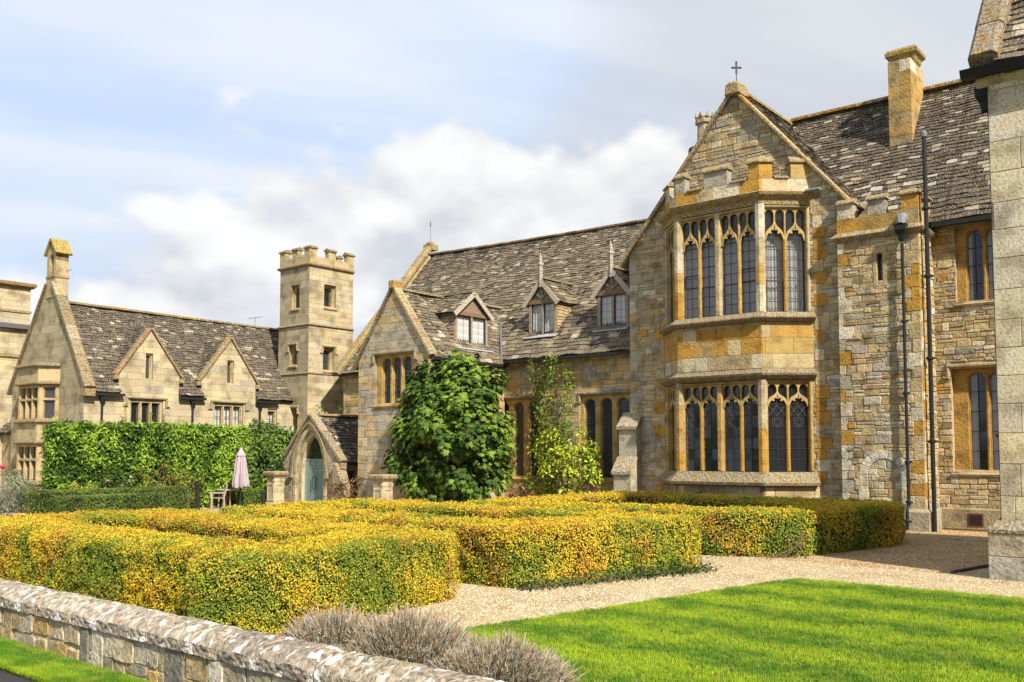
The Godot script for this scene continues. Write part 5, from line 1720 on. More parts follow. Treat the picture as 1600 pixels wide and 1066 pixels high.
	for k in 5:
		var q := ae + Vector3(-0.3, 0.42, 0.2).lerp(Vector3(0.3, 0.5, -0.2), k / 4.0)
		m.tube([q + Vector3(-0.07, 0, -0.11), q + Vector3(0.07, 0, 0.11)], [0.007], 4, Color(0.1, 0.1, 0.1))
	put(m, "aerial", M.iron, t)
	# gutters and downpipes
	for g in [[17.95, 19.5], [22.05, 23.3], [26.0, 27.3]]:
		m = MB.new()
		m.box(Transform3D(), Vector3(xw + 0.12, 4.6, -g[1]), Vector3(xw + 0.27, 4.7, -g[0]), Color(0.02, 0.02, 0.022))
		put(m, "gutter", M.iron, t)
	for z in [-18.6, -22.72, -26.25]:
		hopper(t, Vector3(xw + 0.14, 4.55, z), 0.55)
		downpipe(t, "downpipe", [Vector3(xw + 0.12, 4.3, z), Vector3(xw + 0.12, 0.05, z)], 0.045, [Vector3(xw + 0.12, 3.4, z)])
	finish(pool, t, "stone", "small_stones", M.ashlar)
	finish(slate, t, "slate", "small_slates", M.slate)


func corner_wing() -> void:
	var t := thing("corner_wing", "smooth ashlar stone wing with slate roof at the edge of the lawn", "house", Vector3(-3.95, 0, -18.7))
	var pool := []
	var slate := []
	var f := fz(-18.72)
	wall(t, pool, f, rect(-3.92, 0.98, 6.0, 9.3), [], ST.ashlar)
	wall(t, pool, fx(6.0), pv([18.72, 0, 23.8, 0, 23.8, 9.3, 21.05, 12.4, 18.72, 9.3]), [], ST.ashlar)
	var m := MB.new()
	m.prism(Transform3D(Basis(Vector3.BACK, Vector3.UP, Vector3.LEFT), Vector3(-3.92, 0, 0)), pv([-23.8, 0, -19.06, 0, -19.06, 9.3, -21.05, 12.3, -23.8, 9.3]), -0.34, 0.0, Color(0.5, 0.43, 0.3), 0.0, [], true)
	m.box(Transform3D(), Vector3(-3.9, 0, -23.8), Vector3(6.0, 9.3, -23.5), Color(0.5, 0.43, 0.3))
	put(m, "side_walls", M.stone, t)
	var y := 0.0
	for h in [0.42, 0.42]:                                  # plinth blocks
		var x := -4.12
		while x < 6.0:
			var l := minf(rng.randf_range(0.9, 1.5), 6.0 - x)
			m = MB.new()
			m.prism(fz(-18.9), rect(x, y, x + l - 0.006, y + h - 0.005), 0.0, 0.36, pick([[Color(0.45, 0.39, 0.28), 1.0], [Color(0.5, 0.42, 0.27), 1.0]]) if y > 0.1 else Color(0.42, 0.4, 0.35), 0.012, [], true)
			put(m, "plinth_stone", M.stone, t)
			x += l
		y += h
	m = MB.new()
	m.sweep([Vector2(-3.98, -20.0), Vector2(-3.98, -18.66), Vector2(6.0, -18.66)], [Vector2(0.14, 0.84), Vector2(0.15, 0.9), Vector2(0.0, 1.06), Vector2(-0.1, 1.06), Vector2(-0.1, 0.84)], Color(0.4, 0.36, 0.29))
	put(m, "plinth_cap", M.lichen, t)
	var sl := Vector2(2.6, 3.1)
	roof(t, slate, Vector3(-3.75, 9.42, -18.45), Vector3(1, 0, 0), Vector3(0, sl.y, -sl.x), rect(0, 0, 10.0, sl.length()), ST.slate_mid)
	roof(t, slate, Vector3(6.2, 9.42, -23.65), Vector3(-1, 0, 0), Vector3(0, sl.y, sl.x), rect(0, 0, 10.0, sl.length()), {"e": [0.5, 0.4], "l": [0.5, 0.9], "pal": ST.slate_mid.pal})
	copings(t, "coping", Vector3(-3.92, 12.65, -21.1), Vector3(-3.92, 9.45, -18.5), Vector3(0, 1, 1), 0.5, 0.26, 1.0, [[Color(0.32, 0.28, 0.22), 2.0], [Color(0.38, 0.33, 0.24), 1.0]], -0.05)
	m = MB.new()
	m.box(f, Vector3(-4.0, 9.2, -0.1), Vector3(-3.6, 9.5, 0.16), Color(0.48, 0.41, 0.28))
	put(m, "kneeler", M.lichen, t)
	m = MB.new()
	m.sweep([Vector2(-4.32, -18.62), Vector2(6.0, -18.62)], [Vector2(0.06, 9.24), Vector2(0.2, 9.26), Vector2(0.26, 9.4), Vector2(0.22, 9.4), Vector2(0.18, 9.3), Vector2(0.06, 9.28)], Color(0.02, 0.02, 0.022))
	put(m, "gutter", M.iron, t)
	m = MB.new()
	m.sweep([Vector2(-4.1, -18.72), Vector2(6.0, -18.72)], [Vector2(0.0, 9.1), Vector2(0.12, 9.2), Vector2(0.12, 9.24), Vector2(0.0, 9.24)], Color(0.5, 0.43, 0.3))
	put(m, "eaves_cornice", M.stone, t)
	var px := -3.95
	hopper(t, Vector3(px - 0.1, 9.2, -19.1), 0.8)
	downpipe(t, "downpipe", [Vector3(px - 0.06, 8.9, -19.1), Vector3(px - 0.02, 8.6, -19.1), Vector3(px - 0.02, 1.1, -19.1), Vector3(px - 0.14, 0.9, -19.2), Vector3(px - 0.14, 0.05, -19.2)], 0.04, [Vector3(px - 0.02, 2.6, -19.1)])
	finish(pool, t, "stone", "small_stones", M.ashlar)
	finish(slate, t, "slate", "small_slates", M.slate)


func rear_building() -> void:
	var t := thing("rear_block", "plain cream stone block with parapet stack behind the bellcote gable", "building", Vector3(-53, 0, -16))
	var pool := []
	var wn := rect(15.6, 4.6, 17.2, 6.4)
	wall(t, pool, fx(-47.4), rect(13.5, 0, 20.3, 8.3), [wn], ST.wing)
	wall(t, pool, fz(-13.5), rect(-58, 0, -47.4, 8.3), [], ST.cast)  # darker copy of the side stone, shade put into the colour
	window(t, fx(-47.4), 15.6, 17.2, 4.6, 6.4, {"lights": 3, "jamb": 0.12, "mull": 0.13, "nx": 1, "ny": 2, "col": Color(0.48, 0.4, 0.26), "hood": 0.15})
	wall(t, pool, fx(-48.0), rect(14.0, 8.55, 20.25, 10.45), [], ST.wing)
	var m := MB.new()
	m.box(Transform3D(), Vector3(-58, 0, -20.3), Vector3(-49.2, 8.3, -13.85), TAN)
	m.box(Transform3D(), Vector3(-57, 8.3, -20.25), Vector3(-48.35, 10.4, -14.0), TAN)
	put(m, "rear_walls", M.stone, t)
	m = MB.new()
	m.box(Transform3D(), Vector3(-48.4, 8.3, -20.45), Vector3(-47.15, 8.52  , -13.4), Color(0.1, 0.1, 0.105))
	put(m, "lead_gutter", M.lead, t)
	m = MB.new()
	m.box(Transform3D(), Vector3(-48.2, 9.2, -20.3), Vector3(-47.93, 9.32, -13.95), Color(0.44, 0.36, 0.23))
	m.box(Transform3D(), Vector3(-48.3, 10.45, -20.38), Vector3(-47.82, 10.52, -13.95), Color(0.42, 0.33, 0.19))
	m.box(Transform3D(), Vector3(-48.4, 10.52, -20.45), Vector3(-47.74, 10.68, -13.95), Color(0.36, 0.26, 0.13))
	m.box(Transform3D(), Vector3(-48.2, 6.9, -20.4), Vector3(-47.3, 7.02  , -13.4), Color(0.44, 0.36, 0.23))
	put(m, "mouldings", M.lichen, t)
	m = MB.new()
	m.box(Transform3D(), Vector3(-49.2, 10.68, -18.1), Vector3(-48.05, 10.95, -16.0), Color(0.36, 0.26, 0.13))
	put(m, "stack", M.lichen, t)
	# low lean-to beside the gable end
	m = MB.new()
	m.box(Transform3D(), Vector3(-47.7, 0, -22), Vector3(-44.0, 3.3, -18.9), Color(0.42, 0.34, 0.22))
	put(m, "lean_to", M.stone, t)
	var slate := []
	roof(t, slate, Vector3(-47.4, 3.2, -18.7), Vector3(1, 0, 0), Vector3(0, 3.0, -2.6), rect(0, 0, 3.4, 3.9), ST.slate_left)
	finish(pool, t, "stone", "small_stones", M.ashlar, 120)
	finish(slate, t, "slate", "small_slates", M.slate, 60)


# ---------------------------------------------------------------- planting

func leaf_mesh(len_: float, wid: float, fold := 0.25, droop := 0.15) -> ArrayMesh:     # pointed leaf of four faces, base at the origin, along +y
	var v := PackedVector3Array()
	var a := Vector3.ZERO
	var tip := Vector3(0, len_, -droop * len_)
	var mid := Vector3(0, len_ * 0.5, 0)
	for s in [-1.0, 1.0]:
		var e := Vector3(s * wid * 0.5, len_ * 0.45, fold * wid)
		v.append_array([a, e, mid] if s < 0 else [a, mid, e])
		v.append_array([mid, e, tip] if s < 0 else [mid, tip, e])
	return simple_mesh(v)


func simple_mesh(v: PackedVector3Array, up := false) -> ArrayMesh:
	var arr := []
	arr.resize(Mesh.ARRAY_MAX)
	arr[Mesh.ARRAY_VERTEX] = v
	var n := PackedVector3Array()
	for i in range(0, v.size(), 3):
		var m := (v[i + 2] - v[i]).cross(v[i + 1] - v[i]).normalized()
		if (m.y if up else m.z) < 0.0:
			m = -m
			var keep := v[i + 1]
			v[i + 1] = v[i + 2]
			v[i + 2] = keep
		n.append_array([m, m, m])
	arr[Mesh.ARRAY_VERTEX] = v
	arr[Mesh.ARRAY_NORMAL] = n
	var am := ArrayMesh.new()
	am.add_surface_from_arrays(Mesh.PRIMITIVE_TRIANGLES, arr)
	return am


func fig_leaf() -> ArrayMesh:                       # five rounded lobes on a palm
	var rim := []
	for e in [[0.0, 0.0], [0.32, 0.05], [0.5, 0.3], [0.3, 0.42], [0.52, 0.72], [0.2, 0.66], [0.0, 1.0], [-0.2, 0.66], [-0.52, 0.72], [-0.3, 0.42], [-0.5, 0.3], [-0.32, 0.05]]:
		rim.append(Vector3(e[0], e[1], -0.18 * absf(e[0]) - 0.12 * e[1] * e[1]))
	var v := PackedVector3Array()
	for i in rim.size():
		v.append_array([Vector3(0, 0.38, 0.06), rim[i], rim[(i + 1) % rim.size()]])
	return simple_mesh(v)


func facing(n: Vector3, spread: float, size: float) -> Basis:
	var d := (n + Vector3(rng.randfn(), rng.randfn(), rng.randfn()) * spread).normalized()
	var t := d.cross(Vector3(rng.randfn(), rng.randfn(), rng.randfn())).normalized()
	if t.length() < 0.5:
		t = Vector3.RIGHT
	return Basis(t, d.cross(t), d) * size


func edge_dist(p: Vector2, poly: PackedVector2Array) -> float:
	var best := 1e9
	for i in poly.size():
		best = minf(best, p.distance_squared_to(Geometry2D.get_closest_point_to_segment(p, poly[i], poly[(i + 1) % poly.size()])))
	return sqrt(best)


# clipped hedge over a plan outline (x, z), with an optional open bed inside
func hedge(called: String, label: String, category: String, group: String, outer: PackedVector2Array, inner: PackedVector2Array, h: float, o: Dictionary) -> Node3D:
	var bb := bounds(outer)
	var t := thing(called, label, category, Vector3(bb.get_center().x, 0, bb.get_center().y), group)
	var s := Scatter.new()
	var r: float = o.get("round", 0.16)
	var dens: float = o.dens
	var size: float = o.size
	var bump: float = o.get("bump", 0.06)
	var area_of := MB.new()
	for which in 2:
		var poly := outer if which == 0 else inner
		if poly.size() < 3:
			continue
		var sgn := signf(area_of.area(poly)) * (1.0 if which == 0 else -1.0)
		for i in poly.size():
			var a := poly[i]
			var b := poly[(i + 1) % poly.size()]
			var d := (b - a).normalized()
			var nn := Vector2(d.y, -d.x) * sgn
			var n3 := Vector3(nn.x, 0, nn.y)
			if which == 0 and (HB * n3).dot(HB * -Vector3(a.x, 0, a.y)) < -2.0 and o.get("cull", true):
				continue                                  # a face turned wholly away keeps its twigs only
			var count := int(a.distance_to(b) * h * dens * (1.0 if which == 0 else 0.5))
			for k in count:
				var p2 := a.lerp(b, rng.randf())
				var y := rng.randf() * h
				var p := Vector3(p2.x, y, p2.y)
				var inn := rng.randf() * rng.randf() * 0.1 - (nz.get_noise_3dv(p * 14.0) * 0.6 + nz.get_noise_3dv(p * 45.0) * 0.5) * bump
				var e := maxf(0.0, (y - (h - r)) / r)
				inn += r * (1.0 - sqrt(1.0 - minf(e * e, 1.0)))
				inn += 0.06 * maxf(0.0, 1.0 - y / 0.2)
				p -= n3 * inn
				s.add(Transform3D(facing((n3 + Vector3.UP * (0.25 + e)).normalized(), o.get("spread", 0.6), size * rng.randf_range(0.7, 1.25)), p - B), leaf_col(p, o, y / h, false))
	var at := 0
	var tops := int(bb.size.x * bb.size.y * dens * o.get("top", 1.0))
	while at < tops:
		at += 1
		var p2 := Vector2(rng.randf_range(bb.position.x, bb.end.x), rng.randf_range(bb.position.y, bb.end.y))
		if not Geometry2D.is_point_in_polygon(p2, outer) or (inner.size() and Geometry2D.is_point_in_polygon(p2, inner)):
			continue
		var d := edge_dist(p2, outer)
		if inner.size():
			d = minf(d, edge_dist(p2, inner))
		var y := h
		if d < r:
			y -= r - sqrt(maxf(0.0, r * r - (r - d) * (r - d)))
		var p := Vector3(p2.x, y, p2.y)
		p.y += (nz.get_noise_3dv(p * 12.0) * 0.7 + nz.get_noise_3dv(p * 45.0) * 0.5) * bump - rng.randf() * rng.randf() * 0.08 + (0.05 * rng.randf() if rng.randf() < 0.06 else 0.0)
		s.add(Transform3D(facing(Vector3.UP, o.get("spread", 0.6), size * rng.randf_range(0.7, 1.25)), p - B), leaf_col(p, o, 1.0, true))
	scatter(s, "foliage", o.mesh, o.mat, t)
	var m := MB.new()                                   # twiggy heart of the hedge, coloured dark to give shade between leaves
	var shrink := []
	for p in Geometry2D.offset_polygon(outer, -0.14):
		shrink = [p]
		break
	if shrink.size():
		var fl := PackedVector2Array()
		for p in shrink[0]:
			fl.append(Vector2(p.x, -p.y))
		var holes := []
		if inner.size():
			for p in Geometry2D.offset_polygon(inner, 0.14):
				var hp := PackedVector2Array()
				for q in p:
					hp.append(Vector2(q.x, -q.y))
				holes.append(hp)
				break
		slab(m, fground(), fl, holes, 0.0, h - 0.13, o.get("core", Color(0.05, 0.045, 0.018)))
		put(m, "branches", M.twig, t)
	return t


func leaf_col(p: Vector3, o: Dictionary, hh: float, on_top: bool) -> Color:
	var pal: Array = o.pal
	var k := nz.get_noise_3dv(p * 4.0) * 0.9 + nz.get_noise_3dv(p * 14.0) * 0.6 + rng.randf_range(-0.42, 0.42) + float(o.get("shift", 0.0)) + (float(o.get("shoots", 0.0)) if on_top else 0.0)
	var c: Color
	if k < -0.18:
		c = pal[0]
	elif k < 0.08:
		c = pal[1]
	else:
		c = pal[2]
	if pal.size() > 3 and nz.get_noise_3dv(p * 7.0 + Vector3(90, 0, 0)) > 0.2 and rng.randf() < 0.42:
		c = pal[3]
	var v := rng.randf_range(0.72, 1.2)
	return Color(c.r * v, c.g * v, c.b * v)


# loose shrub: leaves through a lumpy crown of given half-sizes, on branching stems
func shrub(called: String, label: String, category: String, at: Vector3, half: Vector3, o: Dictionary, group := "") -> Node3D:
	var t := thing(called, label, category, at, group)
	var s := Scatter.new()
	var lumps := []
	var nl: int = o.get("lumps", 24)
	for k in nl:
		var d := Vector3(rng.randfn(), rng.randfn() * 0.9, rng.randfn()).normalized() * pow(rng.randf_range(0.25, 1.0), 0.5) * (rng.randf_range(1.0, 1.0 + float(o.get("stray", 0.0))) if rng.randf() < 0.35 else 1.0)
		var c := Vector3(d.x * half.x, half.y + d.y * half.y, d.z * half.z)
		c.y = maxf(c.y, 0.1)
		if o.get("taper", 0.0) != 0.0:
			var f: float = 1.0 - o.taper * (c.y / (2.0 * half.y) - 0.3)
			c.x *= f
			c.z *= f
		lumps.append(c)
	var lr: float = o.get("lump", 0.3) * minf(half.x, half.y)
	for k in int(o.n):
		var c: Vector3 = lumps[k % nl]
		var d := Vector3(rng.randfn(), rng.randfn(), rng.randfn()).normalized()
		var out := (c - Vector3(0, half.y * 0.8, 0)).normalized()
		d = (d + out * 0.5).normalized()
		var p := c + d * lr * pow(rng.randf(), 0.35)
		if p.y < 0.03:
			p.y = rng.randf() * 0.15
		var n := (d + Vector3.UP * 0.5 + out * 0.5).normalized()
		var b := facing(n, o.get("spread", 0.5), o.size * rng.randf_range(0.55, 1.3))
		if o.get("hang", false):                         # blades hang from their stalks
			var fwd := Vector3(-b.y.x, 0, -b.y.z)
			var down := (Vector3.DOWN + d * 0.9 + Vector3(rng.randfn(), rng.randfn(), rng.randfn()) * 0.35).normalized()
			var x := down.cross(n).normalized()
			b = Basis(x, down, x.cross(down)) * (o.size * rng.randf_range(0.5, 1.35))
		s.add(Transform3D(b, p), leaf_col(p + at, o, p.y / (2.0 * half.y), false))
	scatter(s, "foliage", o.mesh, o.mat, t)
	var m := MB.new()
	B = Vector3.ZERO
	var bark: Color = o.get("bark", Color(0.12, 0.09, 0.06))
	var tr: float = o.get("trunk", 0.03)
	for k in mini(nl, 14):
		var c: Vector3 = lumps[k]
		var foot := Vector3(rng.randf_range(-0.1, 0.1) * half.x, 0.0, rng.randf_range(-0.1, 0.1) * half.z)
		m.tube([foot, foot.lerp(c, 0.45) + Vector3(0, half.y * 0.1, 0), c], [tr, tr * 0.65, tr * 0.25], 6, bark)
	put(m, "stem", M.bark, t)
	return t


func climber(called: String, label: String, paths: Array, o: Dictionary) -> void:
	var t := thing(called, label, "climbing plant", Vector3(paths[0][0].x, 0, paths[0][0].z))
	var s := Scatter.new()
	var m := MB.new()
	for pth in paths:
		m.tube(pth, [0.025, 0.018, 0.012, 0.008], 5, Color(0.16, 0.12, 0.07))
		for i in pth.size() - 1:
			var count := int(pth[i].distance_to(pth[i + 1]) * o.dens)
			for k in count:
				var p: Vector3 = pth[i].lerp(pth[i + 1], rng.randf())
				var d: Vector3 = Vector3(rng.randfn() * 1.0, rng.randfn() * 0.7, absf(rng.randfn()) * 0.6) * o.reach
				p += d
				s.add(Transform3D(facing((Vector3.BACK + Vector3.UP * 0.5 + d).normalized(), 0.6, o.size * rng.randf_range(0.6, 1.2)), p - B), leaf_col(p, o, 0.5, false))
	scatter(s, "foliage", o.mesh, o.mat, t)
	put(m, "stem", M.bark, t)


func lavender(label: String, at: Vector3, rad: float, h: float) -> void:
	var t := thing("lavender_bush", label, "lavender", at, "clipped-over lavender bushes behind the low wall")
	# stalk: thin blade with a thicker dry flower head
	var v := PackedVector3Array()
	for k in 2:
		var x := Vector3(1, 0, 0) if k == 0 else Vector3(0, 0, 1)
		var w := 0.0022
		v.append_array([-x * w, x * w, Vector3(0, 0.75, 0) + x * w * 0.7, -x * w, Vector3(0, 0.75, 0) + x * w * 0.7, Vector3(0, 0.75, 0) - x * w * 0.7])
		v.append_array([Vector3(0, 0.72, 0), Vector3(0, 0.84, 0) + x * 0.006, Vector3(0, 1.0, 0), Vector3(0, 0.72, 0), Vector3(0, 1.0, 0), Vector3(0, 0.84, 0) - x * 0.006])
	var stalk := simple_mesh(v)
	var s := Scatter.new()
	for k in 4200:
		var a := rng.randf() * TAU
		var q := sqrt(rng.randf())
		var lean := Vector3(cos(a) * q, 0, sin(a) * q)
		var up := (Vector3.UP * (1.08 - 0.5 * q * q) + lean * 0.95 + Vector3(rng.randfn(), rng.randfn(), rng.randfn()) * 0.34).normalized()
		var foot := lean * rad * 0.66 + Vector3(0, 0.04 + 0.26 * h * (1.0 - q * q), 0)
		var len_ := h * rng.randf_range(0.3, 0.82) * (1.0 - 0.18 * q) * (1.0 + 0.5 * nz.get_noise_3dv((lean + at) * 30.0))
		var x := up.cross(Vector3(rng.randfn(), 0, rng.randfn())).normalized()
		var c := pick([[Color(0.35, 0.265, 0.18), 3.0], [Color(0.26, 0.2, 0.14), 2.0], [Color(0.46, 0.37, 0.26), 1.5], [Color(0.36, 0.37, 0.31), 1.2], [Color(0.25, 0.22, 0.19), 0.8]])
		s.add(Transform3D(Basis(x * 1.2, up * len_, x.cross(up) * 1.2), foot), c)
	scatter(s, "stalks", stalk, M.grass, t)
	var f := Scatter.new()
	var lm := leaf_mesh(1.0, 0.16, 0.2, 0.05)
	for k in 15000:                                     # silvery leaf rosettes among the stalks
		var d := Vector3(rng.randfn(), absf(rng.randfn()), rng.randfn()).normalized()
		var rr := pow(rng.randf(), 0.3) * (1.0 + 0.3 * nz.get_noise_3dv((d + at) * 40.0))
		var p := Vector3(d.x * rad * rr, d.y * h * 0.86 * rr, d.z * rad * rr)
		var b := facing((d + Vector3.UP * 0.8).normalized(), 0.6, 0.055 * rng.randf_range(0.6, 1.3))
		f.add(Transform3D(Basis(b.x, b.z, b.y), p), pick([[Color(0.3, 0.32, 0.26), 1.6], [Color(0.24, 0.24, 0.16), 1.6], [Color(0.46, 0.47, 0.43), 0.7], [Color(0.33, 0.24, 0.17), 2.4], [Color(0.26, 0.2, 0.19), 1.0]]))
	scatter(f, "leaves", lm, M.grass, t)
	var m := MB.new()
	B = Vector3.ZERO
	m.lathe(Vector3.ZERO, [Vector2(rad * 0.7, 0.0), Vector2(rad * 0.72, h * 0.25), Vector2(rad * 0.5, h * 0.5), Vector2(0.0, h * 0.6)], 14, Color(0.09, 0.07, 0.045))
	put(m, "woody_base", M.twig, t)


# ---------------------------------------------------------------- garden things

func garden_wall() -> void:
	var t := thing("garden_wall", "low rubble stone wall with weathered lichened coping in front of hedges", "wall", Vector3(-8, 0, -5.05))
	var pool := []
	var st := {"h": [0.13, 0.24], "l": [0.16, 0.42], "split": 0.12, "joint": 0.02, "jit": 0.018, "proud": [0.0, 0.02], "bev": 0.02, "rough": 0.016, "mortar": Color(0.55, 0.46, 0.32), "pal": [[Color(0.54, 0.45, 0.3), 3.0], [Color(0.48, 0.37, 0.22), 2.0], [PALE, 1.4], [Color(0.4, 0.35, 0.27), 1.0], [Color(0.5, 0.33, 0.14), 0.6]]}
	var skip := []
	var tall := []
	for e in [[-9.72, 0.26, PALE], [-9.98, 0.2, DARKGREY], [-8.28, 0.34, DARKGREY], [-11.9, 0.24, TAN], [-6.6, 0.3, PALE]]:
		var r := rect(e[0], 0.02, e[0] + e[1], 0.44)
		skip.append(r)
		tall.append([r, e[2]])
	var f := fz(-4.85)
	var w := wall(t, pool, f, rect(-18, 0, 3, 0.45), [], st, skip, 0.4)
	for e in tall:
		stone(pool, w, f, rect(e[0][0].x + 0.008, 0.02, e[0][1].x - 0.008, 0.43), 0.015, e[1], 0.014)
	var x := -18.0
	while x < 3.0:
		var l := rng.randf_range(0.9, 1.6)
		var m := MB.new()
		var prof := []
		for q in [[0.26, 0.5], [0.255, 0.545], [0.2, 0.6], [0.12, 0.645], [0.03, 0.672], [-0.06, 0.67], [-0.15, 0.64], [-0.23, 0.59], [-0.27, 0.5]]:
			prof.append(Vector2(q[0], q[1]))
		prof.append_array([Vector2(-0.27, 0.44), Vector2(0.255, 0.44)])
		# long stone with a gently uneven back
		var seg := 12
		var rings := []
		var tilt := rng.randf_range(-0.012, 0.012)
		for i in seg + 1:
			var xx := x + 0.009 + (l - 0.018) * i / seg
			var ring := []
			for k in prof.size():
				var q: Vector2 = prof[k]
				var wob := nz.get_noise_2d(xx * 70.0, k * 47.0) * 0.03
				var end := 0.95 if i == 0 or i == seg else 1.0
				ring.append(Vector3(xx, 0.44 + (q.y - 0.44) * end + (wob if k < 9 else 0.0) + tilt * (i - 6.0) / 6.0 * 0.4, -5.06 + q.x * end + wob * 0.6))
			rings.append(ring)
		var col := pick([[Color(0.5, 0.44, 0.36), 2.0], [Color(0.45, 0.395, 0.32), 2.0], [Color(0.54, 0.47, 0.36), 1.0]])
		for i in seg:
			for k in prof.size():
				var j := (k + 1) % prof.size()
				m.quad(rings[i][k], rings[i][j], rings[i + 1][j], rings[i + 1][k], col)
		for k in range(1, prof.size() - 1):
			m.tri(rings[0][0], rings[0][k + 1], rings[0][k], col)
			m.tri(rings[seg][0], rings[seg][k], rings[seg][k + 1], col)
		put(m, "coping_stone", M.wall_cap, t)
		x += l
	finish(pool, t, "stone", "small_stones", M.stone)


func pedestal(label: String, at: Vector3) -> void:
	var t := thing("stone_pedestal", label, "pedestal", at, "stone pedestals flanking the porch path")
	B = Vector3.ZERO
	var m := MB.new()
	var k := 1.4142 * 0.68
	m.lathe(Vector3.ZERO, [Vector2(0.0, 0.0), Vector2(0.46 * k, 0.0), Vector2(0.46 * k, 0.14), Vector2(0.41 * k, 0.2), Vector2(0.0, 0.2)], 4, Color(0.46, 0.4, 0.29), PI / 4)
	put(m, "foot", M.stone, t)
	m = MB.new()
	m.lathe(Vector3.ZERO, [Vector2(0.38 * k, 0.2), Vector2(0.36 * k, 1.02), Vector2(0.39 * k, 1.08), Vector2(0.39 * k, 1.13), Vector2(0.36 * k, 1.16), Vector2(0.37 * k, 1.22)], 4, Color(0.52, 0.45, 0.31), PI / 4)
	for s in 4:
		var b := Basis(Vector3.UP, s * PI / 2)
		slab(m, Transform3D(b, Vector3.ZERO), rect(-0.225, 0.24, 0.225, 0.98), [rect(-0.16, 0.32, 0.16, 0.9)], 0.2, 0.272, Color(0.52, 0.45, 0.31), 0.012)
	put(m, "shaft", M.stone, t)
	m = MB.new()
	m.lathe(Vector3.ZERO, [Vector2(0.37 * k, 1.22), Vector2(0.45 * k, 1.28), Vector2(0.54 * k, 1.34), Vector2(0.56 * k, 1.4), Vector2(0.56 * k, 1.45), Vector2(0.5 * k, 1.48), Vector2(0.0, 1.5)], 4, Color(0.44, 0.39, 0.29), PI / 4)
	put(m, "cap", M.lichen, t)


func garden_chair(label: String, at: Vector3, turn: float, wide := 0.56) -> void:
	var t := thing("garden_chair", label, "chair", at, "weathered garden seats on the terrace", turn)
	B = Vector3.ZERO
	var c := Color(0.33, 0.27, 0.21)
	var hw := wide * 0.5
	for sx in [-1, 1]:
		var m := MB.new()
		m.box(Transform3D(), Vector3(sx * hw - 0.03, 0, 0.2), Vector3(sx * hw + 0.03, 0.62, 0.26), c)
		put(m, "leg", M.teak, t)
		m = MB.new()
		m.tube([Vector3(sx * hw, 0, -0.28), Vector3(sx * hw, 0.45, -0.24), Vector3(sx * hw, 0.95, -0.36)], [0.036, 0.036, 0.03], 6, c)
		put(m, "leg", M.teak, t)
		m = MB.new()
		m.box(Transform3D(), Vector3(sx * hw - 0.04, 0.62, -0.28), Vector3(sx * hw + 0.04, 0.65, 0.3), c)
		put(m, "armrest", M.teak, t)
	for k in 6:
		var m := MB.new()
		m.box(Transform3D(), Vector3(-hw, 0.42, -0.24 + k * 0.085), Vector3(hw, 0.445, -0.175 + k * 0.085), c)
		put(m, "seat_slat", M.teak, t)
	var n := int(wide / 0.09)
	for k in n:
		var m := MB.new()
		var x := lerpf(-hw + 0.06, hw - 0.06, float(k) / (n - 1))
		m.bar(Vector3(x, 0.5, -0.255), Vector3(x, 0.9, -0.345), Vector3(0, 0.2, 1), 0.05, 0.02, c)
		put(m, "back_slat", M.teak, t)
	var m := MB.new()
	m.box(Transform3D(), Vector3(-hw, 0.88, -0.38), Vector3(hw, 0.98, -0.33), c)
	m.box(Transform3D(), Vector3(-hw, 0.46, -0.28), Vector3(hw, 0.52, -0.23), c)
	put(m, "back_rail", M.teak, t)


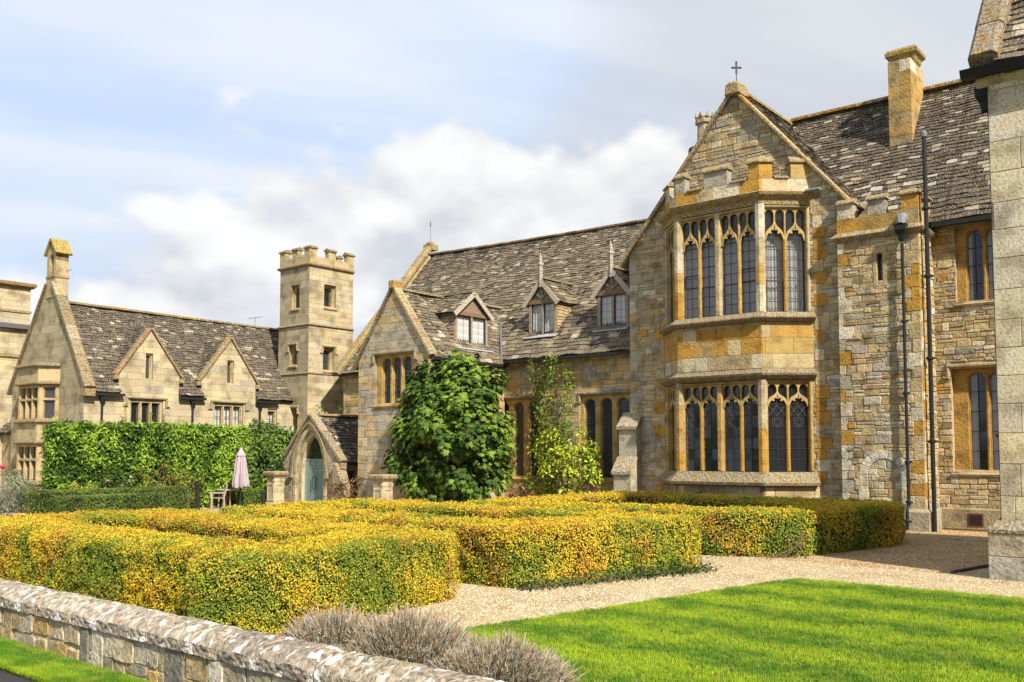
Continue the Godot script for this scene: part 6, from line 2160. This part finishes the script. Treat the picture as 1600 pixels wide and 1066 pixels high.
func terrace_furniture() -> void:
	garden_chair("weathered wooden armchair between the black post and the parasol", Vector3(-33.25, 0, -21.55), -0.5)
	garden_chair("wooden garden seat behind the table, back to the laurel hedge", Vector3(-34.55, 0, -23.4), 1.25, 1.15)
	var t := thing("garden_table", "round weathered wooden table beside the parasol", "table", Vector3(-33.75, 0, -22.4))
	B = Vector3.ZERO
	var m := MB.new()
	m.lathe(Vector3.ZERO, [Vector2(0.0, 0.7), Vector2(0.5, 0.7), Vector2(0.52, 0.71), Vector2(0.52, 0.735), Vector2(0.5, 0.74), Vector2(0.0, 0.74)], 20, Color(0.36, 0.3, 0.24))
	put(m, "table_top", M.teak, t)
	for k in 4:
		var a := TAU * k / 4.0 + 0.4
		m = MB.new()
		m.tube([Vector3(cos(a) * 0.4, 0, sin(a) * 0.4), Vector3(cos(a) * 0.36, 0.7, sin(a) * 0.36)], [0.03], 6, Color(0.33, 0.27, 0.21))
		put(m, "leg", M.teak, t)
	t = thing("garden_parasol", "closed mauve parasol standing before the laurel hedge", "parasol", Vector3(-32.75, 0, -22.3))
	B = Vector3.ZERO
	m = MB.new()
	m.lathe(Vector3.ZERO, [Vector2(0.0, 0.0), Vector2(0.3, 0.0), Vector2(0.3, 0.06), Vector2(0.08, 0.1), Vector2(0.08, 0.3), Vector2(0.0, 0.3)], 14, Color(0.03, 0.03, 0.03))
	put(m, "base", M.iron, t)
	m = MB.new()
	m.tube([Vector3(0, 0.1, 0), Vector3(0, 2.5, 0)], [0.03], 8, Color(0.03, 0.03, 0.03))
	put(m, "pole", M.iron, t)
	m = MB.new()                                        # furled canopy with hanging pleats
	var prof := [[0.86, 0.25], [1.0, 0.27], [1.4, 0.24], [1.9, 0.2], [2.1, 0.17], [2.14, 0.2], [2.2, 0.17], [2.42, 0.05], [2.5, 0.02]]
	var rings := []
	for e in prof:
		var ring := []
		for k in 32:
			var a := TAU * k / 32.0
			var pl := 1.0 + 0.26 * cos(a * 8.0 + e[0] * 1.5) * clampf((2.3 - e[0]) / 0.6, 0.0, 1.0)
			ring.append(Vector3(cos(a) * e[1] * pl, e[0] + (0.05 * cos(a * 8.0) if e[0] < 0.9 else 0.0), sin(a) * e[1] * pl))
		rings.append(ring)
	for i in rings.size() - 1:
		for k in 32:
			var j := (k + 1) % 32
			m.quad(rings[i][k], rings[i + 1][k], rings[i + 1][j], rings[i][j], Color(0.36, 0.3, 0.335))
	put(m, "canopy", M.cloth, t)
	m = MB.new()
	m.lathe(Vector3(0, 2.48, 0), [Vector2(0.025, 0.0), Vector2(0.035, 0.03), Vector2(0.0, 0.08)], 8, Color(0.3, 0.22, 0.2))
	put(m, "finial", M.wood, t)
	for e in [["tall black iron post beside the end of the box hedge", Vector3(-32.9, 0, -20.45), 1.1], ["black iron post below the closed parasol and pedestal", Vector3(-32.3, 0, -23.1), 0.72]]:
		t = thing("iron_post", e[0], "post", e[1], "black posts on the terrace")
		B = Vector3.ZERO
		m = MB.new()
		m.lathe(Vector3.ZERO, [Vector2(0.0, 0.0), Vector2(0.11, 0.0), Vector2(0.11, 0.05), Vector2(0.08, 0.08), Vector2(0.075, e[2] - 0.16), Vector2(0.1, e[2] - 0.13), Vector2(0.1, e[2] - 0.08), Vector2(0.05, e[2] - 0.03), Vector2(0.0, e[2])], 12, Color(0.02, 0.02, 0.022))
		put(m, "shaft", M.iron, t)


func parterre() -> void:
	var lm := leaf_mesh(1.0, 0.62, 0.25, 0.12)
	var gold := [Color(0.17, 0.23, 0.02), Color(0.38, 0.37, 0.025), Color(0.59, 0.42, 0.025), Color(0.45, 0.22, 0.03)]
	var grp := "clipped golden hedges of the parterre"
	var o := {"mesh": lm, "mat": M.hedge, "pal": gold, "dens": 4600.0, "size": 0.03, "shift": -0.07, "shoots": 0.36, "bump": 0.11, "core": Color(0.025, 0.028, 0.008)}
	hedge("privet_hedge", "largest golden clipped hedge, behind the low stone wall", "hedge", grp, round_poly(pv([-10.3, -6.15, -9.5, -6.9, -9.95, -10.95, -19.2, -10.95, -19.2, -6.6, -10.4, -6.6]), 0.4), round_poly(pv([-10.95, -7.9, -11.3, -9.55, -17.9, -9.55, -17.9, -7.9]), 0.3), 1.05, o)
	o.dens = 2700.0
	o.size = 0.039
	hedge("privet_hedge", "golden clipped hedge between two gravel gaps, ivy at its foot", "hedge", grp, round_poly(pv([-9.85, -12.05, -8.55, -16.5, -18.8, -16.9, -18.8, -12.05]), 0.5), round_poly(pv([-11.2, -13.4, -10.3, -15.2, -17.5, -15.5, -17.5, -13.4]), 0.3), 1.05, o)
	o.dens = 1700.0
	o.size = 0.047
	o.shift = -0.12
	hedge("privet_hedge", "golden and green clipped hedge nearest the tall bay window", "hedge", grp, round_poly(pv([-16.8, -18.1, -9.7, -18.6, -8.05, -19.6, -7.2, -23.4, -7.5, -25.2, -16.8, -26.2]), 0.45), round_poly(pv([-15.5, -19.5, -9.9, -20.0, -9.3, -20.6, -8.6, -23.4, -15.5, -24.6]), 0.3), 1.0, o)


func planting() -> void:
	var lm := leaf_mesh(1.0, 0.36, 0.3, 0.2)
	var lau := [Color(0.035, 0.075, 0.01), Color(0.1, 0.19, 0.02), Color(0.24, 0.36, 0.04)]  # gloss highlights and dark gaps put into the leaf tones
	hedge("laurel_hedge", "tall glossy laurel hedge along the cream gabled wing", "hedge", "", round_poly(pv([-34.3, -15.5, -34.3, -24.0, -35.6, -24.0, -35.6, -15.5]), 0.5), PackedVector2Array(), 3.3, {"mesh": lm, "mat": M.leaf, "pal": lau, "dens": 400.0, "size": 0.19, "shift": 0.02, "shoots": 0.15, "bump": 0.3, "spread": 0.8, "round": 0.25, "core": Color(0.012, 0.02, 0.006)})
	var bx := leaf_mesh(1.0, 0.6, 0.2, 0.1)
	var box := [Color(0.04, 0.07, 0.012), Color(0.07, 0.11, 0.017), Color(0.14, 0.2, 0.026)]
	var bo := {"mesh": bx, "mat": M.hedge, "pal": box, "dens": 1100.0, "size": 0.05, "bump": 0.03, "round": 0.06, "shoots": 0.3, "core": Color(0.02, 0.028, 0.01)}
	hedge("box_hedge", "dark green clipped box hedge before the laurel, sloping away", "hedge", "dark clipped box hedges", round_poly(pv([-33.0, -14.2, -32.95, -20.2, -33.6, -20.3, -33.7, -14.2]), 0.1), PackedVector2Array(), 0.95, bo)
	hedge("box_hedge", "lower dark box hedge, in front of the longer one", "hedge", "dark clipped box hedges", round_poly(pv([-31.6, -14.6, -31.6, -18.4, -32.2, -18.4, -32.2, -14.6]), 0.1), PackedVector2Array(), 0.8, bo)
	hedge("box_hedge", "short dark box hedge between parasol and pedestal", "hedge", "dark clipped box hedges", round_poly(pv([-33.4, -22.6, -32.9, -24.2, -33.5, -24.4, -34.0, -22.8]), 0.1), PackedVector2Array(), 0.75, bo)
	# fig
	var fig := [Color(0.035, 0.07, 0.01), Color(0.07, 0.125, 0.016), Color(0.14, 0.215, 0.025)]
	shrub("fig_tree", "big bushy fig with broad lobed leaves against the cross gable", "tree", Vector3(-23.75, 0, -25.2), Vector3(2.6, 3.1, 1.6), {"mesh": fig_leaf(), "mat": M.leaf, "pal": fig, "n": 15000, "size": 0.21, "lumps": 150, "lump": 0.2, "stray": 0.16, "hang": true, "shift": 0.02, "trunk": 0.09, "taper": 0.5})
	# climbers and shrubs along the hall
	var lime := [Color(0.1, 0.16, 0.015), Color(0.2, 0.28, 0.02), Color(0.36, 0.42, 0.03)]
	var cl := leaf_mesh(1.0, 0.5, 0.2, 0.2)
	climber("rambling_climber", "thin rambling climber on the wall between the hall windows", [
		[Vector3(-21.9, 0, -28.7), Vector3(-21.8, 2.6, -28.75), Vector3(-22.0, 4.6, -28.78), Vector3(-21.5, 6.0, -28.5)],
		[Vector3(-21.7, 0, -28.7), Vector3(-21.2, 2.4, -28.75), Vector3(-21.0, 4.0, -28.78), Vector3(-20.9, 5.5, -28.7)],
		[Vector3(-21.8, 1.5, -28.7), Vector3(-22.2, 3.6, -28.7), Vector3(-22.3, 5.0, -28.7), Vector3(-22.6, 5.8, -28.6)]], {"mesh": cl, "mat": M.leaf, "pal": [Color(0.07, 0.12, 0.015), Color(0.13, 0.19, 0.02), Color(0.22, 0.28, 0.03)], "dens": 130.0, "reach": 0.17, "size": 0.14})
	shrub("lime_shrub", "yellow-green shrub of arching leafy shoots below the hall windows", "shrub", Vector3(-20.5, 0, -27.9), Vector3(1.9, 1.65, 0.7), {"mesh": cl, "mat": M.leaf, "pal": lime, "n": 2700, "size": 0.16, "lumps": 46, "lump": 0.24, "shift": 0.1, "taper": 0.6})
	var red := [Color(0.1, 0.05, 0.035), Color(0.2, 0.07, 0.05), Color(0.28, 0.14, 0.08)]
	for e in [["low reddish shrub at the foot of the fig", Vector3(-21.9, 0, -26.9), Vector3(0.75, 0.5, 0.5)], ["low reddish shrub beside the buttress", Vector3(-19.0, 0, -27.4), Vector3(0.8, 0.5, 0.4)]]:
		shrub("red_shrub", e[0], "shrub", e[1], e[2], {"mesh": cl, "mat": M.leaf, "pal": red, "n": 700, "size": 0.1, "lumps": 16, "lump": 0.4}, "reddish border shrubs")
	shrub("brown_shrub", "russet dying shrub between porch and pedestal", "shrub", Vector3(-28.2, 0, -24.0), Vector3(0.7, 0.75, 0.4), {"mesh": cl, "mat": M.leaf, "pal": [Color(0.1, 0.05, 0.025), Color(0.2, 0.1, 0.04), Color(0.16, 0.15, 0.03)], "n": 500, "size": 0.13, "lumps": 20, "lump": 0.35})
	shrub("ivy_bush", "dark leafy climber mounding up between laurel hedge and porch", "shrub", Vector3(-34.5, 0, -25.1), Vector3(1.1, 1.85, 1.3), {"mesh": cl, "mat": M.leaf, "pal": [Color(0.03, 0.07, 0.012), Color(0.06, 0.12, 0.018), Color(0.13, 0.21, 0.03)], "n": 9500, "size": 0.18, "lumps": 60, "lump": 0.5})
	shrub("spotted_shrub", "bright variegated shrub beside the pedestal under the parasol", "shrub", Vector3(-33.9, 0, -24.7), Vector3(0.9, 0.75, 0.5), {"mesh": cl, "mat": M.leaf, "pal": lime, "n": 900, "size": 0.13, "lumps": 20, "lump": 0.4, "shift": 0.05})
	var border := [[Color(0.06, 0.1, 0.02), Color(0.14, 0.18, 0.03), Color(0.3, 0.3, 0.05)], [Color(0.08, 0.1, 0.03), Color(0.15, 0.17, 0.05), Color(0.5, 0.45, 0.35)], [Color(0.07, 0.06, 0.02), Color(0.14, 0.13, 0.03), Color(0.22, 0.2, 0.04)]]
	var where := [["yellowish border shrub at the near foot of the laurel", -33.85, -16.3, 0.7, 0.68, 0], ["white-flowered border shrub before the laurel", -33.85, -17.6, 0.8, 0.72, 1], ["dusky rounded shrub half way along the laurel", -33.85, -19.0, 1.0, 1.12, 2], ["pale green border shrub near the chair", -33.85, -20.6, 0.9, 0.8, 0]]
	for e in where:
		shrub("border_shrub", e[0], "shrub", Vector3(e[1], 0, e[2]), Vector3(0.42, e[4], e[3]), {"mesh": cl, "mat": M.leaf, "pal": border[e[5]], "n": 1500, "size": 0.1, "lumps": 26, "lump": 0.5}, "border shrubs below the laurel")
	var silver := [Color(0.1, 0.12, 0.06), Color(0.17, 0.2, 0.11), Color(0.26, 0.28, 0.2)]
	shrub("silver_shrub", "grey-green feathery shrub below the bellcote gable", "shrub", Vector3(-37.4, 0, -15.2), Vector3(1.5, 0.75, 0.9), {"mesh": leaf_mesh(1.0, 0.2), "mat": M.leaf, "pal": silver, "n": 3200, "size": 0.16, "lumps": 30, "lump": 0.5}, "silvery shrubs by the gable end")
	shrub("silver_shrub", "darker feathery shrub at the edge of the gravel", "shrub", Vector3(-35.0, 0, -13.8), Vector3(1.0, 0.6, 0.7), {"mesh": leaf_mesh(1.0, 0.2), "mat": M.leaf, "pal": [Color(0.1, 0.1, 0.07), Color(0.16, 0.17, 0.12), Color(0.24, 0.24, 0.2)], "n": 1800, "size": 0.13, "lumps": 24, "lump": 0.5}, "silvery shrubs by the gable end")
	# a red rose bloom over the shrubs
	var t := thing("rose", "single crimson rose on a thin stem above the silvery shrubs", "flower", Vector3(-38.9, 0, -15.6))
	B = Vector3.ZERO
	var m := MB.new()
	m.tube([Vector3.ZERO, Vector3(0.05, 0.9, 0), Vector3(0.0, 1.62, 0.05)], [0.014, 0.01, 0.008], 5, Color(0.07, 0.11, 0.03))
	put(m, "stem", M.bark, t)
	m = MB.new()
	for k in 3:
		m.lathe(Vector3(0, 1.62, 0.05), [Vector2(0.02, 0.0), Vector2(0.1 - k * 0.02, 0.04 + k * 0.02), Vector2(0.11 - k * 0.03, 0.1 + k * 0.015), Vector2(0.07 - k * 0.02, 0.12 + k * 0.01)], 9, Color(0.45, 0.015, 0.07), k * 0.3)
	put(m, "bloom", M.cloth, t)
	# tall shoots in front of the wing's window, and weeds on the porch roof
	climber("tall_rose_shoots", "tall bare-stemmed rose shoots reaching the wing window", [
		[Vector3(-36.4, 0, -19.5), Vector3(-36.5, 2.5, -19.4), Vector3(-36.6, 4.3, -19.35)], [Vector3(-36.3, 0, -20.3), Vector3(-36.4, 2.4, -20.35), Vector3(-36.5, 3.95, -20.4)], [Vector3(-36.3, 0, -20.9), Vector3(-36.4, 2.4, -21.0), Vector3(-36.5, 3.9, -21.0)]], {"mesh": cl, "mat": M.leaf, "pal": [Color(0.1, 0.15, 0.02), Color(0.17, 0.24, 0.03), Color(0.25, 0.32, 0.04)], "dens": 45.0, "reach": 0.07, "size": 0.11})
	for e in [["leafy bush showing above the porch ridge", Vector3(-34.4, 0, -27.5), 2.2], ["small dark bush above the far end of the porch ridge", Vector3(-33.3, 0, -28.2), 2.3]]:
		shrub("porch_bush", e[0], "shrub", e[1], Vector3(0.7, e[2], 0.45), {"mesh": cl, "mat": M.leaf, "pal": [Color(0.05, 0.09, 0.015), Color(0.1, 0.14, 0.02), Color(0.18, 0.22, 0.03)], "n": 1000, "size": 0.15, "lumps": 26, "lump": 0.4}, "bushes behind the porch")
	# ivy at the foot of the middle hedge
	climber("ground_ivy", "dark ivy creeping along the foot of the middle golden hedge", [
		[Vector3(-9.75, 0.05, -12.1), Vector3(-9.2, 0.08, -13.9), Vector3(-8.75, 0.08, -15.4), Vector3(-8.5, 0.06, -16.5)]], {"mesh": leaf_mesh(1.0, 0.8), "mat": M.leaf, "pal": [Color(0.025, 0.05, 0.015), Color(0.04, 0.075, 0.02), Color(0.07, 0.11, 0.03)], "dens": 330.0, "reach": 0.11, "size": 0.055})
	climber("dry_vine", "tangle of bare grey vine stems at the corner of the green hedge", [
		[Vector3(-8.1, 0.02, -19.4), Vector3(-8.0, 0.3, -19.5), Vector3(-8.05, 0.6, -19.6)], [Vector3(-8.3, 0.02, -19.25), Vector3(-8.1, 0.25, -19.4), Vector3(-7.9, 0.55, -19.7)], [Vector3(-7.9, 0.02, -19.5), Vector3(-8.0, 0.22, -19.45), Vector3(-8.25, 0.5, -19.4)], [Vector3(-8.5, 0.02, -19.1), Vector3(-8.2, 0.18, -19.3), Vector3(-7.95, 0.3, -19.6)]], {"mesh": leaf_mesh(1.0, 0.8), "mat": M.leaf, "pal": [Color(0.1, 0.08, 0.05), Color(0.15, 0.12, 0.08), Color(0.2, 0.16, 0.1)], "dens": 14.0, "reach": 0.05, "size": 0.04})
	lavender("browned lavender bush touching the golden hedge end", Vector3(-7.85, 0, -6.55), 0.62, 0.6)
	lavender("broad silvery lavender bush in the middle of three", Vector3(-6.95, 0, -6.75), 0.72, 0.66)
	lavender("lowest lavender bush, nearest the striped lawn", Vector3(-5.75, 0, -6.75), 0.75, 0.52)


func ground() -> void:
	var m := MB.new()
	var fl := fground()
	m.prism(fl, rect(-400, -200, 400, 600), -0.5, 0.0, Color(0.1, 0.15, 0.03))
	structure(m, "ground", M.soil)
	m = MB.new()
	m.prism(fl, rect(-46, 5.2, 12, 40), -0.2, 0.006, Color(0.68, 0.61, 0.475))
	structure(m, "gravel_path", M.gravel)
	# browner gravel of the forecourt between the corner wing and the recessed wall
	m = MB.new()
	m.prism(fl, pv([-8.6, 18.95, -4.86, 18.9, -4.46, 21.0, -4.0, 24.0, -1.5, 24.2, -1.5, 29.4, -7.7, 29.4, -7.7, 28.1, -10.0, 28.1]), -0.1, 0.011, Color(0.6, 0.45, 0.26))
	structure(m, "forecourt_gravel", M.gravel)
	# verge and asphalt path on the near side of the wall
	m = MB.new()
	m.prism(fl, rect(-40, -30, 20, 4.22), -0.2, 0.012, Color(0.055, 0.05, 0.05))
	structure(m, "footpath", M.asphalt)
	m = MB.new()
	m.prism(fl, rect(-40, 4.222, 20, 4.84), -0.2, 0.03, Color(0.07, 0.12, 0.02))
	structure(m, "verge_soil", M.soil)
	var lawn := round_poly(pv([-6.72, -16.1, -8.1, -8.8, -8.35, -5.6, 14, -5.6, 14, -16.3]), 0.35)
	var flip := PackedVector2Array()
	for p in lawn:
		flip.append(Vector2(p.x, -p.y))
	m = MB.new()
	m.prism(fl, flip, -0.2, 0.04, Color(0.09, 0.14, 0.02), 0.02)
	structure(m, "lawn", M.soil)
	# bed soil under the lavender
	m = MB.new()
	m.prism(fl, rect(-9.2, 5.26, -4.6, 6.0), -0.1, 0.035, Color(0.3, 0.25, 0.17))
	structure(m, "bed", M.gravel)
	# turf: mown bands lie one way and the other, sheen painted in too
	var v := PackedVector3Array()
	for k in 6:
		var a := TAU * k / 6.0 + 0.3
		var d := Vector3(cos(a), 0, sin(a))
		var sd := Vector3(-d.z, 0, d.x) * 0.09
		var f := d * 0.25
		v.append_array([f - sd, f + sd, f + d * 0.3 + Vector3(0, 1.0, 0)])
	var tuft := simple_mesh(v)
	var s := Scatter.new()
	var tries := 150000
	for k in tries:
		var p := Vector2(rng.randf_range(-8.4, 5.5), -5.6 - 10.7 * pow(rng.randf(), 1.15))
		if not Geometry2D.is_point_in_polygon(p, lawn):
			continue
		s.add(turf_at(p), turf_col(p))
	var t: Node3D
	var gm := scatter(s, "grass", tuft, M.grass, self)
	gm.transform = Transform3D(HB, Vector3.ZERO)
	gm.set_meta("label", "short striped turf of the mown lawn")
	gm.set_meta("category", "grass")
	s = Scatter.new()
	for k in 26000:
		var p := Vector2(rng.randf_range(-13.5, -6.0), rng.randf_range(-4.84, -4.22))
		s.add(turf_at(p), turf_col(p * 0.7 + Vector2(40, 3)))
	gm = scatter(s, "verge_grass", tuft, M.grass, self)
	gm.transform = Transform3D(HB, Vector3.ZERO)
	gm.set_meta("label", "strip of bright grass at the foot of the low wall")
	gm.set_meta("category", "grass")
	# loose stones of the gravel
	var pm := simple_mesh(PackedVector3Array([Vector3(-0.5, 0, -0.4), Vector3(0.45, 0, -0.5), Vector3(0.1, 0.55, 0.0), Vector3(0.45, 0, -0.5), Vector3(0.55, 0, 0.4), Vector3(0.1, 0.55, 0.0), Vector3(0.55, 0, 0.4), Vector3(-0.4, 0, 0.5), Vector3(0.1, 0.55, 0.0), Vector3(-0.4, 0, 0.5), Vector3(-0.5, 0, -0.4), Vector3(0.1, 0.55, 0.0)]), true)
	s = Scatter.new()
	for k in 110000:
		var p := Vector2(rng.randf_range(-11.0, -1.5), rng.randf_range(-29, -6.0))
		if rng.randf() > 12.0 / (-p.y) or Geometry2D.is_point_in_polygon(p, lawn):
			continue
		var z := rng.randf_range(0.006, 0.021)
		s.add(Transform3D(Basis(Vector3.UP, rng.randf() * TAU) * z, Vector3(p.x, 0.006 if p.y > -18.9 else 0.011, p.y)), pick([[Color(0.58, 0.51, 0.39), 3.0], [Color(0.48, 0.4, 0.28), 2.0], [Color(0.66, 0.61, 0.5), 1.4], [Color(0.26, 0.2, 0.13), 1.0]]))
	gm = scatter(s, "gravel", pm, M.pebble, self)
	gm.transform = Transform3D(HB, Vector3.ZERO)
	gm.set_meta("label", "loose pale stones lying on the gravel path")
	gm.set_meta("category", "gravel")
	# drain cover and steel edging by the corner wing
	t = thing("kerb_edging", "dark kerb edging on the gravel beside the corner wing", "edging", Vector3(-5.4, 0, -19.2))
	m = MB.new()
	m.bar(Vector3(-4.84, 0.0, -18.9), Vector3(-4.46, 0.0, -20.9), Vector3.UP, 0.06, 0.06, Color(0.12, 0.1, 0.08))
	put(m, "edging_bar", M.stone, t)
	t = thing("stone_drain", "narrow pale stone slab set in the gravel by the recessed wall", "slab", Vector3(-6.7, 0, -27.6))
	m = MB.new()
	m.bar(Vector3(-6.92, 0.0, -26.4), Vector3(-5.82, 0.0, -25.95), Vector3.UP, 0.22, 0.035, Color(0.4, 0.36, 0.29))
	put(m, "slab", M.stone, t)


func turf_at(p: Vector2) -> Transform3D:
	var band := signf(sin(p.y * TAU / 1.5 + nz.get_noise_2d(p.x * 9.0, p.y * 9.0) * 2.2))
	var lean := Vector3(band * 0.35 + rng.randfn() * 0.15, 1.0, rng.randfn() * 0.2).normalized()
	var h := rng.randf_range(0.035, 0.06)
	var x := lean.cross(Vector3.BACK).normalized()
	var b := Basis(x * 0.05, lean * h, x.cross(lean) * 0.05) * Basis(Vector3.UP, rng.randf() * TAU)
	return Transform3D(b, Vector3(p.x, 0.036, p.y))


func turf_col(p: Vector2) -> Color:
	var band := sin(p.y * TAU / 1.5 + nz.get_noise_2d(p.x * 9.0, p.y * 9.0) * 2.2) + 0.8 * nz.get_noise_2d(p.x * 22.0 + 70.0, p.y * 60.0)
	var dark := Color(0.075, 0.175, 0.008)  # light and shade of the leaning blades, put into their colour
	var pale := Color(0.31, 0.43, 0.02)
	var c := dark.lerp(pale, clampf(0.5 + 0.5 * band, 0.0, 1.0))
	if nz.get_noise_2d(p.x * 30.0, p.y * 30.0 + 500.0) > 0.25:
		c = c.lerp(Color(0.3, 0.32, 0.04), 0.4)
	var v := rng.randf_range(0.75, 1.2)
	return Color(c.r * v, c.g * v, c.b * v)


# ---------------------------------------------------------------- sky

func make_sky() -> ImageTexture:
	var w := 2048
	var h := 1024
	var im := Image.create(w, h, false, Image.FORMAT_RGBF)
	var big := FastNoiseLite.new()
	big.seed = 14
	big.noise_type = FastNoiseLite.TYPE_SIMPLEX_SMOOTH
	big.frequency = 1.0
	big.fractal_octaves = 6
	big.fractal_gain = 0.52
	var veil := FastNoiseLite.new()
	veil.seed = 5
	veil.frequency = 1.0
	veil.fractal_octaves = 4
	im.fill(Color(0.27, 0.26, 0.23))
	# heaps of cumulus round the sky: azimuth, height, half-width, half-height (degrees), strength
	var banks := [[-3.0, 14.5, 15.0, 5.5, 0.62], [9.0, 13.0, 10.0, 4.5, 0.4], [-12.0, 11.0, 7.0, 4.0, 0.32], [-27.0, 8.5, 9.0, 3.0, 0.36], [-20.0, 7.0, 6.0, 2.0, 0.25], [34.0, 12.0, 12.0, 4.0, 0.5], [-58.0, 16.0, 14.0, 6.0, 0.5], [-95.0, 22.0, 18.0, 7.0, 0.55], [-140.0, 14.0, 16.0, 5.0, 0.5], [165.0, 24.0, 20.0, 8.0, 0.55], [120.0, 13.0, 14.0, 5.0, 0.5], [80.0, 18.0, 14.0, 6.0, 0.5]]
	for y in h / 2:
		var el := PI * (0.5 - (y + 0.5) / h)
		var eld := rad_to_deg(el)
		var ce := cos(el)
		var se := sin(el)
		var t := pow(1.0 - se, 4.0)
		for x in w:
			var az := wrapf((x + 0.5) / w * TAU, -PI, PI)     # 0 straight ahead, positive to the right
			var azd := rad_to_deg(az)
			var d := Vector3(sin(az) * ce, se, -cos(az) * ce)
			var c := Color(0.325, 0.43, 0.61).lerp(Color(0.41, 0.49, 0.605), t)
			# thin high veil, drawn out in streaks
			var u := Vector2(d.x, d.z) / (se + 0.15)
			var ci := clampf(0.58 + 0.9 * veil.get_noise_3d(u.x * 0.7, u.y * 2.4 + u.x * 0.8, 3.0), 0.0, 1.0)
			c = c.lerp(Color(0.52, 0.55, 0.6), 0.9 * ci)
			# soft grey sheet of higher cloud in broad patches
			var gs := big.get_noise_3d(d.x * 1.1 + 4.0, d.y * 1.6, d.z * 1.1) * 0.9 + 0.05 * maxf(0.0, eld - 13.0) * clampf((azd - 6.0) / 10.0, -1.0, 1.0) - 0.12 * clampf((4.0 - azd) / 12.0, 0.0, 1.0)
			gs = clampf(gs * 2.2, 0.0, 1.0)
			c = c.lerp(Color(0.37, 0.38, 0.415).lerp(Color(0.44, 0.455, 0.485), clampf(0.5 + ci - 0.5, 0.0, 1.0)), gs * 0.85)
			var cov := -0.3
			for b in banks:
				var da: float = wrapf(azd - b[0], -180.0, 180.0) / b[2]
				var de: float = (eld - b[1]) / b[3]
				var q: float = da * da + de * de
				if q < 6.0:
					cov += b[4] * exp(-q * 0.8)
			var n := big.get_noise_3d(d.x * 4.2, d.y * 6.5, d.z * 4.2)
			var dens := n * 0.62 + cov
			if dens > 0.0:
				var k := clampf(dens / 0.16, 0.0, 1.0)
				k = k * k * (3.0 - 2.0 * k)
				var up := big.get_noise_3d(d.x * 4.2, (d.y + 0.03) * 6.5, d.z * 4.2)
				var lit := clampf(0.72 + (n - up) * 1.6 - dens * 0.25, 0.0, 1.0)
				c = c.lerp(Color(0.41, 0.425, 0.46).lerp(Color(0.61, 0.61, 0.605), lit), k * 0.95)
			im.set_pixel(x, y, c)
	return ImageTexture.create_from_image(im)


func _ready() -> void:
	rng.seed = 20240917
	nz.seed = 7
	nz.frequency = 0.1
	nz.noise_type = FastNoiseLite.TYPE_SIMPLEX_SMOOTH
	nz.fractal_octaves = 3
	var a := deg_to_rad(TURN)
	HB = Basis(Vector3(sin(a), 0, cos(a)), Vector3.UP, Vector3(-cos(a), 0, sin(a)))
	# camera: 1450 px focal length on a 1600 px wide frame, tilted up a little and shifted
	var cam := Camera3D.new()
	cam.name = "camera"
	cam.projection = Camera3D.PROJECTION_FRUSTUM
	cam.near = 0.1
	cam.far = 1500.0
	cam.size = 0.1 * 1066.0 / 1450.0
	cam.frustum_offset = Vector2(0, 0.1 * 84.3 / 1450.0)
	cam.position = Vector3(0, 2.3, 0)
	cam.rotation_degrees = Vector3(3.5, 0, 0)
	add_child(cam)
	cam.current = true
	var env := Environment.new()
	env.background_mode = Environment.BG_SKY
	var sky := Sky.new()
	var pan := PanoramaSkyMaterial.new()
	pan.panorama = make_sky()
	sky.sky_material = pan
	env.sky = sky
	env.tonemap_mode = Environment.TONE_MAPPER_LINEAR
	env.tonemap_exposure = 1.65
	env.sdfgi_enabled = true
	env.ssao_enabled = true
	env.ssil_enabled = true
	var we := WorldEnvironment.new()
	we.name = "world_environment"
	we.environment = env
	add_child(we)
	var sun := DirectionalLight3D.new()
	sun.name = "sun"
	sun.light_energy = 1.6
	sun.light_color = Color(1.0, 0.965, 0.9)
	sun.light_angular_distance = 1.5
	sun.shadow_enabled = true
	var s := (HB * Vector3(0.937, 0, 0.35)) * cos(deg_to_rad(41)) + Vector3.UP * sin(deg_to_rad(41))
	sun.basis = Basis.looking_at(-s)
	add_child(sun)

	make_materials()
	M.wall_cap = mat("lichened wall coping", 0.95)
	triplanar(M.wall_cap, noise_tex(78, 0.03, [[0.0, Color(0.5, 0.47, 0.43)], [0.35, Color(0.72, 0.7, 0.66)], [0.52, Color(0.86, 0.84, 0.8)], [1.0, Color(1, 0.99, 0.96)]], 512, 6), 0.9, M.lichen.heightmap_texture, 3.0)
	detail(M.wall_cap, noise_tex(77, 0.014, [[0.0, Color(0.3, 0.28, 0.25, 0.5)], [0.3, Color(0.35, 0.32, 0.28, 0.25)], [0.4, Color(0.8, 0.78, 0.74, 0.0)], [0.63, Color(0.8, 0.78, 0.74, 0.0)], [0.68, Color(0.84, 0.83, 0.8, 0.85)], [1.0, Color(0.87, 0.86, 0.83, 0.95)]], 512, 6), 0.55, BaseMaterial3D.BLEND_MODE_MIX)
	ST = styles()
	ground()
	bay_range()
	hall_range()
	tower()
	porch()
	gabled_wing()
	corner_wing()
	rear_building()
	garden_wall()
	parterre()
	planting()
	pedestal("stone pedestal with moulded cap beside the porch arch", Vector3(-32.45, 0, -23.8))
	pedestal("stone pedestal with moulded cap in front of the fig", Vector3(-25.0, 0, -23.0))
	terrace_furniture()
